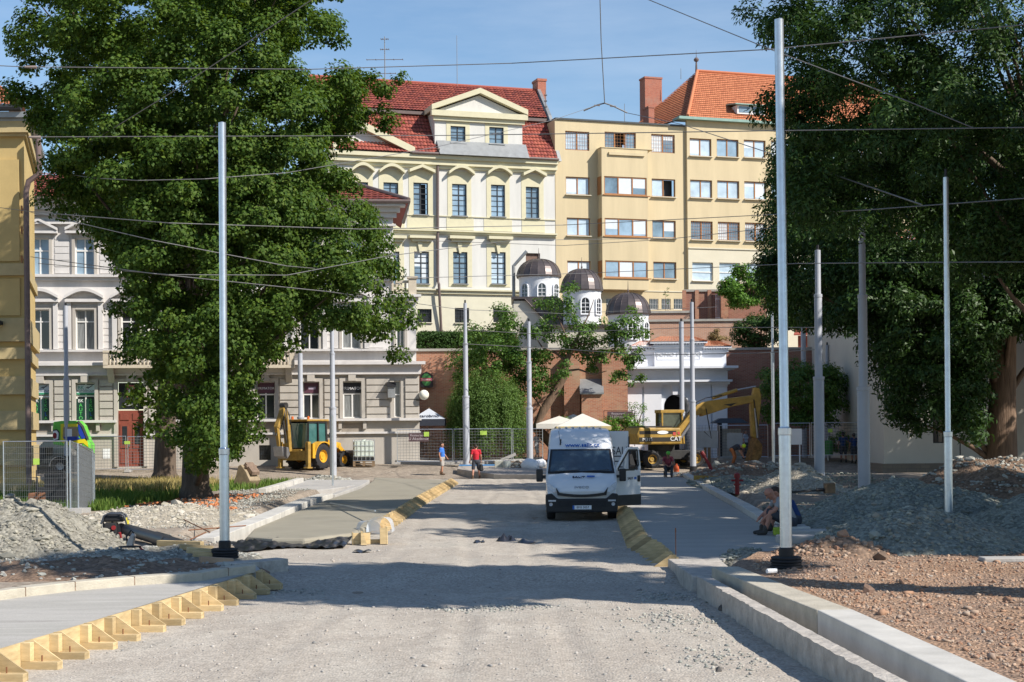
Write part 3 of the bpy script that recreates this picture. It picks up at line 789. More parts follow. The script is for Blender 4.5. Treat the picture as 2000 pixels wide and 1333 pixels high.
# ------------------------------------------------------------------ cream palace
TH = R(18)
FP = Fac((4.15 - 0.2, 125.0), TH)
pal = thing('palace', 'cream baroque palace with red mansard roof, pediments and tall dark windows', 'palace', (FP.o.x, FP.o.y, 6.5), TH)
def pz(z): return z - 6.5
def PR(x0, y0, x1, y1, off=0.0):
    a, b, c, d = FP.rect(x0, y0, x1, y1, off); return a, b, c - 6.5, d - 6.5
def PU(px, py, off=0.0):
    u, z = FP.uv(px, py, off); return u, z - 6.5
uL = PU(640, 400)[0]; uR = PU(1084, 400)[0]
zE = (PU(802, 305)[1] + PU(1083, 316)[1]) / 2
row1 = [(749,357,778,420),(807.5,357.5,836,419.6),(883,360,911.5,422),(959,361.5,986.5,423.6),(1027,365.5,1053,426.5)]
row0 = [(690,356,719,419)]
row2 = [(752,491.5,780,554.5),(809,492,838,554.6),(885,492.6,913,554.6),(959.5,492.8,987.7,555),(1027,495,1055,530)]
row3 = [(815,604,843,630),(888,602,916,631),(963,603,991,630)]
holes = [PR(*r) for r in row0 + row1 + row2 + row3]
m = MB(); wall_holes(m, uL, uR, -1.0, zE, holes, 0.0, 0.3)
m.poly([(uR, 0, -1), (uR, 9, -1), (uR, 9, zE), (uR, 0, zE)]); m.poly([(uL, 9, -1), (uL, 0, -1), (uL, 0, zE), (uL, 9, zE)])
m.build('wall', M_pal_w, pal)
z3 = PU(950, 571)[1]
m = MB(); wall_holes(m, uL, uR - 0.02, -0.99, z3, [PR(*r) for r in row3], -0.05, 0.05); m.build('base_wall', M_pal_base, pal)
for r in row0 + row1: window(pal, PR(*r), 0.16, M_win_dark, rp_w.choice([M_pane_sky, M_pane_sky, M_pane_mid]), 2, 0.66, 6, 0.06, True, M_zinc, open_col=(1 if r[0] == 807.5 else None))
for r in row2[:4]: window(pal, PR(*r), 0.16, M_win_dark, rp_w.choice([M_pane_sky2, M_pane_mid]), 2, 0.66, 6, 0.06, True, M_zinc, blind=0.35)
window(pal, PR(*row2[4]), 0.16, M_win_dark, mat('brown_shutter', (0.16,0.10,0.075), 0.8, 0.2, 6), 1, None, 0, 0.05)
for r in row3: window(pal, PR(*r), 0.16, M_win_dark, M_glass_dark, 2, None, 3, 0.05, True, M_pal_base, bars=(6, 4))
def surround(r, y=-0.03, w=0.38, top=0.55, m_=M_pal_y, bot=0.25):
    a, b, c, d = r; s_ = MB()
    s_.box(a - w, a, y, -0.002, c - bot, d + top); s_.box(b, b + w, y, -0.002, c - bot, d + top); s_.box(a, b, y - 0.003, -0.002, d, d + top); s_.box(a, b, y - 0.003, -0.002, c - bot, c)
    return s_.build('surround', m_, pal)
for r in row0 + row1: surround(PR(*r), top=1.0)
for r in row2[:4]: surround(PR(*r), top=0.75)
for kind, x0, y0, x1, y1 in [('c',685,319,729,337),('c',739,321,788,340),('t',797,323,847,339),('c',874,324,924,343),('c',950,325,997,344),('t',1019,329,1064,346)]:
    a, b, c, d = PR(x0, y0, x1, y1); h = MB(); th_ = 0.24
    if kind == 'c': arc_band(h, a, b, c, d - c - th_, th_, -0.55, -0.005)
    else:
        mid = (a + b) / 2
        for p, q in (((a, c), (mid, d - th_)), ((mid, d - th_), (b, c))):
            h.prism([(p[0], -0.005, p[1]), (q[0], -0.005, q[1]), (q[0], -0.005, q[1] + th_), (p[0], -0.005, p[1] + th_)], (0, -0.55, 0))
    h.build('window_hood', M_pal_y, pal)
for x0, y0, x1, y1 in [(742,461.5,791,470),(797,462,847,470),(875,462.5,924,471),(951,463.5,998,472)]:
    a, b, c, d = PR(x0, y0, x1, y1); h = MB(); h.box(a, b, -0.6, -0.005, c + 0.12, d); h.box(a + 0.25, b - 0.25, -0.32, -0.006, c - 0.12, c + 0.118)
    h.build('window_hood', M_pal_y, pal)
    k = MB(); mid = (a + b) / 2 - 0.1; k.prism([(mid - 0.22, -0.034, c - 0.14), (mid + 0.18, -0.034, c - 0.14), (mid + 0.1, -0.034, c - 1.0), (mid - 0.05, -0.034, c - 1.0)], (0, -0.14, 0)); k.build('keystone', M_pal_y, pal)
tr = MB()
for y0, y1, out in ((424.5, 426, 0.10), (453, 456, 0.42), (456.2, 460, 0.25), (567, 570, 0.40), (570.3, 576, 0.22)):
    z1_, z0_ = PU(940, y0)[1], PU(940, y1)[1]
    tr.box(uL, uR + 0.05, -out, -0.052, z0_, z1_)
tr.build('string_course', M_pal_y, pal)
pn = MB(); zt_, zb_ = PU(940, 428)[1], PU(940, 451)[1]
for x0, x1 in ((742, 790), (795, 850), (872, 925), (945, 1000), (1019, 1064)):
    a, b = PU(x0, 440)[0], PU(x1, 440)[0]; pn.box(a, b, -0.03, -0.002, zb_, zt_)
pn.build('panel', M_pal_y, pal)
cn = MB()
cn.box(uL, uR + 0.1, -0.62, -0.003, zE - 0.28, zE + 0.02); cn.box(uL, uR + 0.1, -0.40, -0.004, zE - 0.72, zE - 0.282); cn.box(uL, uR + 0.05, -0.2, -0.005, zE - 0.95, zE - 0.722)
cn.build('cornice', M_pal_y, pal)
gt = MB(); ul = PU(800, 300)[0]; u8 = PU(853, 300)[0]; uq = PU(1025, 310)[0]
gt.tube([(ul, -0.72, zE + 0.1), (u8, -0.72, zE + 0.1)], 0.11); gt.tube([(uq, -0.72, zE + 0.1), (uR + 0.1, -0.72, zE + 0.1)], 0.11)
gt.build('gutter', M_gutter, pal)
# mansard roof
dB, dR = 2.2, 7.5
zB = PU(1050, 238, -dB)[1]; zRg = PU(950, 172, -dR)[1]
rf = MB()
uTR = PU(1046, 180, -dR)[0]
tiled(rf, (uL, -0.55, zE + 0.12), (uR + 0.1, -0.55, zE + 0.12), (uL, dB, zB), (uR + 0.1, dB, zB), 66, 11, 0.06, 0.06)
tiled(rf, (uL, dB - 0.35, zB + 0.25), (uR + 0.1, dB - 0.35, zB + 0.25), (uL, dR, zRg), (uTR, dR, zRg), 66, 13, 0.06, 0.06)
roof = rf.build('roof', M_tile, pal)
rb = MB(); rb.poly([(uL, dB - 0.3, zB + 0.2), (uL, dR, zRg - 0.05), (uTR, dR, zRg - 0.05), (uR + 0.1, dB - 0.3, zB + 0.2)]); rb.poly([(uL, -0.5, zE + 0.08), (uL, dB, zB - 0.06), (uR + .1, dB, zB - 0.06), (uR + .1, -0.5, zE + 0.08)])
rb.poly([(uR + 0.05, 0, zE), (uR + 0.05, 9, zE), (uR + 0.05, 9, zB), (uR + 0.05, dB, zB)]); rb.poly([(uR + 0.05, dB, zB), (uR + 0.05, 9, zB), (uTR, 9, zRg), (uTR, dR, zRg)])
rb.box(uL, uR + 0.12, dB - 0.4, dB + 0.1, zB - 0.05, zB + 0.2)
rb.build('roof_deck', M_gutter, roof)
rd = MB(); rd.tube([(uL, dR, zRg + 0.06), (uTR, dR, zRg + 0.06)], 0.13, 8); rd.build('ridge', M_tile, roof)
pr = MB(); pr.prism([(uR + 0.12, -0.6, zE), (uR + 0.12, 0.2, zE + 1.3), (uR + 0.12, 0.9, zB - 0.6), (uR + 0.12, dB - 0.4, zB + 0.5), (uTR + 0.1, dR, zRg + 0.35), (uTR + 0.1, dR, zRg - 0.4), (uR + 0.12, dB, zB - 0.3), (uR + 0.12, 1.0, zE)], (0.28, 0, 0))
pr.build('gable_parapet', M_zinc, pal)
a, b, c, d = PR(1047, 161, 1063, 205, -dR); ch = MB(); ch.box(a, b, dR - 0.5, dR + 0.9, c, d); ch.box(a - 0.06, b + 0.06, dR - 0.56, dR + 0.96, d, d + 0.2); ch.build('chimney', M_brick_red, roof)
# attic storey with pediment
aw = [(880,247,909,280),(955.5,249,983.6,282)]
OFF = 0.0
a, b, c, d = PR(849, 222, 1020, 288, OFF)
m = MB(); wall_holes(m, a, b, zE + 0.2, d, [PR(*r) for r in aw], 0.0, 0.25)
m.poly([(a, 0, zE), (a, 0, d), (a, 5, d), (a, 5, zE)]); m.poly([(b, 0, zE), (b, 5, zE), (b, 5, d), (b, 0, d)])
mid, zap = PU(935, 187); m.poly([(a, -0.05, d), (b, -0.05, d), (mid, -0.05, zap)])
m.build('attic', M_pal_w, pal)
for r in aw: window(pal, PR(*r), 0.14, M_win_dark, M_pane_mid, 2, None, 3, 0.06, True, M_zinc); surround(PR(*r), top=0.4, w=0.35, bot=0.35)
pd = MB()
for p, q in (((a - 0.35, d), (mid, zap + 0.1)), ((mid, zap + 0.1), (b + 0.35, d))):
    pd.prism([(p[0], 6, p[1]), (q[0], 6, q[1]), (q[0], 6, q[1] + 0.42), (p[0], 6, p[1] + 0.42)], (0, -6.5, 0))
pd.box(a - 0.35, b + 0.35, -0.45, 0.0, d - 0.42, d + 0.02); pd.box(a - 0.15, b + 0.15, -0.22, -0.002, d - 0.75, d - 0.422)
pd.build('pediment', M_pal_y, pal)
zs_ = MB(); u0_, u1_ = PU(853, 290)[0], PU(1027, 300)[0]; zs_.prism([(u0_, -0.95, zE + 0.06), (u0_, -0.02, zE + 1.3), (u0_, -0.02, zE + 0.06)], (u1_ - u0_, 0, 0)); zs_.build('zinc_ledge', M_zinc, pal)
# left pediment
a, b = PU(655, 300)[0], PU(800, 300)[0]; mid, zap = PU(702, 252)
m = MB(); m.prism([(a, -0.05, zE), (b, -0.05, zE), (mid, -0.05, zap)], (0, 2.5, 0)); m.build('gable', M_pal_w, pal)
pd = MB()
for p, q in (((a - 0.3, zE), (mid, zap)), ((mid, zap), (b + 0.3, zE))):
    pd.prism([(p[0], 3.2, p[1]), (q[0], 3.2, q[1]), (q[0], 3.2, q[1] + 0.55), (p[0], 3.2, p[1] + 0.55)], (0, -3.8, 0))
pd.build('pediment', M_pal_y, pal)
dp = MB(); u1_, z1_ = PU(852, 296); u2_, z2_ = PU(854, 566); u3_, z3_ = PU(862, 648)
dp.tube([(u1_, -0.72, z1_ + 0.1), (u1_ + 0.05, -0.3, z1_ - 0.5), (u1_ + 0.05, -0.22, z1_ - 1), (u2_, -0.22, z2_ + 0.6), (u2_, -0.5, z2_ + 0.4), (u2_ + .05, -0.48, z2_ - 0.6), (u3_, -0.14, z3_ - 1)], 0.11, 8)
dp.build('drainpipe', M_gutter, pal)

# ------------------------------------------------------------------ sand coloured office building
FY = Fac((FP.o.x, FP.o.y), TH)
uB = PU(1084.5, 400)[0] + 0.02
yel = thing('office_building', 'long sand yellow office block with brown windows, an oriel and an orange hipped roof', 'building', (FY.o.x, FY.o.y, 6.5), TH)
PXY = PR
def sh(r, dx): return (r[0] + dx, r[1], r[2] + dx, r[3])
zTop = (PU(1090, 238)[1] + PU(1330, 244)[1]) / 2
uM = PU(1340, 400)[0]; uE = PU(1780, 400)[0]
lw = [(1104,257,1151,294),(1181,259,1242,292),(1272,263,1318,299),(1105,346,1152,381),(1273,350,1319,385),(1107,426,1153,461),(1274,431,1320,465),(1108,510,1154,545),(1276,512,1321,545)]
ssm = [(1184,583,1198,605),(1268,584,1286,605),(1292,584,1310,605),(1316,584,1335,605)]
m = MB(); wall_holes(m, uB, uM, -1, zTop, [PR(*r) for r in lw + ssm], 0.0, 0.2)
m.poly([(uB, 0, -1), (uB, 0, zTop), (uB, 9, zTop), (uB, 9, -1)]); m.poly([(uB, 0, zTop), (uM, 0, zTop), (uM, 9, zTop), (uB, 9, zTop)])
m.build('wall', M_yel, yel)
for i, r in enumerate(lw):
    tri = i == 1
    window(yel, PR(*r), 0.12, M_win_brown, (M_pane_mid if i in (1, 2, 6, 8) else rp_w.choice([M_pane_sky, M_pane_sky2])), 3 if tri else 2, None, 0, 0.075, i > 2, M_yel_pale, open_col=(1 if i in (1, 4) else None), bars=(10, 5) if i < 3 else None, blind=0.55)
for r in ssm: window(yel, PR(*r), 0.12, M_win_white, M_glass_dark, 1, None, 0, 0.05, bars=(6, 2))
# right wing, a little proud of the left one
PJ = 0.28
zTop2 = PU(1420, 241)[1]
rws = []
for k in range(9):
    dx = 52.9 * k; dy = 1.55 * k
    rws.append([(1347+dx,271+dy,1389.5+dx,305.5+dy), (1348+dx,352+dy,1391+dx,387+dy), (1349.5+dx,432.5+dy,1392+dx,469+dy), (1352+dx,513+dy*0.5,1392.5+dx,549+dy*0.5)])
hl = [PR(*r, PJ) for c_ in rws for r in c_]
m = MB(); wall_holes(m, uM, uE, -1, zTop2, hl, -PJ, 0.2)
m.poly([(uM, -PJ, -1), (uM, -PJ, zTop2), (uM, 0.01, zTop2), (uM, 0.01, -1)])
m.build('wing_wall', M_yel, yel)
zb1, zb2 = PU(1420, 488, PJ)[1], PU(1420, 487, PJ)[1]
m = MB(); wall_holes(m, uM + 0.02, uE, -1, zb1, [h for h in hl if h[3] < zb1], -PJ - 0.03, 0.03); m.box(uM, uE, -PJ - 0.12, -PJ - 0.03, zb1, zb1 + 0.1)
m.build('wing_base', M_yel_pale, yel)
for k, c_ in enumerate(rws):
    for j, r in enumerate(c_):
        rr_ = PR(*r, PJ)
        if j == 3: window(yel, rr_, -PJ + 0.13, M_win_white, M_pane_sky2, 1, 0.48, 0, 0.06, True, M_yel_pale)
        else: window(yel, rr_, -PJ + 0.13, M_win_brown, (M_pane_mid if j == 2 else rp_w.choice([M_pane_sky, M_pane_sky2, M_pane_sky2])), 2, None, 0, 0.075, True, M_yel_pale, bars=(12, 6) if j == 2 else None, blind=0.55)
# oriel
OD = 0.95
a, b, c, d = PR(1176, 291, 1266, 566, OD)
orw = [(1180,346,1263,381),(1181,427.5,1264,462),(1182,510,1265,543)]
oh = [PR(*r, OD) for r in orw]
m = MB(); wall_holes(m, a, b, c, d, oh, -OD, 0.15)
for u_, sgn in ((a, 1), (b, -1)):
    q = [(u_, -OD, c), (u_, -OD, d), (u_, 0, d), (u_, 0, c)]; m.poly(q if sgn > 0 else q[::-1])
m.poly([(a, -OD, d), (b, -OD, d), (b, 0, d), (a, 0, d)]); m.poly([(a, -OD, c), (a, 0, c), (b, 0, c), (b, -OD, c)])
orl = m.build('oriel', M_yel, yel)
for h in oh:
    f = window(orl, h, -OD + 0.05, M_win_brown, rp_w.choice([M_pane_sky, M_pane_mid]), 3, None, 0, 0.085, blind=0.6)
    s_ = MB(); s_.box(h[0] - 0.12, h[1] + 0.3, -OD - 0.1, -OD - 0.004, h[2] - 0.1, h[2] - 0.02); s_.box(a - 0.05, a - 0.004, -OD + 0.1, -0.05, h[2] - 0.0, h[3]); s_.build('sill', M_win_brown, f)
lp = MB(); lp.box(a - 0.05, b + 0.5, -OD - 0.06, 0.0, d, d + 0.06); zl = PU(1215, 303, OD)[1]; lp.box(a + 0.6, b - 0.3, -OD - 0.16, -OD - 0.003, zl - 0.05, zl + 0.18); lp.build('oriel_cap', M_yel, orl)
m = MB(); z0_ = PU(1260, 568)[1]; m.box(PU(1180, 560)[0], uM, -0.06, -0.003, z0_ - 0.08, z0_); m.build('string_course', M_yel_pale, yel)
# roofs
fr_ = MB(); fr_.box(uB, uM - 0.05, -0.12, 9, zTop, zTop + 0.14); fr_.build('flat_roof_edge', mat('dark_sheet', (0.05,0.055,0.055), 0.5, 0.1), yel)
cpn = MB(); cpn.box(uM - 0.9, uE, -PJ - 0.5, 0.6, zTop2, zTop2 + 0.22); cpn.build('copper_gutter', M_copper, yel)
dRg = 6.0
ur, zr = PU(1362, 141, -dRg); ul_, zl_ = PU(1336, 228)
rf = MB()
tiled(rf, (ul_, -PJ - 0.4, zTop2 + 0.2), (uE, -PJ - 0.4, zTop2 + 0.2), (ur, dRg, zr), (uE, dRg, zr), 110, 24, 0.02, 0.045, 2)
ulb, zlb = PU(1232, 233, -6.5)
tiled(rf, (ulb, dRg + 2.5, zTop2 + 0.1), (ul_, -PJ - 0.4, zTop2 + 0.2), (ur, dRg + 0.4, zr), (ur, dRg, zr), 40, 24, 0.02, 0.045, 2)
roof = rf.build('roof', M_tile_or, yel)
rb = MB(); rb.tube([(ul_, -PJ - 0.45, zTop2 + 0.3), (ur, dRg, zr + 0.1)], 0.13); rb.tube([(ur, dRg, zr + 0.1), (uE, dRg, zr + 0.1)], 0.13); rb.build('ridge', M_tile_or, roof)
rk_ = MB(); rk_.poly([(ul_, -PJ - 0.35, zTop2 + 0.15), (ur, dRg, zr - 0.08), (uE, dRg, zr - 0.08), (uE, -PJ - 0.35, zTop2 + 0.15)]); rk_.poly([(ulb, dRg + 2.5, zTop2), (ur, dRg + .3, zr - 0.08), (ul_, -PJ - 0.3, zTop2 + 0.12)]); rk_.build('roof_deck', M_gutter, roof)
for x0, y0, x1, y1, dd in ((1260, 154, 1293, 240, 7.5), (1267, 211, 1278, 243, 3.2)):
    a, b, c, d = PR(x0, y0, x1, y1, -dd); ch = MB(); ch.box(a, b, dd, dd + 1.2, c - 1, d); ch.box(a - 0.05, b + 0.05, dd - 0.05, dd + 1.25, d, d + 0.15); ch.build('chimney', M_brick_red, roof)
a, b, c, d = PR(1440, 207, 1494, 224, 0.15)
dm = MB(); dm.box(a, b, -0.15, 3.0, c, d); dmo = dm.build('dormer', M_win_white, roof)
dt = MB(); dt.prism([(a - 0.3, -0.45, d), (b + 0.25, -0.45, d), (b + 0.2, 4.0, d + 0.6), (a - 0.4, 4.0, d + 0.6)], (0, 0, 0.1)); dt.build('dormer_roof', M_copper, dmo)
w3 = (b - a) / 2
for k in range(2): g_ = MB(); g_.box(a + 0.15 + k * w3, a + w3 - 0.12 + k * w3, -0.172, -0.152, c + 0.12, d - 0.1); g_.build('pane', M_pane_mid, dmo)
fn = MB(); fn.tube([(ur, dRg + 0.2, zr), (ur, dRg + 0.2, zr + 1.3)], [0.12, 0.05], 8); fn.lathe([(0.0, 0.9), (0.2, 1.0), (0.24, 1.15), (0.12, 1.3), (0.0, 1.3)], 10, (ur, dRg + 0.2, zr)); fn.tube([(ur, dRg + 0.2, zr + 1.3), (ur, dRg + 0.2, zr + 2.0)], [0.03, 0.01], 6); fn.build('finial', M_gutter, roof)
# rods and aerials standing on the roofs
def rod(x, y0, y1, off, label, r=0.025, cross=()):
    u, zb = FP.uv(x, y1, off); _, zt = FP.uv(x, y0, off)
    p = FP.o + FP.u * u + FP.n * off
    b = MB(); b.tube([(0, 0, 0), (0, 0, zt - zb)], [r, r * 0.7], 6)
    for zf, hw in cross:
        b.tube([(-hw, 0, (zt - zb) * zf), (hw, 0, (zt - zb) * zf)], r * 0.6, 5)
        for s_ in (-1, -0.5, 0.5, 1): b.tube([(hw * s_, -0.25, (zt - zb) * zf), (hw * s_, 0.25, (zt - zb) * zf)], r * 0.5, 4)
    o = b.build('roof_antenna', M_wire, loc=(p.x, p.y, zb)); tag(o, label, 'antenna')
rod(752, 72, 172, -7.4, 'tall television aerial with crossbars on the palace ridge', 0.05, ((0.95, 0.3), (0.55, 1.5), (0.28, 0.9), (0.75, 0.35)))
rod(893, 70, 170, -7.4, 'thin lightning rod in the middle of the palace ridge', 0.03)
rod(1066, 175, 232, -3, 'thin spiky aerial right of the palace chimney', 0.04, ((0.8, 0.1), (0.6, 0.1), (0.4, 0.1)))
rod(1330, 134, 155, -6, 'short rod beside the finial of the orange roof', 0.03)
rod(1220, 203, 238, -1, 'short lightning rod on the flat roof edge', 0.03)

# ------------------------------------------------------------------ terrace and brick walls
tb = MB(); tb.prism([(-14, 98.2, 7.35), (-3.0, 98.2, 7.35), (9.4, 98.4, 7.35), (9.6, 109.5, 7.35), (40, 109.5, 7.35), (60, 150, 7.35), (-30, 150, 7.35), (-14, 112, 7.35)], (0, 0, -7.4))
struct(tb.build('terrace', M_soil))
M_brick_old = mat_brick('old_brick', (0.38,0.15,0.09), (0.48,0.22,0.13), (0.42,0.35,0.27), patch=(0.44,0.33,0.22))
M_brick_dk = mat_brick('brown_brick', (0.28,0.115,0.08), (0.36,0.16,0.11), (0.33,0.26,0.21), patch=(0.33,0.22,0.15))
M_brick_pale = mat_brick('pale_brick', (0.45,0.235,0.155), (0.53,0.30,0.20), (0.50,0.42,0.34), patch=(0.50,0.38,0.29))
M_cap = mat('wall_cap', (0.36, 0.34, 0.30), 0.9, 0.15, 3)
def brick_wall(label, D, x0, x1, ytop, ybot, m_, th=0.8, cap=True, th2=0.0):
    p0, p1 = PD(x0, 800, D), PD(x1, 800, D)
    zt = PD((x0 + x1) / 2, ytop, D).z; zb = PD((x0 + x1) / 2, ybot, D).z
    t = thing('brick_wall', label, 'wall', (p0.x, D, zb), 0)
    Lw = p1.x - p0.x
    b = MB(); b.box(0, Lw, 0, th, 0, zt - zb); b.build('brickwork', m_, t)
    if cap: c_ = MB(); c_.box(-0.03, Lw + 0.03, -0.1, th + 0.1, zt - zb, zt - zb + 0.16); c_.build('coping', M_cap, t)
    return t, Lw, zt - zb
t, Lw, hh = brick_wall('tall old red brick retaining wall below the clipped hedge', 97.3, 806, 1222, 685, 930, M_brick_old)
def loc_u(px, D, t): return PD(px, 800, D).x - t.location.x
bt = MB(); u = loc_u(1102, 97, t); bt.box(u, u + 1.0, -0.5, -0.003, 0, hh - 0.4); bt.build('buttress', M_brick_old, t)
bt = MB(); u = loc_u(1135, 97, t); zr_ = PD(1150, 768, 97).z - t.location.z; bt.box(u, u + 1.3, -1.0, -0.003, 0, zr_); bt.build('outshot', M_brick_old, t)
lr = MB(); lr.prism([(u - 0.1, -1.15, zr_), (u - 0.1, 0.0, zr_ + 0.9), (u - 0.1, 0.0, zr_ + 0.8), (u - 0.1, -1.15, zr_ - 0.1)], (1.5, 0, 0)); lr.build('lean_to_roof', M_zinc, t)
bt = MB(); u = loc_u(1176, 97, t); bt.box(u, u + 1.6, -0.6, -0.004, 0, hh - 0.2); bt.build('pier', M_brick_old, t)
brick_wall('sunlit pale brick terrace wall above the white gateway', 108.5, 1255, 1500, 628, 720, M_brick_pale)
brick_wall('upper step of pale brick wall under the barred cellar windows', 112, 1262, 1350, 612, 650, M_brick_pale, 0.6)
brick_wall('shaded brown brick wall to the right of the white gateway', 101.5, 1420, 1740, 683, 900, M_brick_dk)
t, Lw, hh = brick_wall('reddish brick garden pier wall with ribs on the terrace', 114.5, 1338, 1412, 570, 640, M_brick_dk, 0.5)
for k in range(4):
    b_ = MB(); b_.box(Lw * k / 3 - 0.14, Lw * k / 3 + 0.14, -0.14, -0.003, 0, hh + (0.25 if k == 3 else 0.1)); b_.build('pier', M_brick_old, t)
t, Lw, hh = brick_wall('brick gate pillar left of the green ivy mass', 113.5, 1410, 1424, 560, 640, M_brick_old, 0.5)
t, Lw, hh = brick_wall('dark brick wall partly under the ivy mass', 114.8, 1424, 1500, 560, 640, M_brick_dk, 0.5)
gb = thing('bar_gate', 'pale iron bar gate between the brick pillars on the terrace', 'gate', tuple(PD(1398, 630, 114.3)))
g_ = MB()
for k in range(7): g_.cyl((k * 0.085, 0, -0.6), (k * 0.085, 0, 2.1), 0.014, n=5)
g_.box(-0.02, 0.54, -0.02, 0.02, 0.3, 0.36); g_.box(-0.02, 0.54, -0.02, 0.02, 1.7, 1.76); g_.build('bars', M_white, gb)

# ------------------------------------------------------------------ three domed chapel
chp = thing('chapel', 'white chapel with three brown metal domes on round drums', 'chapel', (PD(1137, 640, 110).x, 110, 7.35), 0)
M_dome = mat('dome_sheet', (0.105, 0.085, 0.08), 0.38, 0.2, 1.2, metal=0.45, spec=0.5)
M_chw = mat('chapel_plaster', (0.76, 0.77, 0.78), 0.9, 0.04, 2)
cl = chp.location
for px0, px1, yb, ya, ydr, D in ((1010, 1095, 542, 508, 600, 115.5), (1096, 1177, 569, 527, 660, 111.5), (1184, 1270, 615, 574, 700, 106.0)):
    cx = (PD(px0, yb, D).x + PD(px1, yb, D).x) / 2 - cl.x; rad = (PD(px1, yb, D).x - PD(px0, yb, D).x) / 2
    zb = PD((px0+px1)/2, yb, D).z - cl.z; zt = PD((px0+px1)/2, ya, D).z - cl.z; z0 = PD((px0+px1)/2, ydr, D).z - cl.z
    zl = min(z0, 0.0) if D < 107 else z0
    dr = MB(); cy = D - cl.y + rad * 0.0
    dr.lathe([(rad * 0.91, zl - 0.6), (rad * 0.91, zb - 0.25), (rad * 0.95, zb - 0.12), (rad * 0.97, zb)], 40, (cx, cy, 0))
    d_o = dr.build('drum', M_chw, chp, smooth=True, ang=30)
    dm = MB(); hgt = zt - zb
    pf = [(rad * 1.03, zb - 0.05), (rad * 1.04, zb + 0.04)] + [(rad * 1.02 * math.cos(a_ * math.pi / 2) ** 0.85, zb + 0.05 + hgt * math.sin(a_ * math.pi / 2)) for a_ in [i / 9 for i in range(1, 9)]] + [(0.02, zt)]
    dm.lathe(pf, 18, (cx, cy, 0), Matrix.Rotation(0.1, 3, 'Z'))
    do = dm.build('dome', M_dome, chp)
    rib = MB()
    for k in range(18):
        a_ = 2 * math.pi * k / 18 + 0.1
        rib.tube([(cx + r_ * math.cos(a_), cy + r_ * math.sin(a_), z_ + 0.01) for r_, z_ in pf[1:]], 0.022, 4)
    rib.build('standing_seam', M_dome, do)
    fi = MB(); fi.tube([(cx, cy, zt - 0.05), (cx, cy, zt + 0.35), (cx, cy, zt + 0.9)], [0.06, 0.035, 0.01], 6); fi.lathe([(0, zt + 0.1), (0.09, zt + 0.18), (0, zt + 0.26)], 8, (cx, cy, 0)); fi.build('spike', M_gutter, do)
    for an in (-1.45, -2.35, -0.62):
        ww, wh = 0.34, 1.25
        b_ = MB(); rr_ = rad * 0.91 - 0.03; zc = zb - 0.55
        pts = [(-ww, -wh), (ww, -wh), (ww, -0.34)] + [(ww * math.cos(t_), -0.34 + 0.34 * math.sin(t_)) for t_ in [i * math.pi / 8 for i in range(1, 8)]] + [(-ww, -0.34)]
        def wp(x, z, o_): return (cx + (rr_ + o_) * math.cos(an) - x * math.sin(an), cy + (rr_ + o_) * math.sin(an) + x * math.cos(an), zc + z)
        b_.poly([wp(x, z, 0.05) for x, z in pts]); wo_ = b_.build('window', M_glass_dark, d_o)
        f_ = MB()
        for i in range(len(pts)):
            p_, q_ = pts[i], pts[(i + 1) % len(pts)]; f_.tube([wp(*p_, 0.07), wp(*q_, 0.07)], 0.07, 5)
        for z_ in (-1.0, -0.72, -0.44): f_.tube([wp(-ww, z_, 0.07), wp(ww, z_, 0.07)], 0.022, 4)
        f_.tube([wp(0, -wh, 0.07), wp(0, 0, 0.07)], 0.022, 4)
        f_.build('window_frame', M_chw, wo_)
M_ch2 = mat('chapel_render', (0.60, 0.56, 0.46), 0.9, 0.08, 1)
D = 112.5
p = [PD(x, y, D) - cl for x, y in ((1003, 588), (1027, 588), (1075, 640), (1075, 700), (1003, 700))]
b_ = MB(); b_.prism([(q.x, q.y, q.z) for q in p], (0, 6, 0)); b_.build('nave_wall', M_ch2, chp)
b_ = MB(); q0, q1 = PD(1025, 585, D) - cl, PD(1078, 641, D) - cl
b_.prism([(q0.x, q0.y - 0.25, q0.z), (q0.x + 2.4, q0.y - 0.25, q0.z + 0.15), (q1.x + 3.0, q1.y - 0.25, q1.z), (q1.x, q1.y - 0.25, q1.z), ], (0, 0.15, 0.0)); b_.box(q0.x - 1.0, q0.x + 2.4, q0.y - 0.2, q0.y + 5, q0.z, q0.z + 0.18)
for k in range(4): b_.tube([(q0.x + 0.6 * k, q0.y - 0.28, q0.z), (q1.x + 0.6 * k, q1.y - 0.28, q1.z)], 0.03, 4)
b_.build('nave_roof', M_dome, chp)
b_ = MB(); q0, q1 = PD(1070, 641, 109.5) - cl, PD(1205, 700, 109.5) - cl; b_.box(q0.x, q1.x, q0.y, q0.y + 3, q1.z, q0.z); b_.build('apse_wall', M_ch2, chp)
b_ = MB(); b_.box(q0.x - 0.15, q1.x + 0.15, q0.y - 0.2, q0.y + 3, q0.z, q0.z + 0.22); b_.build('apse_roof', M_dome, chp)
b_ = MB(); u0 = PD(1003, 520, 116) - cl; b_.tube([(u0.x, u0.y, u0.z - 3.2), (u0.x, u0.y, u0.z), (u0.x + 1.0, u0.y, u0.z + 1.1)], 0.13, 8); b_.build('downpipe', M_zinc, chp)

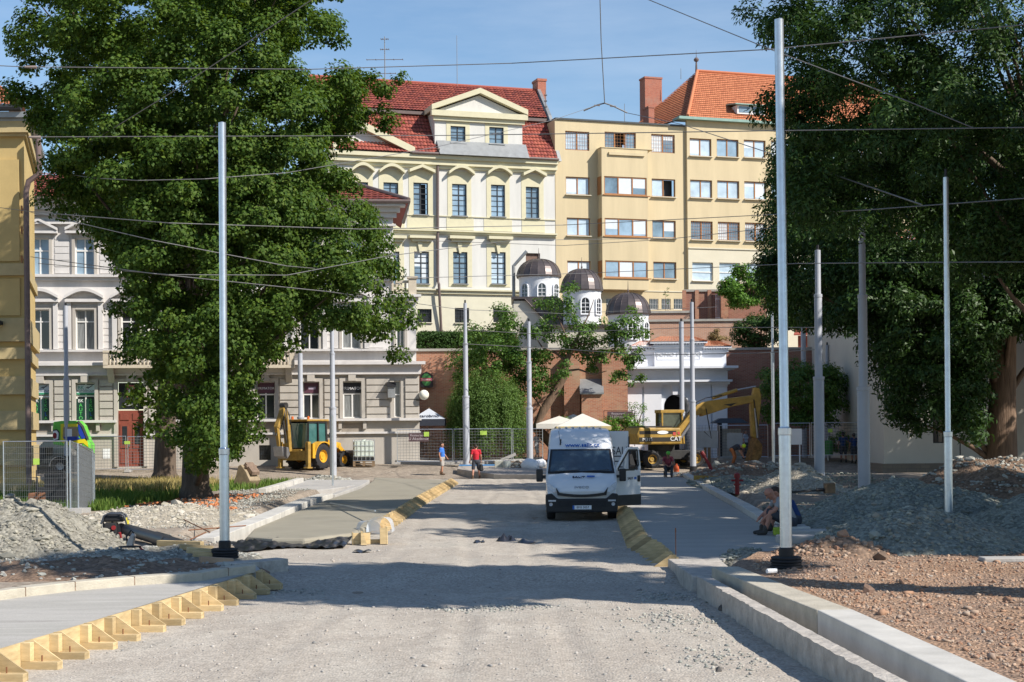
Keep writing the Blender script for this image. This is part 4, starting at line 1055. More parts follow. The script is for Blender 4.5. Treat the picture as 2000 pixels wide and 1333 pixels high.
# ------------------------------------------------------------------ white gateway
DG = 98.0
gp = PD(1222, 880, DG)
gate = thing('gateway', 'white neoclassical gateway with arched passage and small orange tile roofs', 'gate', (gp.x, DG, 0.6), 0)
def GU(px, py): q = PD(px, py, DG); return q.x - gp.x, q.z - 0.6
def GR(x0, y0, x1, y1): a, b = GU(x0, (y0+y1)/2)[0], GU(x1, (y0+y1)/2)[0]; return a, b, GU((x0+x1)/2, y1)[1], GU((x0+x1)/2, y0)[1]
M_gw = mat('gate_plaster', (0.78, 0.80, 0.84), 0.85, 0.035, 1.5)
a, b, c, d = GR(1223, 752, 1421, 880)
a0, a1, _, ztop = GR(1297, 770, 1347, 880); ac, ar = (a0 + a1) / 2, (a1 - a0) / 2; zs = ztop - ar
m = MB(); n_ = 16
m.box(a, a0, 0, 3, -0.5, d); m.box(a1, b, 0, 3, -0.5, d)
arc = [(ac + ar * math.cos(math.pi - math.pi * i / n_), zs + ar * math.sin(math.pi * i / n_)) for i in range(n_ + 1)]
for (x0, z0), (x1, z1) in zip(arc, arc[1:]):
    m.poly([(x0, 0, z0), (x1, 0, z1), (x1, 0, d), (x0, 0, d)]); m.poly([(x0, 0, z0), (x0, 3, z0), (x1, 3, z1), (x1, 0, z1)])
m.poly([(a0, 0, d), (a1, 0, d), (a1, 3, d), (a0, 3, d)])
m.build('wall', M_gw, gate)
m = MB(); m.box(a0 - 0.1, a1 + 0.1, 2.9, 3.0, -0.5, ztop + 0.1); m.build('passage', mat('passage_shade', (0.05,0.045,0.045), 0.9, 0.2), gate)  # dark panel closing the arch, its colour stands for the shade inside
for x0, x1 in ((1226, 1254), (1258, 1292), (1352, 1388), (1391, 1419)):
    p0, p1 = GU(x0, 800)[0], GU(x1, 800)[0]; m = MB(); m.box(p0, p1, -0.16, -0.003, -0.5, d - 0.15); m.box(p0 - 0.06, p1 + 0.06, -0.22, -0.002, d - 0.148, d); m.build('pilaster', M_gw, gate)
kx = GU(1318, 760); m = MB(); m.prism([(kx[0] - 0.14, 0, ztop - 0.05), (kx[0] + 0.14, 0, ztop - 0.05), (kx[0] + 0.24, 0, d), (kx[0] - 0.24, 0, d)], (0, -0.25, 0)); m.build('keystone', M_gw, gate)
for y0, y1, x0, x1, out in ((743, 747, 1221, 1428, 0.62), (747.3, 752, 1222, 1424, 0.38), (724, 742.6, 1223, 1421, 0.06), (716.5, 721, 1216, 1438, 0.95), (721.3, 723.7, 1220, 1432, 0.6)):
    a_, b_2, c_, d_ = GR(x0, y0, x1, y1); m = MB(); m.box(a_, b_2, -out, 2.8, c_, d_); m.build('cornice', M_gw, gate)
for x0, y0, x1, y1, out in ((1278, 679, 1371, 716, 0.1), (1240, 688, 1279, 716, -0.15), (1370, 688, 1419, 716, -0.15)):
    a_, b_2, c_, d_ = GR(x0, y0, x1, y1); m = MB(); m.box(a_, b_2, -out, 2.0, c_, d_); m.build('attic_block', M_gw, gate)
    m = MB(); m.box(a_ - 0.12, b_2 + 0.12, -out - 0.18, 2.1, d_, d_ + 0.16); m.box(a_ - 0.3, b_2 + 0.3, -out - 0.36, 2.2, d_ + 0.24, d_ + 0.36)
    k_ = int((b_2 - a_) / 0.16)
    for i in range(k_ + 1): u_ = a_ + (b_2 - a_) * i / k_; m.box(u_ - 0.04, u_ + 0.04, -out - 0.3, 2.0, d_ + 0.162, d_ + 0.238)
    m.build('dentil_cornice', M_gw, gate)
    m = MB(); zt_ = d_ + 0.37; e0, e1 = a_ - 0.36, b_2 + 0.36; hh_ = 0.38
    tiled(m, (e0, -out - 0.42, zt_), (e1, -out - 0.42, zt_), (e0 + 0.8, 1.0, zt_ + hh_), (e1 - 0.8, 1.0, zt_ + hh_), max(6, int((e1 - e0) / 0.22)), 5, 0.03, 0.03, 3)
    m.poly([(e0, -out - 0.4, zt_), (e0 + 0.8, 1.0, zt_ + hh_), (e0, 2.2, zt_)]); m.poly([(e1, -out - 0.4, zt_), (e1, 2.2, zt_), (e1 - 0.8, 1.0, zt_ + hh_)])
    m.build('tile_roof', M_tile_or, gate)
u_, z_ = GU(1325, 693)
text_obj('inscription', 'BONO PUBLICO', 0.36, mat('carved_letters', (0.50, 0.51, 0.53), 0.9, 0), gate, TXT(u_, -0.115, z_), 0.01, sx=1.12)
a_, b_2, c_, d_ = GR(1283, 684, 1367, 703); m = MB()
for q in ((a_, b_2, d_ - 0.03, d_), (a_, b_2, c_, c_ + 0.03), (a_, a_ + 0.03, c_ + 0.03, d_ - 0.03), (b_2 - 0.03, b_2, c_ + 0.03, d_ - 0.03)): m.box(q[0], q[1], -0.125, -0.102, q[2], q[3])
m.build('inscription_frame', M_gw, gate)

# ------------------------------------------------------------------ grey white town house on the left
X0, X1 = -940 / 3000 * 88.5, -180 / 3000 * 91.0
THW = math.atan2(2.5, X1 - X0)
FW = Fac((X0, 88.5), THW)
twn = thing('town_house', 'pale grey town house with rusticated ground floor, shop windows and balconies', 'building', (X0, 88.5, 0.5), THW)
def WU(px, py, off=0.0): u, z = FW.uv(px, py, off); return u, z - 0.5
def WR(x0, y0, x1, y1, off=0.0): a, b, c, d = FW.rect(x0, y0, x1, y1, off); return a, b, c - 0.5, d - 0.5
M_tw_up = mat('town_house_plaster', (0.61, 0.585, 0.56), 0.9, 0.10, 0.9, 0.06, 20, stretch=(1.3, 1, 0.3))
M_tw_lo = mat('town_house_stone', (0.45, 0.415, 0.365), 0.9, 0.11, 1.0, 0.08, 20, stretch=(1.3, 1, 0.35))
M_tw_dk = mat('town_house_panel', (0.30, 0.26, 0.215), 0.9, 0.1, 2)
uA = WU(-80, 700)[0]; uMn = WU(770, 700)[0]; uAn = WU(813, 700)[0]; uZ = WU(819, 780)[0]
zL = WU(450, 711)[1]; zAn = WU(800, 590)[1]; zTp = WU(450, 400)[1]
gw_ = [(62,750,97,824),(148,748,185.5,824),(230,747,281,912),(320,748,356,822),(412,747,448,820),(501,746,537.5,819),(591.5,746,624,818),(670,745,706,817),(770,744,783,815)]
cellar = [(506,870,529,899),(148,872,180,900)]
m = MB(); wall_holes(m, uA, uZ, -0.6, zL, [WR(*r) for r in gw_ + cellar], 0, 0.28); m.poly([(uZ, 0, -0.6), (uZ, 10, -0.6), (uZ, 10, zL), (uZ, 0, zL)]); m.build('ground_floor_wall', M_tw_lo, twn)
f1 = [(c_ - 18.5, 605, c_ + 18.5, 683) for c_ in (78, 166, 255, 343, 431, 519, 604)] + [(668,604,704,681), (774,604,790,680)]
f2 = [(c_ - 19, 465, c_ + 19, 537) for c_ in (77, 165, 254, 343, 431, 519, 607, 688)]
m = MB(); wall_holes(m, uA, uMn, zL, zTp, [WR(*r) for r in f1[:-1] + f2], 0.06, 0.28); m.poly([(uMn, 0.06, zL), (uMn, 10, zL), (uMn, 10, zTp), (uMn, 0.06, zTp)]); m.build('upper_wall', M_tw_up, twn)
m = MB(); wall_holes(m, uMn, uAn, zL, zAn, [WR(*f1[-1])], 0.06, 0.28); m.poly([(uAn, 0.06, zL), (uAn, 8, zL), (uAn, 8, zAn), (uAn, 0.06, zAn)]); m.poly([(uMn, 0.06, zAn), (uAn, 0.06, zAn), (uAn, 8, zAn), (uMn, 8, zAn)]); m.build('annex_wall', M_tw_up, twn)
for i, r in enumerate(gw_):
    if i == 2: continue
    q = WR(*r)
    if i == 8: window(twn, q, 0.2, M_win_white, M_pane_net, 1, 0.62, 0, 0.06, False); continue
    window(twn, q, 0.2, M_win_white, (M_glass_dark if i != 7 else M_pane_net), 2, 0.66, 0, 0.07, False)
for r in f1: window(twn, WR(*r), 0.26, M_win_white, rp_w.choice([M_glass_dark, M_pane_net]), 2, 0.7, 0, 0.06)
for i, r in enumerate(f2): window(twn, WR(*r), 0.26, M_win_white, M_pane_sky if i < 2 else M_pane_mid, 2, 0.66, 0, 0.07)
for r in cellar: window(twn, WR(*r), 0.2, M_win_dark, M_glass_dark, 2, None, 3, 0.04, bars=(5, 5))
# rustication blocks between ground floor windows
edges = [WU(x, 780)[0] for x in (-80, 40, 106, 140, 194, 221, 290, 311, 365, 403, 457, 492, 546, 583, 633, 661, 715, 762, 791, 818.5)]
zr0 = WU(450, 826)[1]; zr1 = WU(450, 740)[1]; nr = 6
for a_, b_ in zip(edges[0::2], edges[1::2]):
    rb = MB()
    for k in range(nr):
        z0_, z1_ = zr0 + (zr1 - zr0) * k / nr, zr0 + (zr1 - zr0) * (k + 1) / nr
        w_ = b_ - a_
        if w_ > 1.6:
            s_ = a_ + w_ * (0.36 if k % 2 else 0.64); rb.box(a_ + 0.02, s_ - 0.02, -0.09, -0.003, z0_ + 0.03, z1_ - 0.03); rb.box(s_ + 0.02, b_ - 0.02, -0.09, -0.003, z0_ + 0.03, z1_ - 0.03)
        else: rb.box(a_ + 0.02, b_ - 0.02, -0.09, -0.003, z0_ + 0.03, z1_ - 0.03)
    rb.build('rusticated_pier', M_tw_lo, twn, bevel=0.012)
ld = MB()
def ledge(mb, y0, y1, ua, ub, out, base=0.0): z1_, z0_ = WU(450, y0)[1], WU(450, y1)[1]; mb.box(ua, ub, -out, base - 0.002, z0_, z1_)
ledge(ld, 708, 714, uA, uZ + 0.35, 0.55); ledge(ld, 714.3, 730, uA, uZ + 0.12, 0.22); ledge(ld, 730.3, 733, uA, uZ + 0.08, 0.28)
ledge(ld, 819, 824, uA, WU(228, 820)[0], 0.34); ledge(ld, 819.5, 824.5, WU(283, 820)[0], uZ + 0.1, 0.34); ledge(ld, 846, 850, uA, WU(228, 820)[0], 0.16); ledge(ld, 846, 850, WU(283, 820)[0], uZ + 0.06, 0.16)
ledge(ld, 683, 687, uA, uAn + 0.1, 0.32); ledge(ld, 538, 543, uA, uMn + 0.1, 0.34); ledge(ld, 543.3, 549, uA, uMn + 0.05, 0.16)
ledge(ld, 576, 581, uMn - 0.2, uAn + 0.3, 0.5); ledge(ld, 581.3, 589, uMn - 0.1, uAn + 0.15, 0.25)
ledge(ld, 437, 441, uA, uMn + 0.15, 0.3); ledge(ld, 398, 404, uA, uMn + 0.7, 0.9); ledge(ld, 404.3, 414, uA, uMn + 0.4, 0.5); ledge(ld, 414.3, 424, uA, uMn + 0.2, 0.25)
ld.build('ledge', M_tw_up, twn)
pn = MB()
for i, r in enumerate(gw_):
    if i in (2, 8): continue
    a_, b_, c_, d_ = WR(r[0] - 2, 827, r[2] + 2, 844); pn.box(a_, b_, -0.02, -0.003, c_, d_)
pn.build('panel', M_tw_dk, twn)
for i, r in enumerate(gw_):
    a_, b_, c_, d_ = WR(*r)
    if i == 8: continue
    cs = MB()
    w_ = 0.2; cs.box(a_ - w_, a_, -0.12, -0.004, c_, d_ + 0.2); cs.box(b_, b_ + w_, -0.12, -0.004, c_, d_ + 0.2); cs.box(a_, b_, -0.123, -0.004, d_, d_ + 0.2)
    mid = (a_ + b_) / 2; cs.box(mid - 0.22, mid + 0.22, -0.26, -0.125, d_ + 0.02, d_ + 0.42)
    if i != 2:
        for s_ in (-1, 1): cs.box(mid + s_ * 0.72 - 0.1, mid + s_ * 0.72 + 0.1, -0.22, -0.024, WU(450, 840)[1], WU(450, 825)[1])
    cs.build('window_surround', M_tw_lo, twn)
for r in f1 + f2:
    a_, b_, c_, d_ = WR(*r); w_ = 0.16; cs = MB()
    cs.box(a_ - w_, a_, -0.06, 0.055, c_, d_ + 0.2); cs.box(b_, b_ + w_, -0.06, 0.055, c_, d_ + 0.2); cs.box(a_, b_, -0.063, 0.055, d_, d_ + 0.2); cs.build('window_surround', M_tw_lo, twn)
for r in f1[:-1]:
    a_, b_, c_, d_ = WR(*r); h = MB(); arc_band(h, a_ - 0.55, b_ + 0.55, d_ + 0.62, 0.42, 0.17, -0.42, 0.05, 12); h.box(a_ - 0.55, b_ + 0.55, -0.3, 0.052, d_ + 0.42, d_ + 0.6)
    for s_ in (a_ - 0.36, b_ + 0.36): h.box(s_ - 0.13, s_ + 0.13, -0.14, 0.053, c_ + 0.0, d_ + 0.41)
    h.build('window_hood', M_tw_up, twn)
for r in f2:
    a_, b_, c_, d_ = WR(*r); h = MB(); mid = (a_ + b_) / 2
    for p_, q_ in (((a_ - 0.5, d_ + 0.4), (mid, d_ + 0.95)), ((mid, d_ + 0.95), (b_ + 0.5, d_ + 0.4))): h.prism([(p_[0], 0.05, p_[1]), (q_[0], 0.05, q_[1]), (q_[0], 0.05, q_[1] + 0.16), (p_[0], 0.05, p_[1] + 0.16)], (0, -0.42, 0))
    h.box(a_ - 0.5, b_ + 0.5, -0.3, 0.052, d_ + 0.24, d_ + 0.38); h.build('window_hood', M_tw_up, twn)
for c_ in (122, 210, 299, 387, 475, 563, 645, 735):
    a_, b_ = WU(c_ - 14, 640)[0], WU(c_ + 14, 640)[0]
    gl = MB()
    for k in range(7): z0_, z1_ = WU(450, 680 - 13 * k)[1], WU(450, 669 - 13 * k)[1]; gl.box(a_, b_, 0.03, 0.058, z0_, z1_)
    gl.build('wall_panel', M_tw_up, twn); gl = MB()
    for k in range(6): z0_, z1_ = WU(450, 535 - 13 * k)[1], WU(450, 524 - 13 * k)[1]; gl.box(a_, b_, 0.03, 0.058, z0_, z1_)
    gl.build('wall_panel', M_tw_up, twn)
# balconies
M_bal = mat('balcony_stone', (0.55, 0.48, 0.37), 0.9, 0.12, 3)
def balcony(x0, x1, y0, y1, out=1.0):
    a_, b_, c_, d_ = WR(x0, y0, x1, y1, out); b = MB()
    b.box(a_, b_, -out, 0.0, c_ - 0.18, c_); b.box(a_, b_, -out - 0.06, -out + 0.16, d_ - 0.12, d_)
    for u_ in (a_ + 0.14, b_ - 0.14): b.box(u_ - 0.14, u_ + 0.14, -out - 0.02, -out + 0.14, c_, d_ - 0.12)
    k = int((b_ - a_ - 0.6) / 0.21)
    bo = b.build('balcony', M_bal, twn)
    ba = MB(); hh_ = d_ - 0.12 - c_
    for i in range(k + 1): ba.lathe([(0.05, 0), (0.07, 0.1 * hh_), (0.085, 0.35 * hh_), (0.045, 0.65 * hh_), (0.06, 0.85 * hh_), (0.05, hh_)], 8, (a_ + 0.38 + i * (b_ - a_ - 0.76) / k, -out + 0.06, c_))
    ba.build('baluster', M_bal, bo)
    br = MB()
    for u_ in (a_ + 0.35, b_ - 0.35): br.prism([(u_ - 0.18, 0, c_ - 0.18), (u_ - 0.18, -out * 0.8, c_ - 0.18), (u_ - 0.18, -out * 0.5, c_ - 0.6), (u_ - 0.18, 0, c_ - 1.1)], (0.36, 0, 0))
    br.build('bracket', M_tw_lo, bo)
balcony(201, 316, 685, 713); balcony(466, 575, 684, 713)
a_, b_, c_, d_ = WR(798, 545, 813, 576); m = MB(); m.box(a_, b_, -0.25, 0.3, c_, d_); m.box(a_ - 0.08, b_ + 0.08, -0.33, 0.38, d_, d_ + 0.12); m.box(WU(772, 560)[0], a_, -0.1, 0.1, d_ - 0.25, d_ - 0.1)
for k in range(4): m.box(a_ - 0.25 - 0.25 * k, a_ - 0.13 - 0.25 * k, -0.06, 0.06, c_, d_ - 0.25)
m.build('parapet', M_bal, twn)
# hipped roof
ev = WU(450, 396)[1]; u1_ = uMn + 0.9; rf = MB()
ui, zi = WU(655, 345, -5)
tiled(rf, (uA, -0.95, ev), (u1_, -0.95, ev), (uA, 5, zi), (u1_ - 5, 5, zi), 70, 14, 0.05, 0.05, 3)
rf.poly([(u1_, -0.95, ev), (u1_, 11, ev), (u1_ - 5, 5, zi)])
roof = rf.build('roof', M_tile, twn)
rb = MB(); rb.poly([(uA, -0.9, ev - 0.06), (uA, 5, zi - 0.08), (u1_ - 5, 5, zi - 0.08), (u1_, -0.9, ev - 0.06)]); rb.tube([(uA, -1.0, ev), (u1_ + 0.05, -1.0, ev), (u1_ + 0.05, 8, ev)], 0.12); rb.tube([(u1_, -0.95, ev + 0.1), (u1_ - 5, 5, zi + 0.1)], 0.14); rb.build('roof_edge', M_gutter, roof)
# door
a_, b_, c_, d_ = WR(231, 802, 280, 912)
M_door = mat('red_brown_door', (0.23, 0.06, 0.038), 0.6, 0.15, 3)
dr = MB(); dr.box(a_, b_, 0.15, 0.22, c_, d_)
w_ = (b_ - a_) / 2
for k in range(2):
    x_ = a_ + k * w_
    for z0_, z1_ in ((0.06, 0.27), (0.33, 0.76), (0.83, 0.95)): dr.box(x_ + 0.1, x_ + w_ - 0.1, 0.11, 0.148, c_ + (d_ - c_) * z0_, c_ + (d_ - c_) * z1_)
do = dr.build('door', M_door, twn)
g_ = MB()
for k in range(2): g_.box(a_ + k * w_ + 0.22, a_ + k * w_ + w_ - 0.22, 0.095, 0.108, c_ + (d_ - c_) * 0.4, c_ + (d_ - c_) * 0.72)
g_.build('door_glass', M_glass_dark, do); g_ = MB(); g_.box(a_ + w_ - 0.12, a_ + w_ - 0.07, 0.05, 0.11, c_ + 1.15, c_ + 1.35); g_.build('handle', M_steel, do)
g_ = MB(); at, bt_, ct, dt_ = WR(231, 748, 280, 800); g_.box(at, bt_, 0.16, 0.2, ct, dt_); tro = g_.build('transom_window', M_glass_dark, twn)
# signs on it
def wsign(name, label, x0, y0, x1, y1, m_, y=-0.05, cat='sign', th=0.04):
    a_, b_, c_, d_ = WR(x0, y0, x1, y1); b = MB(); b.box(0, b_ - a_, 0, th, 0, d_ - c_)
    wo_ = FW.o + FW.u * a_ - FW.n * y
    t = thing(name, label, cat, (wo_.x, wo_.y, c_ + 0.5), THW); b.build('board', m_, t); return t, b_ - a_, d_ - c_
M_sgn_w = mat('sign_white', (0.62, 0.68, 0.74), 0.5, 0.05); M_sgn_dg = mat('sign_dark_green', (0.012, 0.045, 0.032), 0.4, 0.1); M_sgn_g = mat('sign_green', (0.06, 0.28, 0.16), 0.5, 0.1)
for k, dx in ((0, -86.5), (1, 0)):
    wl = ('left', 'right')[k]
    x0, x1 = 148.6 + dx, 185 + dx
    if k == 0: x0, x1 = 61.5, 96.5
    t, W_, H_ = wsign('shop_sign', f'white driving school sign with green stripe over the {wl} shop window', x0, 752, x1, 771, M_sgn_w, 0.14)
    s_ = MB(); s_.box(0, W_, -0.012, -0.002, 0.0, H_ * 0.2); s_.build('stripe', M_sgn_g, t)
    text_obj('lettering', 'BK', 0.30, mat('sign_teal', (0.02, 0.22, 0.2), 0.5, 0), t, TXT(W_ * 0.24, -0.006, H_ * 0.70)); text_obj('lettering', 'AUTOŠKOLA', 0.165, M_lit_dk, t, TXT(W_ * 0.48, -0.006, H_ * 0.38))
    s_ = MB(); s_.tube([(W_ * 0.5, -0.01, H_ * 0.66), (W_ * 0.64, -0.01, H_ * 0.80), (W_ * 0.60, -0.01, H_ * 0.62), (W_ * 0.86, -0.01, H_ * 0.94)], 0.02, 5); s_.build('swoosh', M_lit_dk, t)
    hx = (x0 + x1) / 2
    t, W_, H_ = wsign('window_sign', f'tall dark green panel lettered with auto in the {wl} shop window', x0, 779, hx - 1.6, 823, M_sgn_dg, 0.15)
    text_obj('lettering', 'BK', 0.26, M_lit, t, TXT(W_ / 2, -0.006, H_ * 0.90))
    for i, ch_ in enumerate('AUTO'): text_obj('lettering', ch_, 0.29, M_lit_green, t, TXT(W_ / 2, -0.006, H_ * (0.70 - 0.19 * i)))
    t, W_, H_ = wsign('window_sign', f'tall dark green panel lettered with škola in the {wl} shop window', hx + 1.6, 779, x1, 823, M_sgn_dg, 0.15)
    for i, ch_ in enumerate('ŠKOLA'): text_obj('lettering', ch_, 0.28, (M_lit_blue if ch_ == 'L' else M_lit_green), t, TXT(W_ / 2, -0.006, H_ * (0.88 - 0.19 * i)))
t, W_, H_ = wsign('poster', 'red poster with a pale cross emblem above the red brown door', 247, 753, 264, 776, mat('poster_red', (0.50, 0.13, 0.16), 0.6, 0.1), 0.13)
s_ = MB()
for an in range(4):
    M3 = Matrix.Rotation(an * math.pi / 4, 3, 'Y'); s_.obox((W_ / 2, -0.006 - an * 0.003, H_ * 0.56), (W_ * 0.8, 0.004, 0.07), M3)
s_.build('emblem', M_lit, t)
t, W_, H_ = wsign('window_lettering', 'white lettering strip under the poster above the door', 240, 788, 270, 796, M_black, 0.14)
text_obj('lettering', 'CHARITA', 0.17, M_lit, t, TXT(W_ / 2, -0.006, H_ * 0.6))
for x0, x1, lb, s, hgt in ((503, 536, 'dark sign lettered in white over the window beside the left balcony', 'PRIMATOR', 0.2), (594, 622, 'dark red sign over the window behind the backhoe loader', '', 0.19), (671, 705, 'dark sign with white beer lettering over the window right of the backhoe', 'PRIMATOR', 0.24)):
    t, W_, H_ = wsign('shop_sign', lb, x0, 748, x1, 768, (M_black if 'red' not in lb else mat('sign_wine', (0.10, 0.04, 0.06), 0.5, 0.2)), 0.15)
    if s: text_obj('lettering', s, hgt, M_lit, t, TXT(W_ / 2, -0.006, H_ * 0.45))
    else: q_ = MB(); q_.box(W_ * 0.3, W_ * 0.8, -0.01, -0.002, H_ * 0.35, H_ * 0.6); q_.build('pale_patch', mat('patch_lilac', (0.40, 0.34, 0.42), 0.6, 0.2, 5), t)
t, W_, H_ = wsign('notice_board', 'white paper notice on the wall left of the red brown door', 201, 877, 215, 896, M_white, -0.02)
t = thing('air_conditioner', 'grey box with hood on the wall right of the last shop window', 'box', tuple(FW.o + FW.u * WU(763, 765)[0] + FW.n * 0.12) + (WU(763, 778)[1] + 0.5,), THW)
b = MB(); b.box(-0.2, 0.25, -0.35, 0.0, 0, 0.75); b.build('housing', M_zinc, t, bevel=0.03); b = MB(); b.prism([(-0.25, -0.45, 0.7), (-0.25, 0, 0.95), (-0.25, 0, 0.752), (-0.25, -0.45, 0.66)], (0.55, 0, 0)); b.build('hood', M_black, t)
t = thing('globe_lamp', 'white globe lamp on the corner of the grey town house', 'lamp', tuple(FW.o + FW.u * (WU(821, 772)[0]) + FW.n * 0.1) + (WU(821, 772)[1] + 0.5,), THW)
b = MB(); b.lathe([(0.01, -0.3)] + [(0.3 * math.sin(a * math.pi / 8), -0.3 * math.cos(a * math.pi / 8)) for a in range(1, 8)] + [(0.01, 0.3)], 16, (0.2, -0.1, 0)); b.build('globe', mat('lamp_globe', (0.8, 0.78, 0.68), 0.4, 0.02), t, smooth=True, ang=80); b = MB(); b.beam((-0.25, -0.02, -0.3), (0.2, -0.1, -0.3), 0.05, 0.05); b.build('arm', M_win_dark, t)

# ------------------------------------------------------------------ near ochre house at the left edge
DO = 60.0
oh_ = thing('ochre_house', 'ochre yellow corner house with banded stonework at the left edge', 'building', (PD(52, 900, DO).x, DO, 0.2), 0)
def OU(px, py, D=DO): q = PD(px, py, D); return q.x - oh_.location.x, q.z - 0.2
M_och = mat('ochre_plaster', (0.52, 0.385, 0.165), 0.9, 0.10, 0.8, 0.1, 12); M_och2 = mat('ochre_stone', (0.48, 0.38, 0.20), 0.9, 0.12, 1.5, 0.1, 12)
ze = OU(20, 222)[1]
m = MB(); m.prism([(-7, 0, -0.5), (0, 0, -0.5), (-2.4, 9, -0.5), (-7, 9, -0.5)], (0, 0, ze + 0.5)); m.build('wall', M_och, oh_)
for y0, y1, out in ((943, 990, 0.26), (872, 909, 0.22), (803, 840, 0.22), (736, 771, 0.22), (680, 702, 0.22), (623, 668, 0.30), (516, 539, 0.2), (238, 262, 0.34), (262.4, 268, 0.2)):
    z1_, z0_ = OU(20, y0)[1], OU(20, y1)[1]; st = MB(); st.prism([(-7.1, -out, z0_), (out * 0.8, -out, z0_), (out * 0.8 - 2.45, 9, z0_), (-7.1, 9, z0_)], (0, 0, z1_ - z0_)); st.build('stone_band', M_och2, oh_)
pn = MB()
for y0, y1 in ((308, 516), (540, 622)):
    z1_, z0_ = OU(20, y0)[1], OU(20, y1)[1]; pn.box(-7, -0.18, -0.1, -0.003, z0_ + 0.1, z1_ - 0.1)
pn.build('wall_panel', M_och, oh_)
en = MB(); zc0, zc1 = OU(20, 240)[1], OU(20, 224)[1]
en.prism([(-7.3, -0.35, zc0), (0.28, -0.35, zc0), (-2.1, 9, zc0), (-7.3, 9, zc0)], (0, 0, 0.1)); en.prism([(-7.4, -0.55, zc0 + 0.1), (0.5, -0.55, zc0 + 0.1), (-1.9, 9, zc0 + 0.1), (-7.4, 9, zc0 + 0.1)], (0, 0, zc1 - zc0 - 0.1)); en.build('cornice', M_zinc, oh_)
gt = MB(); gt.tube([(-7.4, -0.62, ze + 0.1), (0.1, -0.62, ze + 0.1)], 0.14, 8); gt.build('gutter', M_win_dark, oh_)
rf = MB(); tiled(rf, (-7.4, -0.5, ze + 0.2), (0.2, -0.5, ze + 0.2), (-7.4, 3.6, ze + 2.6), (-2.9, 3.6, ze + 2.6), 24, 12, 0.06, 0.05); rf.poly([(0.2, -0.5, ze + 0.2), (-2.3, 8.8, ze + 0.2), (-2.9, 3.6, ze + 2.6)]); rf.build('roof', M_tile_or, oh_)
dp = MB(); A = lambda x, y: OU(x, y)
p1, p2, p3, p4, p5 = A(82, 305), A(85, 342), A(62, 358), A(57, 378), A(63, 985)
dp.tube([(p1[0], -0.45, p1[1] + 1), (p1[0], -0.45, p1[1]), (p2[0], -0.45, p2[1]), (p3[0], -0.4, p3[1]), (p4[0], -0.38, p4[1]), (p5[0], -0.38, p5[1])], 0.11, 10); dp.build('drainpipe', mat('brown_drainpipe', (0.17, 0.12, 0.11), 0.5, 0.15, 3), oh_, smooth=True)
hk = MB()
for y_ in (411, 451, 508):
    q = A(45, y_); hk.box(q[0] - 0.02, q[0] + 0.02, -0.2, -0.101, q[1] - 0.15, q[1] + 0.15); hk.box(q[0] - 0.02, q[0] + 0.25, -0.22, -0.18, q[1] - 0.02, q[1] + 0.02)
hk.build('hook', M_win_brown, oh_)
lm = MB(); q = A(5, 634); lm.box(q[0] - 0.4, q[0] + 0.12, -0.75, -0.31, q[1] - 0.05, q[1] + 0.1); lm.build('lamp_arm', M_win_dark, oh_)

# ------------------------------------------------------------------ church wall and red building on the right
DC = 82.0
cp = PD(1727, 900, DC)
chu = thing('church', 'plain pale church side wall behind the dark tree at the right', 'church', (cp.x, DC, 0.3), 0)
def CU(px, py): q = PD(px, py, DC); return q.x - cp.x, q.z - 0.3
M_chu = mat('church_plaster', (0.58, 0.545, 0.47), 0.92, 0.05, 0.6, 0.05, 20); M_plinth = mat_brick('rubble_plinth', (0.26,0.21,0.16), (0.32,0.25,0.19), (0.2,0.17,0.14), 0.5, 0.2)
u2_ = CU(2120, 800)[0]
w1 = (*[CU(x, 820)[0] for x in (1822, 1846)], CU(1834, 866)[1], CU(1834, 640)[1])
zb = CU(1850, 905)[1]
m = MB(); wall_holes(m, 0, u2_, zb, 12.0, [w1], 0, 0.4); m.poly([(0, 0, zb), (0, 0, 12.0), (0, 21, 12.0), (0, 21, zb)]); m.build('wall', M_chu, chu)
m = MB(); m.box(-0.12, u2_, -0.15, 21, -0.6, zb); m.build('plinth', M_plinth, chu)
window(chu, w1, 0.25, M_win_dark, M_glass_dark, 2, None, 8, 0.05)
m = MB(); tiled(m, (-0.5, -0.6, 11.9), (u2_, -0.6, 11.9), (4.5, 10, 14.5), (u2_, 10, 14.5), 50, 20, 0.04, 0.05, 3); m.poly([(-0.5, -0.6, 11.9), (4.5, 10, 14.5), (-0.5, 21, 11.9)]); m.build('roof', M_tile_or, chu)
m = MB(); q = CU(1872, 866); m.tube([(q[0], -0.3, -0.3), (q[0], -0.3, q[1])], 0.03, 6); m.box(q[0] - 0.15, q[0] + 0.15, -0.32, -0.28, q[1] - 0.7, q[1] - 0.66); m.build('wall_pipe', M_win_dark, chu)
DRd = 116.0
rp0 = PD(1560, 850, DRd)
red = thing('red_building', 'dark red terracotta building with arched windows behind the round bush', 'building', (rp0.x, DRd, 0.5), 0)
def RU(px, py): q = PD(px, py, DRd); return q.x - rp0.x, q.z - 0.5
M_redp = mat('terracotta', (0.36, 0.095, 0.055), 0.9, 0.12, 2); M_redd = mat('terracotta_trim', (0.42, 0.13, 0.075), 0.9, 0.1, 2)
rh = [(*[RU(x, 790)[0] for x in (c_ - 9, c_ + 9)], RU(c_, 815)[1], RU(c_, 770)[1]) for c_ in (1605, 1664, 1717, 1770, 1823)]
m = MB(); u9 = RU(1860, 800)[0]; zt = RU(1700, 655)[1]; wall_holes(m, 0, u9, -0.6, zt, rh, 0, 0.3); m.build('wall', M_redp, red)
for h in rh:
    f = window(red, h, 0.2, M_win_dark, M_glass_dark, 2, 0.7, 0, 0.06); s_ = MB(); arc_band(s_, h[0] - 0.2, h[1] + 0.2, h[3], 0.55, 0.2, -0.15, -0.003); s_.build('arch', M_redd, f)
m = MB()
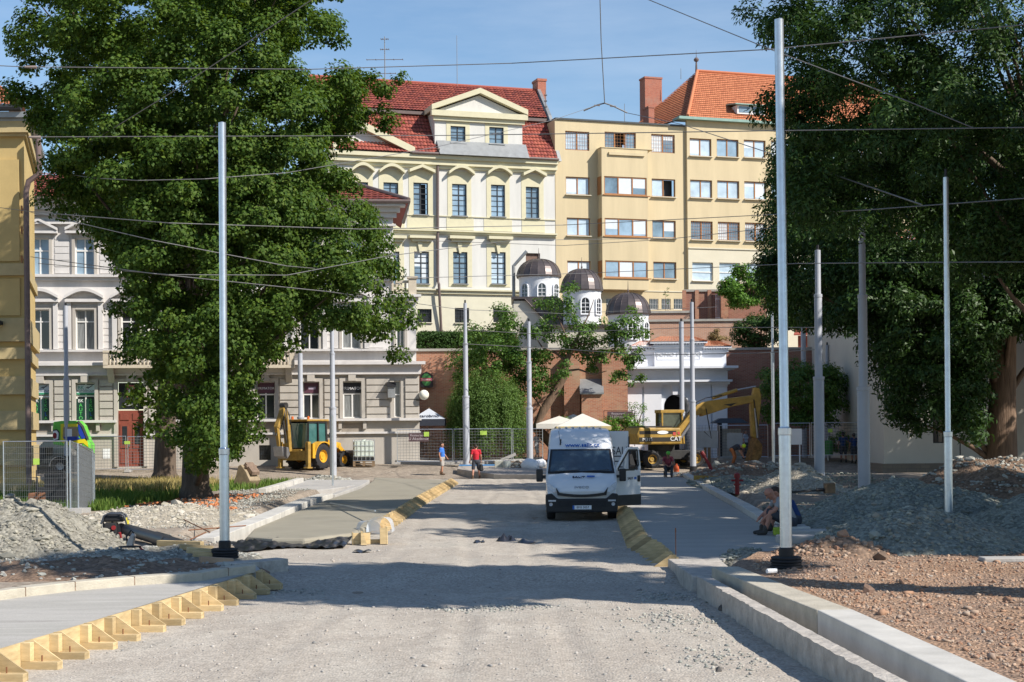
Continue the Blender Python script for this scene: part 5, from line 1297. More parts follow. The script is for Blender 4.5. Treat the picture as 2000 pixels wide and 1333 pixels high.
for y0, y1, out in ((722, 727, 0.4), (727.4, 734, 0.2), (700, 703, 0.25), (823, 828, 0.3)): m.box(0, u9, -out, -0.004, RU(1700, y1)[1], RU(1700, y0)[1])
for c_ in (1635, 1690, 1743): a_, b_ = RU(c_ - 5, 700)[0], RU(c_ + 5, 700)[0]; m.box(a_, b_, -0.18, -0.003, RU(1700, 722)[1], zt)
m.build('ledge', M_redd, red)
m = MB(); m.prism([(-0.4, -0.5, zt), (u9, -0.5, zt), (u9, 6, zt + 4), (2, 6, zt + 4)], (0, 0, 0.1)); m.build('roof', M_tile, red)
# ================================================================== TREES AND PLANTS
M_bark = mat('bark', (0.115, 0.085, 0.062), 0.95, 0.35, 2.5, 1.0, 9, stretch=(3, 3, 0.45))
M_bark2 = mat('bark_brown', (0.16, 0.105, 0.07), 0.95, 0.4, 2.5, 1.0, 8, stretch=(3, 3, 0.4))
M_leaf = mat_island('broad_leaves', [(0.030,0.066,0.010),(0.052,0.105,0.015),(0.085,0.150,0.022),(0.040,0.085,0.012),(0.125,0.185,0.028),(0.060,0.120,0.018)], 0.62, 0.22, 0.3)
M_leaf_ash = mat_island('ash_leaves', [(0.022,0.055,0.012),(0.040,0.085,0.018),(0.055,0.115,0.022),(0.032,0.07,0.014)], 0.5, 0.3, 0.22)
M_leaf_mid = mat_island('bush_leaves', [(0.046,0.105,0.018),(0.078,0.16,0.028),(0.12,0.21,0.038),(0.058,0.13,0.02)], 0.55, 0.3, 0.25)
M_leaf_weep = mat_island('weeping_leaves', [(0.075,0.14,0.03),(0.12,0.21,0.05),(0.165,0.265,0.07),(0.09,0.165,0.038)], 0.6, 0.3, 0.35)
M_leaf_bright = mat_island('ivy_leaves', [(0.065,0.15,0.02),(0.11,0.23,0.032),(0.15,0.29,0.042),(0.085,0.18,0.025)], 0.55, 0.3, 0.3)
M_leaf_hedge = mat_island('hedge_leaves', [(0.028,0.065,0.014),(0.045,0.095,0.02),(0.06,0.12,0.026)], 0.6, 0.25, 0.2)

def leaf_cloud(C, Rd, per, size, aspect=0.6, flat=0.7, up=0.6, droop=0.2, shell=0.5, out_c=None):
    """C clump centres (n,3), Rd radii; returns leaf quads"""
    C = np.asarray(C, float); Rd = np.asarray(Rd, float)
    idx = np.repeat(np.arange(len(C)), (per * (Rd / Rd.mean()) ** 2).astype(int) + 1); n = len(idx)
    d = rng.normal(size=(n, 3)); d /= np.linalg.norm(d, axis=1)[:, None] + 1e-9
    q = rng.uniform(0, 1, n) ** shell
    off = d * q[:, None]; off[:, 2] *= flat
    Pn = C[idx] + off * Rd[idx][:, None]
    Pn[:, 2] -= droop * Rd[idx] * (off[:, 0] ** 2 + off[:, 1] ** 2)
    nr = d * 0.55 + np.array([0, 0, up]) + rng.normal(size=(n, 3)) * 0.45
    if out_c is not None:
        o = Pn - np.asarray(out_c); o /= np.linalg.norm(o, axis=1)[:, None] + 1e-9; nr += o * 0.45
    nr /= np.linalg.norm(nr, axis=1)[:, None] + 1e-9
    t = d + rng.normal(size=(n, 3)) * 0.7; t[:, 2] -= 0.35
    t -= nr * np.sum(t * nr, 1)[:, None]; t /= np.linalg.norm(t, axis=1)[:, None] + 1e-9
    b = np.cross(nr, t)
    s = size * rng.uniform(0.65, 1.25, n)[:, None]
    v = np.stack([Pn - t * s * 0.5, Pn + b * s * aspect * 0.5 + nr * s * 0.10, Pn + t * s * 0.5 - nr * s * 0.06, Pn - b * s * aspect * 0.5 + nr * s * 0.10], 1)
    return v.reshape(-1, 3), np.arange(4 * n).reshape(-1, 4)
def in_poly(px, py, poly):
    c = np.zeros(len(px), bool); n = len(poly)
    for i in range(n):
        x0, y0 = poly[i]; x1, y1 = poly[(i + 1) % n]
        if y0 == y1: continue
        m = ((y0 > py) != (y1 > py)) & (px < (x1 - x0) * (py - y0) / (y1 - y0) + x0); c ^= m
    return c
def edge_dist(px, py, poly):
    d = np.full(len(px), 1e9); n = len(poly)
    for i in range(n):
        a = np.array(poly[i], float); b = np.array(poly[(i + 1) % n], float); ab = b - a; L2 = ab @ ab + 1e-9
        t = np.clip(((px - a[0]) * ab[0] + (py - a[1]) * ab[1]) / L2, 0, 1)
        d = np.minimum(d, np.hypot(px - a[0] - t * ab[0], py - a[1] - t * ab[1]))
    return d
def crown_points(poly, D, n, thick, rad, inset=12, gap=0.0, surf=0.6):
    """clump centres filling a crown whose silhouette at distance D was measured from the photo; depth thick metres each way"""
    xs_, ys_ = [p[0] for p in poly], [p[1] for p in poly]
    px = rng.uniform(min(xs_), max(xs_), n * 6); py = rng.uniform(min(ys_), max(ys_), n * 6)
    ok = in_poly(px, py, poly); px, py = px[ok], py[ok]
    ed = edge_dist(px, py, poly); ok = ed > inset; px, py, ed = px[ok][:n], py[ok][:n], ed[ok][:n]
    k = D / F_PX
    half = np.minimum(thick, 0.4 + 1.15 * np.sqrt(ed * k * thick))
    w_ = rng.uniform(-1, 1, len(px)); w_ = np.sign(w_) * np.abs(w_) ** surf
    dep = w_ * half
    out = []
    for x, y, e in zip(px, py, dep):
        p = PD(x, y, D); out.append((p.x, p.y + e, p.z))
    out = np.array(out)
    if gap:
        keep = np.array([mnoise.noise(Vector(p) * 0.42) > -0.62 + gap for p in out]); out = out[keep]
    return out, rad * rng.uniform(0.7, 1.3, len(out))
def tree(name, label, base, trunk_pts, trunk_r, C, Rd, m_leaf, m_bark, per, size, limbs=40, group=None, cat='tree', **kw):
    t = thing(name, label, cat, base, 0, group)
    b0 = Vector(base); b = MB()
    pts = [Vector(p) - b0 for p in trunk_pts]
    b.tube(pts, trunk_r, 14)
    if len(C):
        ids = rng.choice(len(C), min(limbs, len(C)), replace=False)
        for i in ids:
            c = Vector(C[i]) - b0
            cand = [(abs(c.z * 0.55 - p.z), k) for k, p in enumerate(pts) if k > 0]
            k = min(cand)[1]; p = pts[k]; r0 = min(trunk_r[k] * 0.35, 0.15)
            mid = p.lerp(c, 0.5) + Vector((rng.normal() * 0.3, rng.normal() * 0.3, 0.35))
            b.tube([p, p.lerp(mid, 0.5) + Vector((0, 0, 0.1)), mid, c], [r0, r0 * 0.75, r0 * 0.45, 0.02], 6)
    b.build('trunk', m_bark, t, smooth=True, ang=70)
    ctr = np.asarray(C).mean(0)
    v, q = leaf_cloud(C, Rd, per, size, out_c=ctr, **kw)
    np_mesh('crown', v - np.array(base), q, m_leaf, t)
    return t

# the two big broad leaved trees at the left, one behind the other
polyL = [(20,-160),(60,-10),(30,70),(45,120),(28,200),(75,250),(82,335),(95,415),(190,470),(180,520),(235,570),(205,610),(262,660),(245,705),(300,760),(280,800),(325,850),(310,905),(350,930),(420,930),(470,890),(510,850),(490,780),(500,720),(560,715),(600,650),(650,640),(690,690),(730,670),(770,715),(815,690),(825,640),(790,560),(775,500),(785,470),(730,425),(752,395),(690,335),(680,270),(735,245),(790,235),(812,190),(800,150),(760,160),(745,125),(705,115),(690,60),(670,10),(700,-150)]
DL = 51.5
C, Rd = crown_points(polyL, DL, 1100, 5.4, 0.50, inset=15, gap=0.36)
C2, Rd2 = crown_points([(150,380),(480,330),(690,420),(780,580),(700,660),(600,620),(510,700),(500,820),(440,905),(350,900),(290,800),(270,600)], DL - 3.6, 210, 1.8, 0.52, inset=14)
C3, Rd3 = crown_points([(90,-80),(640,-80),(660,300),(560,420),(180,400),(100,220)], DL - 4.2, 190, 1.8, 0.55, inset=14)
C = np.concatenate([C, C2, C3]); Rd = np.concatenate([Rd, Rd2, Rd3])
bl = PG(382, 972)
tree('broadleaf_tree', 'huge leafy tree in front of the grey town house, its bare trunk beside the dirt', tuple(bl),
     [bl, bl + Vector((0, 0, 0.4)), bl + Vector((0, 0.1, 3)), bl + Vector((-0.1, 0.3, 6)), bl + Vector((0.1, 0.4, 10)), bl + Vector((0, 0.5, 13.5))], [0.66, 0.48, 0.40, 0.32, 0.2, 0.08], C, Rd, M_leaf, M_bark, 215, 0.135, 40, shell=0.45, aspect=0.72)
polyL2 = [(90,-120),(110,200),(150,400),(250,560),(300,700),(260,780),(300,850),(360,880),(480,800),(560,640),(640,600),(640,300),(560,-120)]
C, Rd = crown_points(polyL2, 73.5, 240, 4.5, 1.1, inset=20)
b2 = PG(322, 937)
tree('broadleaf_tree', 'second big tree half hidden behind the huge leafy tree, trunk further left', tuple(b2),
     [b2, b2 + Vector((0, 0, 0.4)), b2 + Vector((0.1, 0, 4)), b2 + Vector((0.3, 0, 9)), b2 + Vector((0.4, 0, 15))], [0.8, 0.6, 0.5, 0.4, 0.15], C, Rd, M_leaf, M_bark, 170, 0.27, 25, shell=0.45, aspect=0.72)

# right: ash tree whose trunk stands outside the picture, and the trunk by the church wall
polyN = [(1480,-140),(1452,20),(1500,90),(1515,130),(1495,200),(1530,270),(1500,320),(1545,380),(1560,430),(1640,470),(1720,440),(1800,500),(1880,560),(1960,520),(2080,560),(2200,500),(2260,200),(2200,-200)]
C, Rd = crown_points(polyN, 40.5, 700, 4.4, 0.58, inset=8, gap=0.43)
bn = Vector((16.0, 43.5, gz(16.0, 43.5)))
tree('ash_tree', 'dark ash tree reaching in from the right edge over the galvanised pole', tuple(bn),
     [bn, bn + Vector((0, 0, 0.4)), bn + Vector((-0.2, 0, 4)), bn + Vector((-0.6, 0, 8)), bn + Vector((-1.2, 0, 13))], [0.7, 0.5, 0.42, 0.30, 0.12], C, Rd, M_leaf_ash, M_bark, 260, 0.17, 22, aspect=0.34, shell=0.5, flat=0.8)
polyF = [(1500,300),(1530,430),(1480,520),(1530,600),(1545,640),(1620,640),(1700,650),(1725,700),(1740,770),(1770,832),(1800,835),(1822,790),(1850,800),(1875,866),(1896,868),(1915,790),(1935,700),(1990,660),(2090,640),(2250,600),(2250,200),(1900,150)]
C, Rd = crown_points(polyF, 61.0, 560, 5.0, 0.8, inset=8, gap=0.15)
C2, Rd2 = crown_points([(1500,330),(1545,330),(1740,420),(1730,600),(1690,645),(1560,640),(1500,600),(1490,520)], 74.0, 110, 4.5, 0.95, inset=10)
C4, Rd4 = crown_points([(1600,540),(1700,480),(2010,480),(2010,640),(1930,690),(1915,800),(1898,880),(1868,875),(1850,805),(1800,845),(1758,838),(1732,765),(1722,705),(1630,640)], 58.5, 230, 2.2, 0.62, inset=5)
C = np.concatenate([C, C2, C4]); Rd = np.concatenate([Rd, Rd2, Rd4])
bf = Vector((PD(1956, 900, 60).x, 60.0, 0.4))
tree('ash_tree', 'dark ash tree with a thick pale barked trunk in front of the church wall', tuple(bf),
     [bf, bf + Vector((0, 0, 0.5)), bf + Vector((0.05, 0, 3)), bf + Vector((0.2, 0.1, 7)), bf + Vector((0.3, 0.2, 13))], [0.85, 0.62, 0.52, 0.46, 0.2], C, Rd, M_leaf_ash, M_bark2, 260, 0.21, 22, aspect=0.4, shell=0.5)

# trees of the park outside the picture on the right, whose shade falls across the site
M_leaf_off = M_leaf_ash
def park_tree(x, y, h0, h1, rx, ry, n, label, per=120, size=0.42):
    th_ = rng.uniform(0, 6.283, n); u = rng.uniform(-1, 1, n); r_ = rng.uniform(0.35, 1, n) ** 0.5
    zc, hz = (h0 + h1) / 2, (h1 - h0) / 2
    C = np.stack([x + rx * r_ * np.sqrt(1 - u * u) * np.cos(th_), y + ry * r_ * np.sqrt(1 - u * u) * np.sin(th_), zc + hz * u * r_], 1)
    b = Vector((x, y, gz(x, y)))
    return tree('park_tree', label, tuple(b), [b, b + Vector((0, 0, 0.5)), b + Vector((0, 0, h0)), b + Vector((0, 0, zc))], [0.7, 0.5, 0.4, 0.2], C, np.full(n, 0.95), M_leaf_off, M_bark, per, size, 25, group='park trees standing outside the picture on the right', aspect=0.6, shell=0.5)
PARK = 'park tree outside the picture on the right, shading the site'
park_tree(19.0, 30.5, 6.0, 17.0, 7.0, 6.5, 300, PARK)
park_tree(19.5, 22.5, 7.5, 16.0, 5.2, 3.2, 130, PARK)
park_tree(21.0, 11.5, 8.0, 13.0, 4.0, 1.3, 45, PARK)
park_tree(11.5, 17.0, 10.0, 18.0, 5.2, 1.6, 140, PARK)
park_tree(32.5, 77.0, 2.0, 17.0, 7.0, 4.5, 330, PARK)
park_tree(25.0, 44.0, 6.0, 19.0, 7.0, 7.5, 260, PARK)
park_tree(28.5, 60.0, 6.0, 20.0, 7.5, 8.0, 240, PARK)

# small leaning tree with an open crown before the domes
DT = 93.0
Cl = []
for x, y, r in ((960,670,1.0),(985,640,0.9),(940,700,0.9),(1000,690,0.9),(1030,650,0.9),(1075,590,0.85),(1095,570,0.7),(1110,610,0.9),(1065,620,0.7),(1130,640,0.9),(1080,660,1.0),(1050,690,0.8),(1110,680,0.8),(1150,660,0.8),(1165,630,0.7),(1190,650,0.9),(1215,630,0.9),(1240,610,0.7),(1245,650,0.8),(1210,680,0.9),(1245,690,0.7),(1230,720,0.7),(1180,690,0.8),(1165,710,0.6),(1060,740,0.8),(1085,760,0.7),(1050,770,0.7),(1035,720,0.8),(1090,730,0.6),(1205,735,0.6),(1010,740,0.8),(960,720,0.7),(1240,740,0.5)):
    for _ in range(3):
        p = PD(x + rng.normal() * 10, y + rng.normal() * 8, DT + rng.uniform(-1.6, 1.2)); Cl.append((p.x, p.y, p.z, r * rng.uniform(0.5, 0.85)))
Cl = np.array(Cl)
bt_ = PG(1042, 862); bt_.y = DT; bt_.z = 0.6
tp = [Vector((bt_.x, DT, 0.6))] + [PD(x, y, DT) for x, y in ((1046, 835), (1062, 800), (1085, 765), (1103, 735), (1106, 705), (1118, 680), (1135, 645))]
Cl = np.concatenate([Cl, np.array([(*PD(x + rng.normal() * 8, y + rng.normal() * 6, DT + rng.uniform(-1, 1)), rng.uniform(0.4, 0.7)) for x, y in ((1000,700),(1020,705),(1075,700),(1100,700),(1135,665),(1060,650),(1145,690),(1190,670),(1225,660),(1225,700),(1040,750),(1065,725),(985,680),(1010,665)) for _ in range(2)])])
tl = tree('small_tree', 'small leaning tree with open crown in front of the white domes', tuple(tp[0]), tp, [0.36, 0.30, 0.27, 0.25, 0.22, 0.19, 0.14, 0.06], Cl[:, :3], Cl[:, 3], M_leaf_mid, M_bark2, 105, 0.20, 0, aspect=0.55, shell=0.5)
b = MB()
for pts_, r0 in (([(1104,725),(1130,722),(1160,732),(1185,725)],0.09),([(1106,705),(1085,690),(1060,680),(1050,665)],0.10),([(1118,680),(1140,690),(1165,695),(1200,680)],0.10),([(1118,680),(1105,655),(1090,620)],0.08),([(1135,645),(1150,615),(1160,585)],0.06),([(1085,765),(1065,758),(1050,765)],0.08),([(1062,800),(1045,780),(1020,750)],0.07),([(1120,672),(1160,672),(1210,655)],0.07)):
    b.tube([PD(x, y, DT - 0.1) - tp[0] for x, y in pts_], [r0 * (1 - 0.7 * i / (len(pts_) - 1)) for i in range(len(pts_))], 6)
b.build('limb', M_bark2, tl, smooth=True, ang=70)

# weeping tree: strands hanging from a domed top
DW = 92.0
bw = Vector((PD(950, 880, DW).x, DW, 0.6))
Cw = []
for _ in range(300):
    an = rng.uniform(0, 6.283); rr = rng.uniform(0.15, 1) ** 0.6
    x, y = 2.35 * rr * math.cos(an), 1.7 * rr * math.sin(an)
    top = 5.7 - 2.1 * rr ** 1.6 + rng.uniform(-0.3, 0.3)
    low = rng.uniform(0.3, 1.9) if rr > 0.55 else rng.uniform(2, 3)
    z = top
    while z > low:
        Cw.append((bw.x + x, bw.y + y, bw.z + z)); z -= 0.42; x *= 1.012; y *= 1.012
Cw = np.array(Cw)
tree('weeping_tree', 'round weeping tree with hanging green strands before the brick wall', tuple(bw), [bw, bw + Vector((0, 0, 0.3)), bw + Vector((0, 0, 2.5)), bw + Vector((0.2, 0, 5.0))], [0.3, 0.22, 0.18, 0.08], Cw, np.full(len(Cw), 0.30), M_leaf_weep, M_bark2, 26, 0.15, 12, aspect=0.3, flat=1.4, up=0.55, shell=0.5)
b9 = Vector((PD(935, 880, 94.5).x, 94.5, 0.6))
C9 = []
for x, y in ((905,700),(920,690),(945,660),(975,655),(1000,670),(940,720),(905,730),(975,720),(1005,720),(925,655),(985,625),(960,690),(1000,760),(1015,700)):
    for _ in range(4): p = PD(x + rng.normal() * 10, y + rng.normal() * 10, 95 + rng.uniform(-1, 1)); C9.append(tuple(p))
tree('leafy_tree', 'loose green tree rising over the brick wall behind the weeping tree', tuple(b9), [b9, b9 + Vector((0, 0, 3)), b9 + Vector((0.3, 0, 6))], [0.2, 0.16, 0.06], np.array(C9), np.full(len(C9), 0.75), M_leaf_mid, M_bark2, 120, 0.21, 14, aspect=0.5, shell=0.5)

def bush(name, label, px, py, D, rx, ry, rz, m_, n=60, r=0.55, per=110, size=0.16, z0=None, cat='bush', **kw):
    c = PD(px, py, D); zb = c.z - rz if z0 is None else z0
    th_ = rng.uniform(0, 6.283, n); u = rng.uniform(-1, 1, n); q = rng.uniform(0.55, 1, n)
    C = np.stack([c.x + rx * q * np.sqrt(1-u*u) * np.cos(th_), c.y + ry * q * np.sqrt(1-u*u) * np.sin(th_), c.z + rz * q * u], 1)
    base = Vector((c.x, c.y, zb))
    t = thing(name, label, cat, tuple(base))
    b = MB(); b.tube([Vector((0,0,0)), Vector((0,0,max(0.3, rz*0.7)))], [0.08, 0.04], 6)
    for i in range(0, n, 5): b.tube([Vector((0,0,0.1)), (Vector(C[i]) - base) * 0.5 + Vector((0,0,0.2)), Vector(C[i]) - base], [0.05, 0.03, 0.01], 5)
    b.build('stem', M_bark2, t)
    v, f = leaf_cloud(C, np.full(n, r), per, size, out_c=tuple(c), **kw); np_mesh('foliage', v - np.array(base), f, m_, t)
    return t
bush('round_bush', 'big round green bush behind the excavator boom', 1568, 770, 91, 2.9, 2.3, 2.1, M_leaf_mid, 150, 0.6, 130, 0.17)
bush('terrace_bush', 'dark leafy bush behind the top of the shaded brick wall', 1690, 650, 105, 2.2, 1.2, 1.5, M_leaf_hedge, 60, 0.55, 110, 0.18)
bush('ivy_mass', 'bright green climbing plant spilling over the brick pillars on the terrace', 1462, 560, 111, 2.1, 1.2, 1.5, M_leaf_bright, 70, 0.55, 120, 0.2)
bush('terrace_bush', 'dark bush on top of the brick wall right of the gateway', 1480, 650, 104, 1.7, 1.2, 1.25, M_leaf_hedge, 60, 0.5, 120, 0.17)
bush('terrace_bush', 'green shrub hanging between the ivy and the dark ash crown', 1540, 600, 105, 1.6, 1.2, 1.6, M_leaf_mid, 60, 0.5, 110, 0.18)
bush('garden_plant', 'loose flowering plant beside the banner behind the van', 1210, 840, 92, 1.3, 0.8, 0.95, M_leaf_bright, 34, 0.38, 80, 0.13, cat='plant')
bush('garden_plant', 'thin feathery plant in front of the white gateway', 1245, 812, 93, 0.8, 0.5, 0.9, M_leaf_bright, 16, 0.28, 40, 0.10, cat='plant')
bush('garden_plant', 'dry brown plant clump on the gateway roof', 1403, 657, 99.5, 0.62, 0.5, 0.5, mat_island('dry_leaves', [(0.20,0.16,0.07),(0.28,0.21,0.09),(0.14,0.13,0.05)], 0.7, 0.2, 0.2), 18, 0.26, 60, 0.12, cat='plant')
bush('sapling', 'thin bare sapling before the barred cellar windows', 1304, 575, 114, 0.35, 0.3, 0.75, M_leaf_mid, 7, 0.16, 14, 0.10, z0=7.4, cat='tree')
bush('garden_plant', 'small green shrub by the fence behind the blue shirted workers', 1640, 862, 90, 0.9, 0.6, 0.7, M_leaf_bright, 24, 0.35, 70, 0.13, cat='plant')
bush('garden_plant', 'low green plants behind the mesh fence under the parasols', 1105, 830, 94, 1.0, 0.5, 0.5, M_leaf_bright, 24, 0.3, 60, 0.12, cat='plant')
# clipped hedge on the brick wall
hp = PD(815, 683, 99); hq = PD(1010, 683, 99); ht = PD(900, 648, 99).z
hd = thing('clipped_hedge', 'long clipped green hedge on top of the brick wall below the palace', 'hedge', tuple(hp))
n = 420
C = np.stack([rng.uniform(0, hq.x - hp.x, n), rng.uniform(-0.3, 0.9, n), rng.uniform(0.1, ht - hp.z - 0.1, n)], 1)
C[:160, 1] = -0.35; C[160:260, 2] = ht - hp.z - 0.12
v, f = leaf_cloud(C, np.full(n, 0.30), 60, 0.12, shell=0.5); np_mesh('foliage', v, f, M_leaf_hedge, hd)
b = MB(); b.box(0, hq.x - hp.x, -0.1, 0.7, 0, ht - hp.z - 0.25); b.build('inner_branches', M_soil, hd)

# grass at the left
def grass(name, label, zones, m_, hmin, hmax, n):
    P = []; 
    for _ in range(n):
        x0, x1, y0, y1 = random.choice(zones); x, y = random.uniform(x0, x1), random.uniform(y0, y1)
        if mnoise.noise(Vector((x * 0.5, y * 0.35, 0))) < -0.25: continue
        P.append((x, y, gz(x, y) - 0.04))
    P = np.array(P); n = len(P); a = rng.uniform(0, 6.283, n); h = rng.uniform(hmin, hmax, n); w_ = 0.022 + 0.02 * rng.uniform(0, 1, n)
    d = np.stack([np.cos(a), np.sin(a), np.zeros(n)], 1); ln = rng.normal(size=(n, 3)) * 0.25 * h[:, None]; ln[:, 2] = h
    v = np.stack([P - d * w_[:, None], P + d * w_[:, None], P + ln * 0.6 + d * w_[:, None] * 0.7, P + ln], 1)
    tag(np_mesh(name, v.reshape(-1, 3), np.arange(4 * n).reshape(-1, 4), m_), label, 'grass', kind='stuff')
grass('grass', 'green grass growing round the left tree trunks', [(-18, -11.5, 50, 60), (-22, -10.5, 60, 79), (-19, -12, 44, 52)], mat_island('grass_blades', [(0.06,0.12,0.02),(0.10,0.17,0.03),(0.15,0.21,0.045)], 0.7, 0.2, 0.25), 0.12, 0.38, 26000)
grass('dry_grass', 'straw coloured dry grass left of the tree trunks', [(-19, -12.5, 56, 66), (-22, -14, 66, 78)], mat_island('dry_blades', [(0.34,0.27,0.10),(0.44,0.36,0.15),(0.26,0.22,0.08)], 0.8, 0.2, 0.2), 0.2, 0.55, 15000)
# ================================================================== VEHICLES AND MACHINES
def wheel(parent, c, r, wd, axis='Y', rim=0.58, rim_m=None, tread=0, name='wheel'):
    """tyre > rim; axis is the axle direction"""
    M3 = {'Y': Matrix.Rotation(R(90), 3, 'X'), 'X': Matrix.Rotation(R(90), 3, 'Y')}[axis]
    b = MB(); h = wd / 2
    b.lathe([(r * rim, -h * 0.8), (r * 0.8, -h), (r * 0.95, -h * 0.85), (r, -h * 0.5), (r, h * 0.5), (r * 0.95, h * 0.85), (r * 0.8, h), (r * rim, h * 0.8)], 32, c, M3)
    for k in range(tread):
        a = 2 * math.pi * k / tread
        q = M3 @ Vector((r * math.cos(a), r * math.sin(a), (h * 0.45) * (1 if k % 2 else -1)))
        t_ = M3 @ Vector((math.cos(a), math.sin(a), 0)); ax = M3 @ Vector((0, 0, 1)); u = t_.cross(ax)
        b.obox(Vector(c) + q, (0.06, wd * 0.55, 0.09), Matrix((t_, ax, u)).transposed())
    t = b.build(name, M_rubber, parent, smooth=True, ang=40)
    rm = MB(); rm.lathe([(0.02, -h * 0.5), (r * rim * 0.45, -h * 0.55), (r * rim * 0.5, -h * 0.3), (r * rim * 0.85, -h * 0.35), (r * rim, -h * 0.85), (r * rim, h * 0.85), (r * rim * 0.85, h * 0.35), (r * rim * 0.5, h * 0.3), (r * rim * 0.45, h * 0.55), (0.02, h * 0.5)], 24, c, M3)
    rm.build('rim', rim_m or M_steel, t, smooth=True, ang=35)
    return t
M_van = mat('van_white', (0.72, 0.735, 0.75), 0.3, 0.05, 1.3, spec=0.5, coat=0.4)
M_lamp = mat('lamp_glass', (0.55, 0.57, 0.6), 0.08, 0.2, 12, spec=0.8)
# ------------------------------------------------------------------ white delivery van
vp = PG(1137, 1018, 0.02)
van = thing('delivery_van', 'white high roofed delivery van on the roadbed with its driver door open', 'van', (vp.x, vp.y, 0.02), R(-1.5))
prof = [(0.0, 0.78, 0.93), (0.05, 0.92, 0.955), (0.16, 1.03, 0.975), (0.42, 1.16, 0.99), (0.78, 1.28, 1.0), (1.10, 1.58, 1.0), (1.46, 1.93, 1.0), (1.72, 2.20, 1.0), (1.95, 2.38, 1.0), (2.3, 2.50, 1.0), (3.0, 2.56, 1.0), (6.0, 2.56, 1.0), (6.06, 2.5, 0.99)]
def vW(z): return 1.0 if z < 1.15 else 1.0 - 0.125 * (z - 1.15) / 1.4
b = MB(); rings = []
for y, zt, e in prof:
    pts = []
    for t_ in (0, .16, .34, .52, .70, .84, .94): z = 0.3 + (zt - 0.3) * t_; pts.append((vW(z) * e, z))
    wt = vW(zt) * e; pts += [(wt - 0.035, zt - 0.02), (wt - 0.11, zt + 0.005), (wt * 0.55, zt + 0.03), (0, zt + 0.04)]
    full = pts + [(-x, z) for x, z in pts[-2::-1]]
    rings.append([(x, y + 0.10 * (abs(x) ** 3 if y < 0.5 else (abs(x) ** 3) * max(0, (2.3 - y) / 1.8)), z) for x, z in full])
nrg = len(rings[0])
b.raw([p for r_ in rings for p in r_], [(i*nrg + j, i*nrg + j + 1, (i+1)*nrg + j + 1, (i+1)*nrg + j) for i in range(len(rings)-1) for j in range(nrg-1)])
b.poly(rings[0]); b.poly(rings[-1][::-1])
body = b.build('body', M_van, van, smooth=True, ang=28)
rbz = MB()
for k in range(7): rbz.box(-0.62 + k * 0.2, -0.56 + k * 0.2, 2.6, 5.9, 2.59, 2.615)
rbz.build('roof_rib', M_van, body)
# windscreen lies on the slope between bonnet and roof
def vs_pt(x, f): y = 0.80 + (1.44 - 0.80) * f; z = 1.315 + (1.955 - 1.315) * f; return (x, y - 0.03 + 0.10 * abs(x) ** 3 * max(0, (2.3 - y) / 1.8), z)
def strip_panel(hw0, hw1, f0, f1, dy, n=10):
    q = MB()
    for i in range(n):
        a0, a1 = -1 + 2 * i / n, -1 + 2 * (i + 1) / n
        pts = [vs_pt(a0 * hw0, f0), vs_pt(a1 * hw0, f0), vs_pt(a1 * hw1, f1), vs_pt(a0 * hw1, f1)]
        q.poly([(x, y + dy, z) for x, y, z in pts])
    return q
strip_panel(0.945, 0.86, -0.04, 1.03, 0.0).build('windscreen_frame', M_black, van)
strip_panel(0.88, 0.80, 0.06, 0.96, -0.012).build('windscreen', mat('van_windscreen', (0.035, 0.06, 0.085), 0.05, 0.35, 1.5, spec=0.9), van, smooth=True)
wp_ = MB(); wp_.beam((-0.75, 0.78, 1.35), (-0.05, 0.80, 1.39), 0.02, 0.02); wp_.beam((0.05, 0.78, 1.35), (0.78, 0.80, 1.39), 0.02, 0.02); wp_.build('wiper', M_black, van)
bp = MB(); bp.prism([(-0.99, 0.16, 0.24), (0.99, 0.16, 0.24), (1.0, 0.16, 0.74), (0.84, 0.16, 0.77), (0.68, 0.16, 0.62), (-0.68, 0.16, 0.62), (-0.84, 0.16, 0.77), (-1.0, 0.16, 0.74)], (0, -0.22, 0)); bp.build('bumper', M_black, van, bevel=0.035)
gr = MB(); n = 14
top = [(-0.72 + 1.44 * i / n, 0.80 - 0.07 * math.cos((i / n - 0.5) * math.pi) + (0.13 if i in (0, n) else 0)) for i in range(n + 1)]
bot = [(x * 0.94, 0.69 - 0.03 * math.cos((i / n - 0.5) * math.pi) + 0.1 * abs(i / n - 0.5) ** 2) for i, (x, z) in enumerate(top)]
for i in range(n): gr.prism([(bot[i][0], -0.02, bot[i][1]), (bot[i+1][0], -0.02, bot[i+1][1]), (top[i+1][0], -0.02, top[i+1][1]), (top[i][0], -0.02, top[i][1])], (0, 0.12, 0))
gr.build('grille', M_black, van)
st_ = MB(); st_.box(-0.66, 0.66, -0.075, -0.058, 0.40, 0.56); st_.build('air_intake', M_rubber, van)
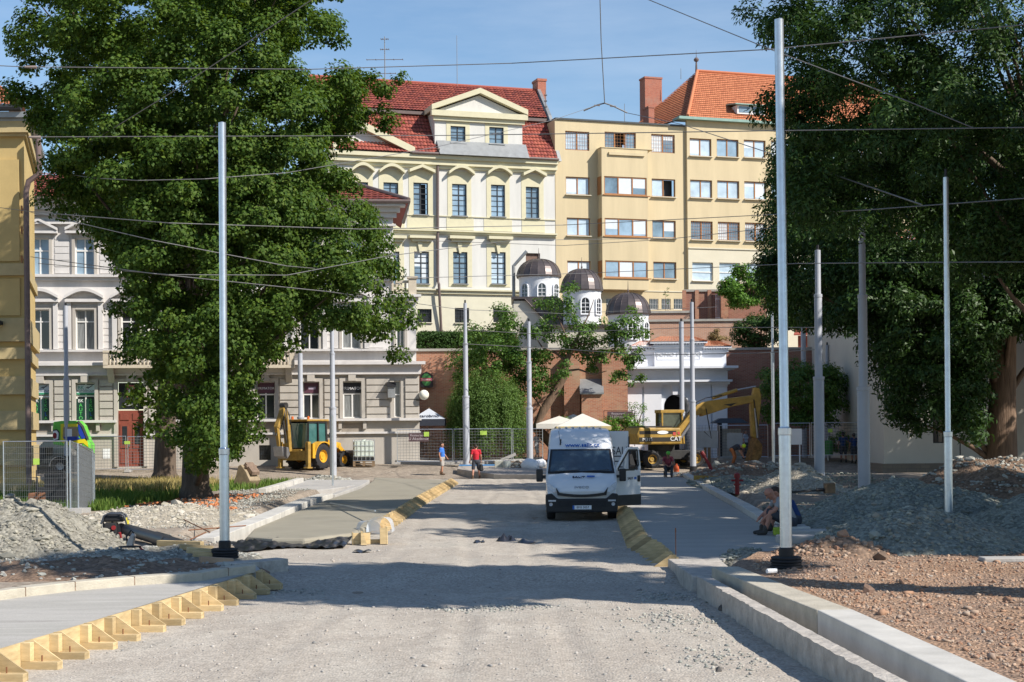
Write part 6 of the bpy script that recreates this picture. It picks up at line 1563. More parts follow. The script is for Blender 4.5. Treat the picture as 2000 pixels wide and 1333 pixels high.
for s_ in (-1, 1):
    h = MB(); pts = [(0.66, 0.80), (0.78, 0.79), (0.93, 0.86), (0.975, 1.02), (0.95, 1.08), (0.82, 0.98), (0.70, 0.89)]
    h.prism([(s_ * x, 0.07 + 0.22 * max(0, x - 0.66) + 0.3 * max(0, z - 0.9) - 0.06, z) for x, z in (pts if s_ > 0 else pts[::-1])], (0, 0.12, 0)); h.build('headlight', M_lamp, van)
    f = MB(); f.box(s_ * 0.72, s_ * 0.93, -0.075, -0.05, 0.545, 0.59); f.lathe([(0.0, 0), (0.05, 0), (0.05, 0.02)], 12, (s_ * 0.86, -0.085, 0.47), Matrix.Rotation(R(90), 3, 'X')); f.build('fog_light', M_lamp, van)
    mr = MB(); mr.box(s_ * 1.08, s_ * 1.27, 0.92, 1.04, 1.06, 1.42); m_o = mr.build('mirror', M_black, van, bevel=0.03)
    ar = MB(); ar.box(s_ * 0.96, s_ * 1.1, 0.96, 1.02, 1.16, 1.24); ar.build('mirror_arm', M_black, m_o)
    sw = MB(); q = [(1.02, 1.34), (1.9, 1.34), (1.9, 1.98), (1.52, 1.98)]
    sw.poly([(s_ * (vW(z) + 0.006), y, z) for y, z in (q if s_ > 0 else q[::-1])]); sw.build('side_window', M_glass_dark, van)
    cl_ = MB(); cl_.box(s_ * 0.995, s_ * 1.015, 1.3, 5.6, 0.32, 0.62); cl_.build('sill_cladding', M_black, van)
for x, y in ((-0.86, 0.95), (0.86, 0.95), (-0.86, 4.6), (0.86, 4.6)): wheel(van, (x, y, 0.355), 0.355, 0.25, 'X')
pl = MB(); pl.box(-0.26, 0.26, -0.085, -0.066, 0.325, 0.435); plo = pl.build('number_plate', M_white, van)
pb = MB(); pb.box(-0.26, -0.21, -0.089, -0.086, 0.325, 0.435); pb.build('plate_band', M_lit_blue, plo)
text_obj('plate_number', '8M5 5057', 0.085, M_lit_dk, plo, TXT(0.02, -0.088, 0.38), 0.002)
text_obj('lettering', 'www.salit.cz', 0.195, M_lit_blue, van, Matrix.Translation((0.05, 1.515, 2.085)) @ Matrix.Rotation(R(46), 4, 'X'), 0.012, sx=1.0)
text_obj('lettering', 'SALIT', 0.115, M_lit_dk, van, Matrix.Translation((-0.08, 0.36, 1.205)) @ Matrix.Rotation(R(26), 4, 'X'), 0.012, sx=1.25)
lg = MB(); Ml = Matrix.Rotation(R(20), 3, 'X'); lg.obox((0.26, 0.40, 1.225), (0.22, 0.085, 0.012), Ml); lg.build('logo', M_lit_blue, van)
text_obj('lettering', 'IVECO', 0.085, M_steel, van, TXT(0, 0.035, 0.93, pitch=65), 0.012, sx=1.7)
aer = MB(); aer.tube([(-0.56, 1.75, 2.25), (-0.58, 1.55, 2.1)], 0.02, 5); aer.tube([(-0.58, 1.55, 2.12), (-0.62, 1.5, 2.5)], 0.006, 4); aer.build('aerial', M_black, van)
# open driver's door, hinged at its front edge
dr_ = bpy.data.objects.new('door', None); col.objects.link(dr_); dr_.parent = van; dr_.location = (0.985, 1.0, 0); dr_.rotation_euler = (0, 0, R(47)); dr_.empty_display_size = 0.1
dd = MB(); q = [(0.0, 0.40), (0.14, 0.40), (0.30, 0.36), (1.08, 0.36), (1.10, 1.3), (1.04, 1.92), (0.98, 2.0), (0.55, 2.0), (0.02, 1.36)]
win = [(0.14, 1.40), (0.42, 1.40), (0.42, 1.40), (0.95, 1.42), (0.93, 1.90), (0.60, 1.92)]
# door skin as a frame around the window opening
lo_ = [(0.0, 0.36), (1.08, 0.36), (1.10, 1.36), (0.0, 1.36)]
dd.prism([(x, 0, z) for x, z in lo_], (0, 0.07, 0))
for p_, q_ in (((0.02, 1.36), (0.55, 1.98)), ((0.55, 1.98), (1.0, 1.98)), ((1.0, 1.98), (1.08, 1.36)), ((0.40, 1.36), (0.44, 1.82))): dd.beam((p_[0], 0.035, p_[1]), (q_[0], 0.035, q_[1]), 0.07, 0.07, up=(0, 1, 0))
dpa = dd.build('door_panel', M_van, dr_, bevel=0.012)
g_ = MB()
for p_, q_ in (((0.09, 1.40), (0.56, 1.93)), ((0.56, 1.93), (0.94, 1.93)), ((0.94, 1.93), (0.99, 1.50)), ((0.99, 1.50), (0.80, 1.37)), ((0.80, 1.37), (0.09, 1.37))): g_.beam((p_[0], -0.004, p_[1]), (q_[0], -0.004, q_[1]), 0.05, 0.012, up=(0, 1, 0))
g_.build('window_seal', M_black, dr_)
g_ = MB(); g_.box(-0.005, 1.09, -0.012, 0.075, 0.352, 0.66); g_.build('door_cladding', M_black, dr_)
g_ = MB(); g_.box(0.94, 1.05, -0.03, -0.001, 1.02, 1.20); g_.build('handle', M_black, dr_, bevel=0.02)
text_obj('lettering', 'SALIT', 0.10, M_lit_dk, dr_, TXT(0.63, -0.006, 1.12)); g_ = MB(); g_.box(0.80, 0.90, -0.008, -0.002, 1.09, 1.16); g_.build('logo', M_lit_blue, dr_)
# rear door swung right round to the side
g_ = MB(); g_.box(0.86, 1.60, 6.02, 6.09, 0.5, 2.47); rdo = g_.build('rear_door', M_van, van, bevel=0.02)
text_obj('lettering', 'SALIT', 0.36, M_lit_dk, rdo, TXT(1.40, 6.012, 1.84), 0.004, sx=0.75)
g_ = MB()
for z in (1.66, 1.5, 1.32, 1.15, 1.0): g_.box(1.02, 1.5, 6.012, 6.018, z, z + 0.035)
g_.build('stripe', M_lit_dk, rdo); g_ = MB(); g_.box(1.60, 1.63, 6.0, 6.1, 0.5, 2.3); g_.build('door_edge', M_black, rdo)

# ------------------------------------------------------------------ backhoe loader
M_cabglass = mat('cab_glass', (0.05, 0.14, 0.135), 0.06, 0.3, 1.5, spec=0.8)
p = PG(603, 916)
bh = thing('backhoe_loader', 'yellow backhoe loader with folded digging arm in front of the grey town house', 'digger', tuple(p), R(57))
bh.scale = (0.98, 0.98, 1.0)
b = MB(); b.box(-1.15, 2.35, -0.42, 0.42, 0.62, 1.12); b.box(-1.3, -1.1, -1.1, 1.1, 0.5, 1.05); b.build('chassis', M_dirty_yellow, bh, bevel=0.03)
b = MB(); b.prism([(0.85, -0.45, 1.1), (2.45, -0.45, 1.0), (2.45, -0.45, 1.45), (0.85, -0.45, 1.72)], (0, 0.9, 0)); b.build('bonnet', M_yellow, bh, bevel=0.06)
for s_ in (-1, 1):
    f = MB(); pts = [(0.82 * math.cos(a), 0.74 + 0.82 * math.sin(a)) for a in [R(k) for k in range(-5, 186, 15)]]; pi_ = [(0.76 * math.cos(a), 0.74 + 0.76 * math.sin(a)) for a in [R(k) for k in range(-5, 186, 15)]]
    for i in range(len(pts) - 1): f.prism([(pi_[i][0], s_ * 0.55, pi_[i][1]), (pts[i][0], s_ * 0.55, pts[i][1]), (pts[i+1][0], s_ * 0.55, pts[i+1][1]), (pi_[i+1][0], s_ * 0.55, pi_[i+1][1])], (0, s_ * 0.64, 0))
    f.prism([(-0.78, s_ * 0.56, 0.9), (0.78, s_ * 0.56, 0.9), (0.55, s_ * 0.56, 1.5), (-0.55, s_ * 0.56, 1.5)], (0, s_ * 0.06, 0)); f.box(-1.02, -0.80, s_ * 0.62, s_ * 1.19, 0.62, 1.45)
    f.build('fender', M_yellow, bh)
    wheel(bh, (0, s_ * 0.92, 0.72), 0.72, 0.48, 'Y', 0.5, M_yellow, 28); wheel(bh, (2.05, s_ * 0.86, 0.48), 0.48, 0.36, 'Y', 0.5, M_yellow, 22)
    a_ = MB(); a_.beam((0.75, s_ * 0.66, 1.55), (1.9, s_ * 0.66, 1.28), 0.14, 0.26); a_.beam((1.85, s_ * 0.66, 1.30), (2.75, s_ * 0.66, 0.62), 0.14, 0.24); a_.build('loader_arm', M_yellow, bh)
    a_ = MB(); a_.cyl((0.9, s_ * 0.66, 0.95), (1.9, s_ * 0.66, 1.2), 0.06); a_.build('loader_ram', M_steel, bh)
    a_ = MB(); a_.box(-1.38, -1.14, s_ * 0.95, s_ * 1.15, 0.12, 1.55); a_.box(-1.5, -1.05, s_ * 0.88, s_ * 1.2, 0.05, 0.13); a_.build('stabiliser', M_dirty_yellow, bh, bevel=0.02)
b = MB(); b.prism([(2.75, -1.15, 0.2), (3.45, -1.15, 0.16), (3.2, -1.15, 0.5), (3.15, -1.15, 0.95), (2.95, -1.15, 1.02), (2.75, -1.15, 0.85)], (0, 2.3, 0)); b.build('front_bucket', mat('worn_steel', (0.13, 0.125, 0.12), 0.6, 0.4, 5, metal=0.3), bh, bevel=0.02)
b = MB()
for x, y in ((-0.88, -0.72), (-0.88, 0.72), (0.82, -0.72), (0.82, 0.72), (0.0, -0.74), (0.0, 0.74)): b.beam((x, y, 1.1), (x * 0.92, y * 0.95, 2.68), 0.09, 0.09)
for y in (-0.72, 0.72): b.beam((-0.88, y, 1.15), (0.82, y, 1.15), 0.08, 0.1); b.beam((-0.82, y * 0.95, 2.66), (0.76, y * 0.95, 2.66), 0.08, 0.1)
for x in (-0.88, 0.82): b.beam((x, -0.72, 1.15), (x, 0.72, 1.15), 0.08, 0.1)
cb = b.build('cab_frame', M_black, bh)
b = MB(); b.box(-0.82, 0.76, -0.66, 0.66, 1.2, 2.6); b.build('cab_glass', M_cabglass, cb)
b = MB(); b.box(-1.0, 0.95, -0.78, 0.78, 2.70, 2.82); b.build('cab_roof', M_dirty_yellow, bh, bevel=0.04)
b = MB()
for y in (-0.6, 0.6): b.lathe([(0, 2.82), (0.08, 2.82), (0.07, 2.98), (0, 3.0)], 10, (-0.7, y, 0))
b.build('beacon', mat('beacon_orange', (0.6, 0.13, 0.02), 0.4, 0.1), bh)
b = MB(); b.beam((-1.35, 0.35, 1.0), (-1.5, 0.35, 2.5), 0.24, 0.36, up=(0, 1, 0)); b.beam((-1.5, 0.35, 2.45), (-1.72, 0.35, 3.5), 0.22, 0.30, up=(0, 1, 0)); b.build('boom', M_dirty_yellow, bh, bevel=0.02)
b = MB(); b.beam((-1.72, 0.35, 3.55), (-2.35, 0.35, 2.35), 0.22, 0.30, up=(0, 1, 0)); b.beam((-2.35, 0.35, 2.4), (-2.1, 0.35, 1.15), 0.2, 0.22, up=(0, 1, 0)); b.build('dipper', M_dirty_yellow, bh, bevel=0.02)
b = MB()
b.cyl((-1.5, 0.35, 1.5), (-1.85, 0.35, 3.0), 0.06); b.cyl((-1.6, 0.22, 2.2), (-1.68, 0.22, 3.65), 0.05); b.cyl((-2.0, 0.35, 3.0), (-2.42, 0.35, 1.9), 0.05); b.lathe([(0.0, -0.2), (0.17, -0.2), (0.17, 0.2), (0, 0.2)], 12, (-1.72, 0.35, 3.6), Matrix.Rotation(R(90), 3, 'X')); b.build('ram', mat('oily_steel', (0.07, 0.065, 0.06), 0.45, 0.4, 6, metal=0.4), bh)
b = MB(); b.prism([(-2.3, 0.0, 1.3), (-1.75, 0.0, 1.25), (-1.6, 0.0, 0.85), (-1.85, 0.0, 0.6), (-2.2, 0.0, 0.75)], (0, 0.7, 0)); bo = b.build('rear_bucket', M_steel, bh, bevel=0.03)
b = MB()
for pts in ([(-1.3, 0.2, 1.1), (-1.2, 0.15, 2.0), (-1.45, 0.2, 3.1), (-1.66, 0.25, 3.5)], [(-1.3, 0.5, 1.1), (-1.15, 0.55, 2.1), (-1.5, 0.5, 3.2)], [(-1.7, 0.2, 3.5), (-1.95, 0.15, 2.9), (-2.2, 0.2, 2.2)]): b.tube(pts, 0.025, 6)
b.build('hose', M_black, bh)
b = MB(); b.cyl((0.9, -0.85, 1.9), (0.85, -0.7, 1.9), 0.02, n=5); b.box(0.84, 0.92, -1.0, -0.84, 1.75, 2.05); b.build('mirror', M_black, bh)

# ------------------------------------------------------------------ wheeled excavator
p = PG(1292, 913)
ex = thing('wheeled_excavator', 'yellow wheeled excavator with its long arm stretched out before the white gateway', 'excavator', tuple(p), R(14))
b = MB(); b.box(-1.9, 2.4, -0.55, 0.55, 0.45, 0.95); b.lathe([(0.0, 0.95), (0.75, 0.95), (0.75, 1.28), (0, 1.28)], 20, (0, 0, 0)); b.box(-1.0, -0.7, -1.1, 1.1, 0.35, 0.65); b.box(1.5, 1.8, -1.1, 1.1, 0.35, 0.65); b.build('undercarriage', mat('undercarriage_black', (0.03, 0.03, 0.03), 0.7, 0.3, 4), ex, bevel=0.03)
for x in (-0.95, 1.65):
    for s_ in (-1, 1): wheel(ex, (x, s_ * 1.0, 0.48), 0.48, 0.5, 'Y', 0.55, M_dirty_yellow, 20)
b = MB(); b.prism([(-1.95, -1.2, 0.15), (-2.25, -1.2, 0.2), (-2.3, -1.2, 0.75), (-2.15, -1.2, 0.8)], (0, 2.4, 0)); b.build('dozer_blade', M_rubber, ex)
M_exy = mat('excavator_yellow', (0.37, 0.225, 0.04), 0.55, 0.32, 2.2, spec=0.5)
b = MB(); b.prism([(-1.75, -1.22, 1.3), (0.75, -1.22, 1.3), (0.8, -1.22, 1.6), (0.72, -1.22, 2.22), (-1.7, -1.22, 2.25), (-1.85, -1.22, 1.9)], (0, 2.44, 0)); hs = b.build('engine_house', M_exy, ex, bevel=0.09)
M_exb = mat('machine_black', (0.03, 0.026, 0.022), 0.5, 0.2)
b = MB(); b.box(-1.72, 0.70, -1.235, -1.222, 1.46, 1.70); b.box(-1.70, 0.45, -1.235, -1.222, 1.88, 2.06); b.build('stripe', M_exb, hs)
b = MB(); b.box(-1.6, 0.3, -1.0, 1.0, 2.25, 2.33); b.lathe([(0.0, 2.33), (0.14, 2.33), (0.13, 2.5), (0, 2.53)], 10, (-0.2, -0.3, 0)); b.build('engine_cover', M_exb, hs)
text_obj('lettering', 'M315', 0.26, M_lit, hs, TXT(-1.25, -1.242, 1.58), 0.004); text_obj('lettering', 'CAT', 0.34, M_lit, hs, TXT(0.42, -1.242, 1.60), 0.004)
b = MB(); b.lathe([(0.0, 0), (0.30, 0), (0.30, 0.008), (0, 0.008)], 20, (-0.35, -1.244, 1.97), Matrix.Rotation(R(90), 3, 'X') @ Matrix.Diagonal((1.1, 0.33, 1))); b.build('badge', M_lit, hs)
b = MB(); b.box(0.25, 0.42, -1.246, -1.24, 1.80, 1.98); b.box(0.52, 0.66, -1.246, -1.24, 1.85, 2.0); b.build('warning_sticker', mat('sticker_red', (0.5, 0.08, 0.06), 0.5, 0), hs)
b = MB()
cx0, cx1, cy0, cy1, cz0, cz1 = 0.15, 1.45, 0.25, 1.2, 1.3, 3.15
for x in (cx0, cx1):
    for y in (cy0, cy1): b.beam((x, y, cz0), (x - (0.0 if x == cx0 else 0.12), y, cz1), 0.1, 0.1)
b.box(cx0 - 0.1, cx1 + 0.02, cy0 - 0.06, cy1 + 0.06, cz1 - 0.08, cz1 + 0.1); b.box(cx0, cx1, cy0, cy1, cz0, cz0 + 0.5); cbo = b.build('cab', M_exy, ex, bevel=0.02)
b = MB(); b.box(cx0 + 0.04, cx1 - 0.14, cy0 + 0.04, cy1 - 0.04, cz0 + 0.5, cz1 - 0.08); b.build('cab_glass', mat('excavator_glass', (0.06, 0.075, 0.06), 0.08, 0.3, 2, spec=0.7), cbo)
def boom_seg(pts, wd, name, m_):
    b_ = MB(); up_ = [(x, -wd / 2, z1) for x, z0, z1 in pts]; dn = [(x, -wd / 2, z0) for x, z0, z1 in pts][::-1]; b_.prism(up_ + dn, (0, wd, 0)); return b_.build(name, m_, ex, bevel=0.03)
boom_seg([(0.72, 1.35, 1.95), (1.35, 2.0, 2.65), (2.1, 2.9, 3.5), (2.6, 3.1, 3.7)], 0.42, 'boom', M_exy)
boom_seg([(2.35, 2.85, 3.62), (2.9, 3.0, 3.75), (4.2, 3.40, 3.9), (5.75, 3.68, 4.08)], 0.38, 'boom_extension', M_exy)
b = MB(); b.prism([(3.7, -0.20, 3.52), (4.5, -0.20, 3.62), (4.15, -0.20, 3.42)], (0, 0.01, 0)); b.build('arrow_mark', M_exb, ex)
b = MB(); b.prism([(5.62, -0.16, 4.5), (5.92, -0.16, 4.45), (6.04, -0.16, 3.95), (5.84, -0.16, 2.0), (5.7, -0.16, 1.5), (5.45, -0.16, 1.7), (5.38, -0.16, 3.4)], (0, 0.32, 0)); b.build('stick', M_exy, ex, bevel=0.03)
b = MB(); b.prism([(5.6, -0.45, 1.6), (5.95, -0.45, 1.2), (5.9, -0.45, 0.55), (5.55, -0.45, 0.15), (5.25, -0.45, 0.35), (5.4, -0.45, 0.9)], (0, 0.9, 0))
for k in range(4): b.prism([(5.27, -0.4 + k * 0.24, 0.38), (5.37, -0.4 + k * 0.24, 0.2), (5.05, -0.4 + k * 0.24, 0.2)], (0, 0.1, 0))
b.build('bucket', mat('rusty_yellow', (0.24, 0.13, 0.04), 0.7, 0.5, 5), ex, bevel=0.02)
b = MB(); b.cyl((3.1, 0, 3.9), (4.6, 0, 4.35), 0.10); b.build('ram_barrel', M_exy, ex); b = MB(); b.cyl((4.6, 0, 4.35), (5.75, 0, 4.55), 0.05); b.cyl((0.95, -0.3, 1.5), (2.0, -0.3, 2.9), 0.09); b.cyl((5.6, -0.2, 3.3), (5.75, -0.2, 1.6), 0.06); b.build('ram', M_steel, ex)
b = MB()
for pts in ([(1.2, -0.25, 2.6), (1.9, -0.3, 3.6), (2.6, -0.25, 3.9), (3.6, -0.22, 4.05)], [(5.55, -0.2, 3.8), (5.65, -0.25, 3.0), (5.8, -0.2, 2.2)], [(2.6, -0.28, 3.3), (2.75, -0.35, 2.3), (2.9, -0.3, 1.6), (2.5, -0.2, 2.0)]): b.tube(pts, 0.03, 6)
b.build('hose', M_black, ex)

# ------------------------------------------------------------------ lorry with a colourfully painted digger cab
p = PG(112, 926)
tk = thing('works_truck', 'dark works truck with a bright green painted cab standing beside the ochre house', 'truck', tuple(p), R(4))
b = MB(); b.box(-2.6, 0.7, 0.2, 2.2, 0.55, 1.0); b.box(-2.6, -0.7, 0.25, 2.2, 1.0, 1.5); b.box(-2.9, -1.9, 0.1, 0.4, 0.35, 0.8); b.build('chassis', mat('chassis_dark', (0.025, 0.03, 0.03), 0.6, 0.3, 3), tk, bevel=0.03)
for x in (-2.1, 0.1):
    wheel(tk, (x, 0.25, 0.42), 0.42, 0.3, 'Y', 0.55, M_steel); wheel(tk, (x, 2.1, 0.42), 0.42, 0.3, 'Y', 0.55, M_steel)
    f = MB(); pts = [(x + 0.55 * math.cos(a), 0.42 + 0.55 * math.sin(a)) for a in [R(k) for k in range(0, 181, 20)]]
    for q0, q1 in zip(pts, pts[1:]): f.beam((q0[0], 0.2, q0[1]), (q1[0], 0.2, q1[1]), 0.36, 0.03)
    f.build('mudguard', M_zinc, tk)
M_pg = mat('painted_green', (0.13, 0.52, 0.06), 0.4, 0.12, 2); M_py = mat('painted_yellow', (0.75, 0.62, 0.02), 0.4, 0.05); M_pbl = mat('painted_blue', (0.015, 0.05, 0.35), 0.4, 0.2)
K = 35.0
def T(px, py): return ((px - 112) / K, (926 - py) / K)
shell = [(102,868),(101,838),(103,824),(118,822),(148,822),(157,832),(166,860),(172,870),(172,890),(160,890),(150,882),(128,872)]
b = MB(); b.prism([(T(x, y)[0], 0.3, T(x, y)[1]) for x, y in shell], (0, 1.6, 0)); cbt = b.build('cab', M_pg, tk, bevel=0.03)
def decal(pts, m_, d, name): b_ = MB(); b_.prism([(T(x, y)[0], 0.3 - d, T(x, y)[1]) for x, y in pts], (0, d - 0.001, 0)); return b_.build(name, m_, cbt)
decal([(117,828),(150,828),(150,834),(122,834),(121,856),(130,864),(150,860),(163,858),(169,864),(170,874),(160,866),(148,867),(128,871),(117,862)], M_py, 0.02, 'painted_band')
decal([(122,834),(148,834),(153,850),(150,860),(130,863),(121,856)], M_glass_dark, 0.03, 'side_window'); decal([(123,853),(150,853),(155,858),(132,862),(124,858)], M_pbl, 0.04, 'painted_patch')
decal([(150,830),(154,830),(165,856),(158,858),(152,846)], M_pbl, 0.035, 'windscreen_edge')
b = MB(); b.tube([(T(149, 824)[0], 0.35, T(149, 824)[1]), (T(158, 834)[0], 0.35, T(158, 834)[1]), (T(168, 860)[0], 0.35, T(168, 860)[1])], 0.1, 8); b.build('front_pillar', M_black, cbt)
def blob(cx, cy, w_, h_, m_, d, name): decal([(cx + w_ * math.cos(a), cy + h_ * math.sin(a)) for a in [2 * math.pi * k / 16 for k in range(16)]], m_, d, name)
decal([(101.5,840),(110,838),(115,844),(114,860),(103,862)], M_black, 0.012, 'painted_outline'); decal([(102,842),(109,840.5),(113,846),(112,858),(103,860)], M_white, 0.022, 'painted_patch'); blob(105.5, 851, 4, 6, M_red, 0.03, 'painted_spot')
decal([(140,869),(158,866),(160,876),(150,879),(142,876)], M_black, 0.024, 'painted_outline'); decal([(146,870),(157,868),(158,875),(150,877)], M_white, 0.03, 'painted_patch'); blob(144, 871.5, 4.5, 3, M_red, 0.036, 'painted_spot')
b = MB(); b.prism([(T(160, 888)[0], 0.5, T(160, 888)[1]), (T(171, 888)[0], 0.5, T(171, 888)[1]), (T(174, 905)[0], 0.5, T(174, 905)[1]), (T(168, 902)[0], 0.5, T(168, 902)[1])], (0, 0.3, 0)); b.build('blade_arm', M_pg, cbt)
b = MB(); b.box(T(128, 840)[0], T(139, 840)[0], 0.262, 0.269, T(134, 853)[1], T(134, 838)[1]); b.build('window_sticker', M_white, cbt)

# ------------------------------------------------------------------ liquid tote on a pallet
p = PG(711, 911)
pal_ = thing('wooden_pallet', 'stack of weathered pallets under the caged water tank', 'pallet', tuple(p), R(4))
b = MB()
for k in range(2):
    z = k * 0.15
    for i in range(5): b.box(-0.62, 0.62, -0.5 + i * 0.225, -0.40 + i * 0.225, z + 0.12, z + 0.145)
    for i in range(3): b.box(-0.62, 0.62, -0.5 + i * 0.44, -0.40 + i * 0.44, z, z + 0.02); [b.box(x - 0.07, x + 0.07, -0.5 + i * 0.44, -0.40 + i * 0.44, z + 0.02, z + 0.12) for x in (-0.55, 0, 0.55)]
b.build('boards', M_wood_old, pal_)
tt = thing('water_tank', 'caged translucent water tank standing on pallets before the town house', 'tank', (p.x, p.y, p.z + 0.30), R(4))
M_tank = mat('tank_plastic', (0.60, 0.66, 0.58), 0.35, 0.08, 1.5)
b = MB(); b.box(-0.56, 0.56, -0.46, 0.46, 0.22, 1.18); bt_o = b.build('tank_body', M_tank, tt, bevel=0.08); b = MB(); b.box(-0.57, 0.57, -0.47, 0.47, 0.03, 0.22); b.build('tank_base', M_black, tt, bevel=0.04)
b = MB(); b.lathe([(0, 1.17), (0.12, 1.17), (0.12, 1.25), (0, 1.25)], 14, (0, 0, 0)); b.build('cap', M_tank, bt_o)
b = MB()
for x in [-0.6 + 0.24 * i for i in range(6)]:
    for y in (-0.5, 0.5): b.cyl((x, y, 0), (x, y, 1.22), 0.014, n=6)
for y in [-0.5 + 0.25 * i for i in range(5)]:
    for x in (-0.6, 0.6): b.cyl((x, y, 0), (x, y, 1.22), 0.014, n=6)
for z in (0.03, 0.3, 0.6, 0.9, 1.22): b.tube([(-0.6, -0.5, z), (0.6, -0.5, z), (0.6, 0.5, z), (-0.6, 0.5, z), (-0.6, -0.5, z)], 0.014, 6)
b.build('cage', M_galv, tt)
# detached digger bucket lying by the tree
p = PG(480, 951)
bk = thing('digger_bucket', 'detached sand coloured digger bucket lying in the grass right of the tree trunk', 'bucket', tuple(p), R(-25))
b = MB(); pts = [(-0.45, 0.0), (0.35, 0.0), (0.55, 0.3), (0.35, 0.7), (0.05, 1.05), (-0.1, 1.0), (-0.25, 0.5)]
b.prism([(x, -0.45, z) for x, z in pts], (0, 0.9, 0)); b.build('shell', mat('bucket_tan', (0.30, 0.235, 0.15), 0.8, 0.25, 4), bk, bevel=0.03)
b = MB(); b.prism([(0.05, -0.3, 0.95), (0.55, -0.3, 0.55), (0.6, -0.3, 0.7), (0.2, -0.3, 1.15)], (0, 0.6, 0)); b.cyl((0.3, -0.42, 0.95), (0.3, 0.42, 0.95), 0.06); b.build('hanger', mat('bucket_brown', (0.20, 0.14, 0.10), 0.8, 0.3, 4), bk)
# ================================================================== POLES, WIRES, FENCES, SITE CLUTTER
def stepped_pole(px, yb, yt, steps, label, r=(0.185, 0.135, 0.10), m_=M_pole, group='stepped tram poles', D=None, name='tram_pole', sleeve=False, foot=False, cap=True, lean=0.0):
    b0 = PG(px, yb) if D is None else Vector((PD(px, yb, D).x, D, gz(PD(px, yb, D).x, D)))
    D = b0.y
    t = thing(name, label, 'pole', tuple(b0), 0, group)
    t.rotation_euler = (0, lean, 0)
    H = PD(px, yt, D).z - b0.z
    zs_ = [PD(px, y, D).z - b0.z for y in steps] + [H]
    b = MB(); z = -0.1; pts = [(r[0], -0.1)]
    for i, zz in enumerate(zs_):
        pts.append((r[i], zz - 0.02))
        if i < len(zs_) - 1: pts.append((r[i] * 0.98, zz)); pts.append((r[i+1] * 1.06, zz + 0.015)); pts.append((r[i+1], zz + 0.04))
    pts.append((0.01, H)); b.lathe(pts, 20); b.build('shaft', m_, t, smooth=True, ang=40)
    for i, zz in enumerate(zs_[:-1]):
        c_ = MB(); c_.lathe([(r[i] * 1.0, zz - 0.10), (r[i] * 1.1, zz - 0.09), (r[i] * 1.1, zz + 0.01), (r[i] * 0.98, zz + 0.02)], 20); c_.build('collar', m_, t, smooth=True)
    if cap: c_ = MB(); c_.cyl((0, 0, H - 0.05), (0, 0, H + 0.16), r[len(zs_)-1] * 0.5, n=8); c_.build('cap', M_black, t)
    if sleeve: c_ = MB(); c_.lathe([(r[0] * 1.25, -0.05), (r[0] * 1.25, 0.32), (r[0], 0.34)], 18); c_.build('sleeve', M_black, t, smooth=True)
    if foot:
        for k in range(4):
            c_ = MB(); rr = 0.25 - 0.012 * (k % 2); z0 = 0.02 + k * 0.045; c_.lathe([(r[0] * 1.1, z0), (rr - 0.015, z0), (rr, z0 + 0.012), (rr, z0 + 0.03), (rr - 0.015, z0 + 0.042), (r[0] * 1.1, z0 + 0.042)], 28); c_.build('rubber_ring', M_rubber, t, smooth=True)
    return t
GA = 'bare galvanised poles set up along the road'
stepped_pole(439, 1093, 238, [878], 'bare galvanised pole with black rubber foot rising before the huge leafy tree', (0.088, 0.066), M_galv, GA, name='galvanised_pole', sleeve=True, foot=True, cap=False, lean=R(0.15))
stepped_pole(1536, 1112, 36, [838], 'tallest galvanised pole with black rubber foot beside the right kerb', (0.094, 0.072), M_galv, GA, name='galvanised_pole', sleeve=True, foot=True, cap=False, lean=R(-0.28))
stepped_pole(1853, 1030, 345, [845], 'slender galvanised pole standing among the dark gravel heaps at the right', (0.088, 0.058), M_galv, GA, name='galvanised_pole', sleeve=True, cap=True, D=33.0)
stepped_pole(1511, 917, 570, [690], 'thin galvanised pole beside the excavator bucket', (0.10, 0.07), M_galv, GA, name='galvanised_pole', sleeve=True, cap=False)
stepped_pole(1635, 893, 700, [765], 'very thin pole by the green litter bin', (0.05, 0.04), M_galv, GA, name='galvanised_pole', cap=False)
stepped_pole(650, 961, 811, [], 'short thin post planted at the edge of the fresh slab', (0.045,), M_galv, GA, name='galvanised_pole', cap=False)
stepped_pole(651, 928, 610, [796, 690], 'grey stepped tram pole right of the backhoe loader')
stepped_pole(911, 897, 592, [774, 671], 'grey stepped tram pole in front of the round weeping tree', D=88)
stepped_pole(1035, 900, 628, [796, 707], 'grey stepped tram pole left of the leaning tree trunk', D=88.2)
stepped_pole(1354, 923, 590, [783, 663], 'grey stepped tram pole between excavator cab and boom', sleeve=True, r=(0.165, 0.125, 0.1))
stepped_pole(1333, 900, 628, [805], 'dark shaded tram pole rising behind the excavator cab', r=(0.17, 0.14))
stepped_pole(1601, 957, 488, [737, 576], 'shaded stepped tram pole right of the pale gravel heap')
stepped_pole(1688, 977, 424, [757, 577], 'tall stepped tram pole beside the greenish gravel heap')
stepped_pole(1571, 893, 612, [], 'plain shaded tram pole in front of the round bush', r=(0.16,))
stepped_pole(1617, 872, 674, [776, 710], 'sunlit stepped tram pole at the corner of the red building', D=96)
stepped_pole(131, 920, 597, [740], 'grey stepped tram pole behind the green painted cab', D=86.5, r=(0.16, 0.12))
stepped_pole(588, 905, 690, [815], 'grey stepped tram pole behind the backhoe cab', D=89, r=(0.19, 0.14))
stp = PG(1320, 1088, 0.25)
b = MB(); b.cyl((0, 0, 0), (0, 0, 0.52), 0.009, n=6); b.cyl((0, 0, 0.44), (0, 0, 0.52), 0.012, n=6); tag(b.build('steel_stake', M_rust, loc=tuple(stp)), 'dark steel stake standing upright on the right slab', 'stake')

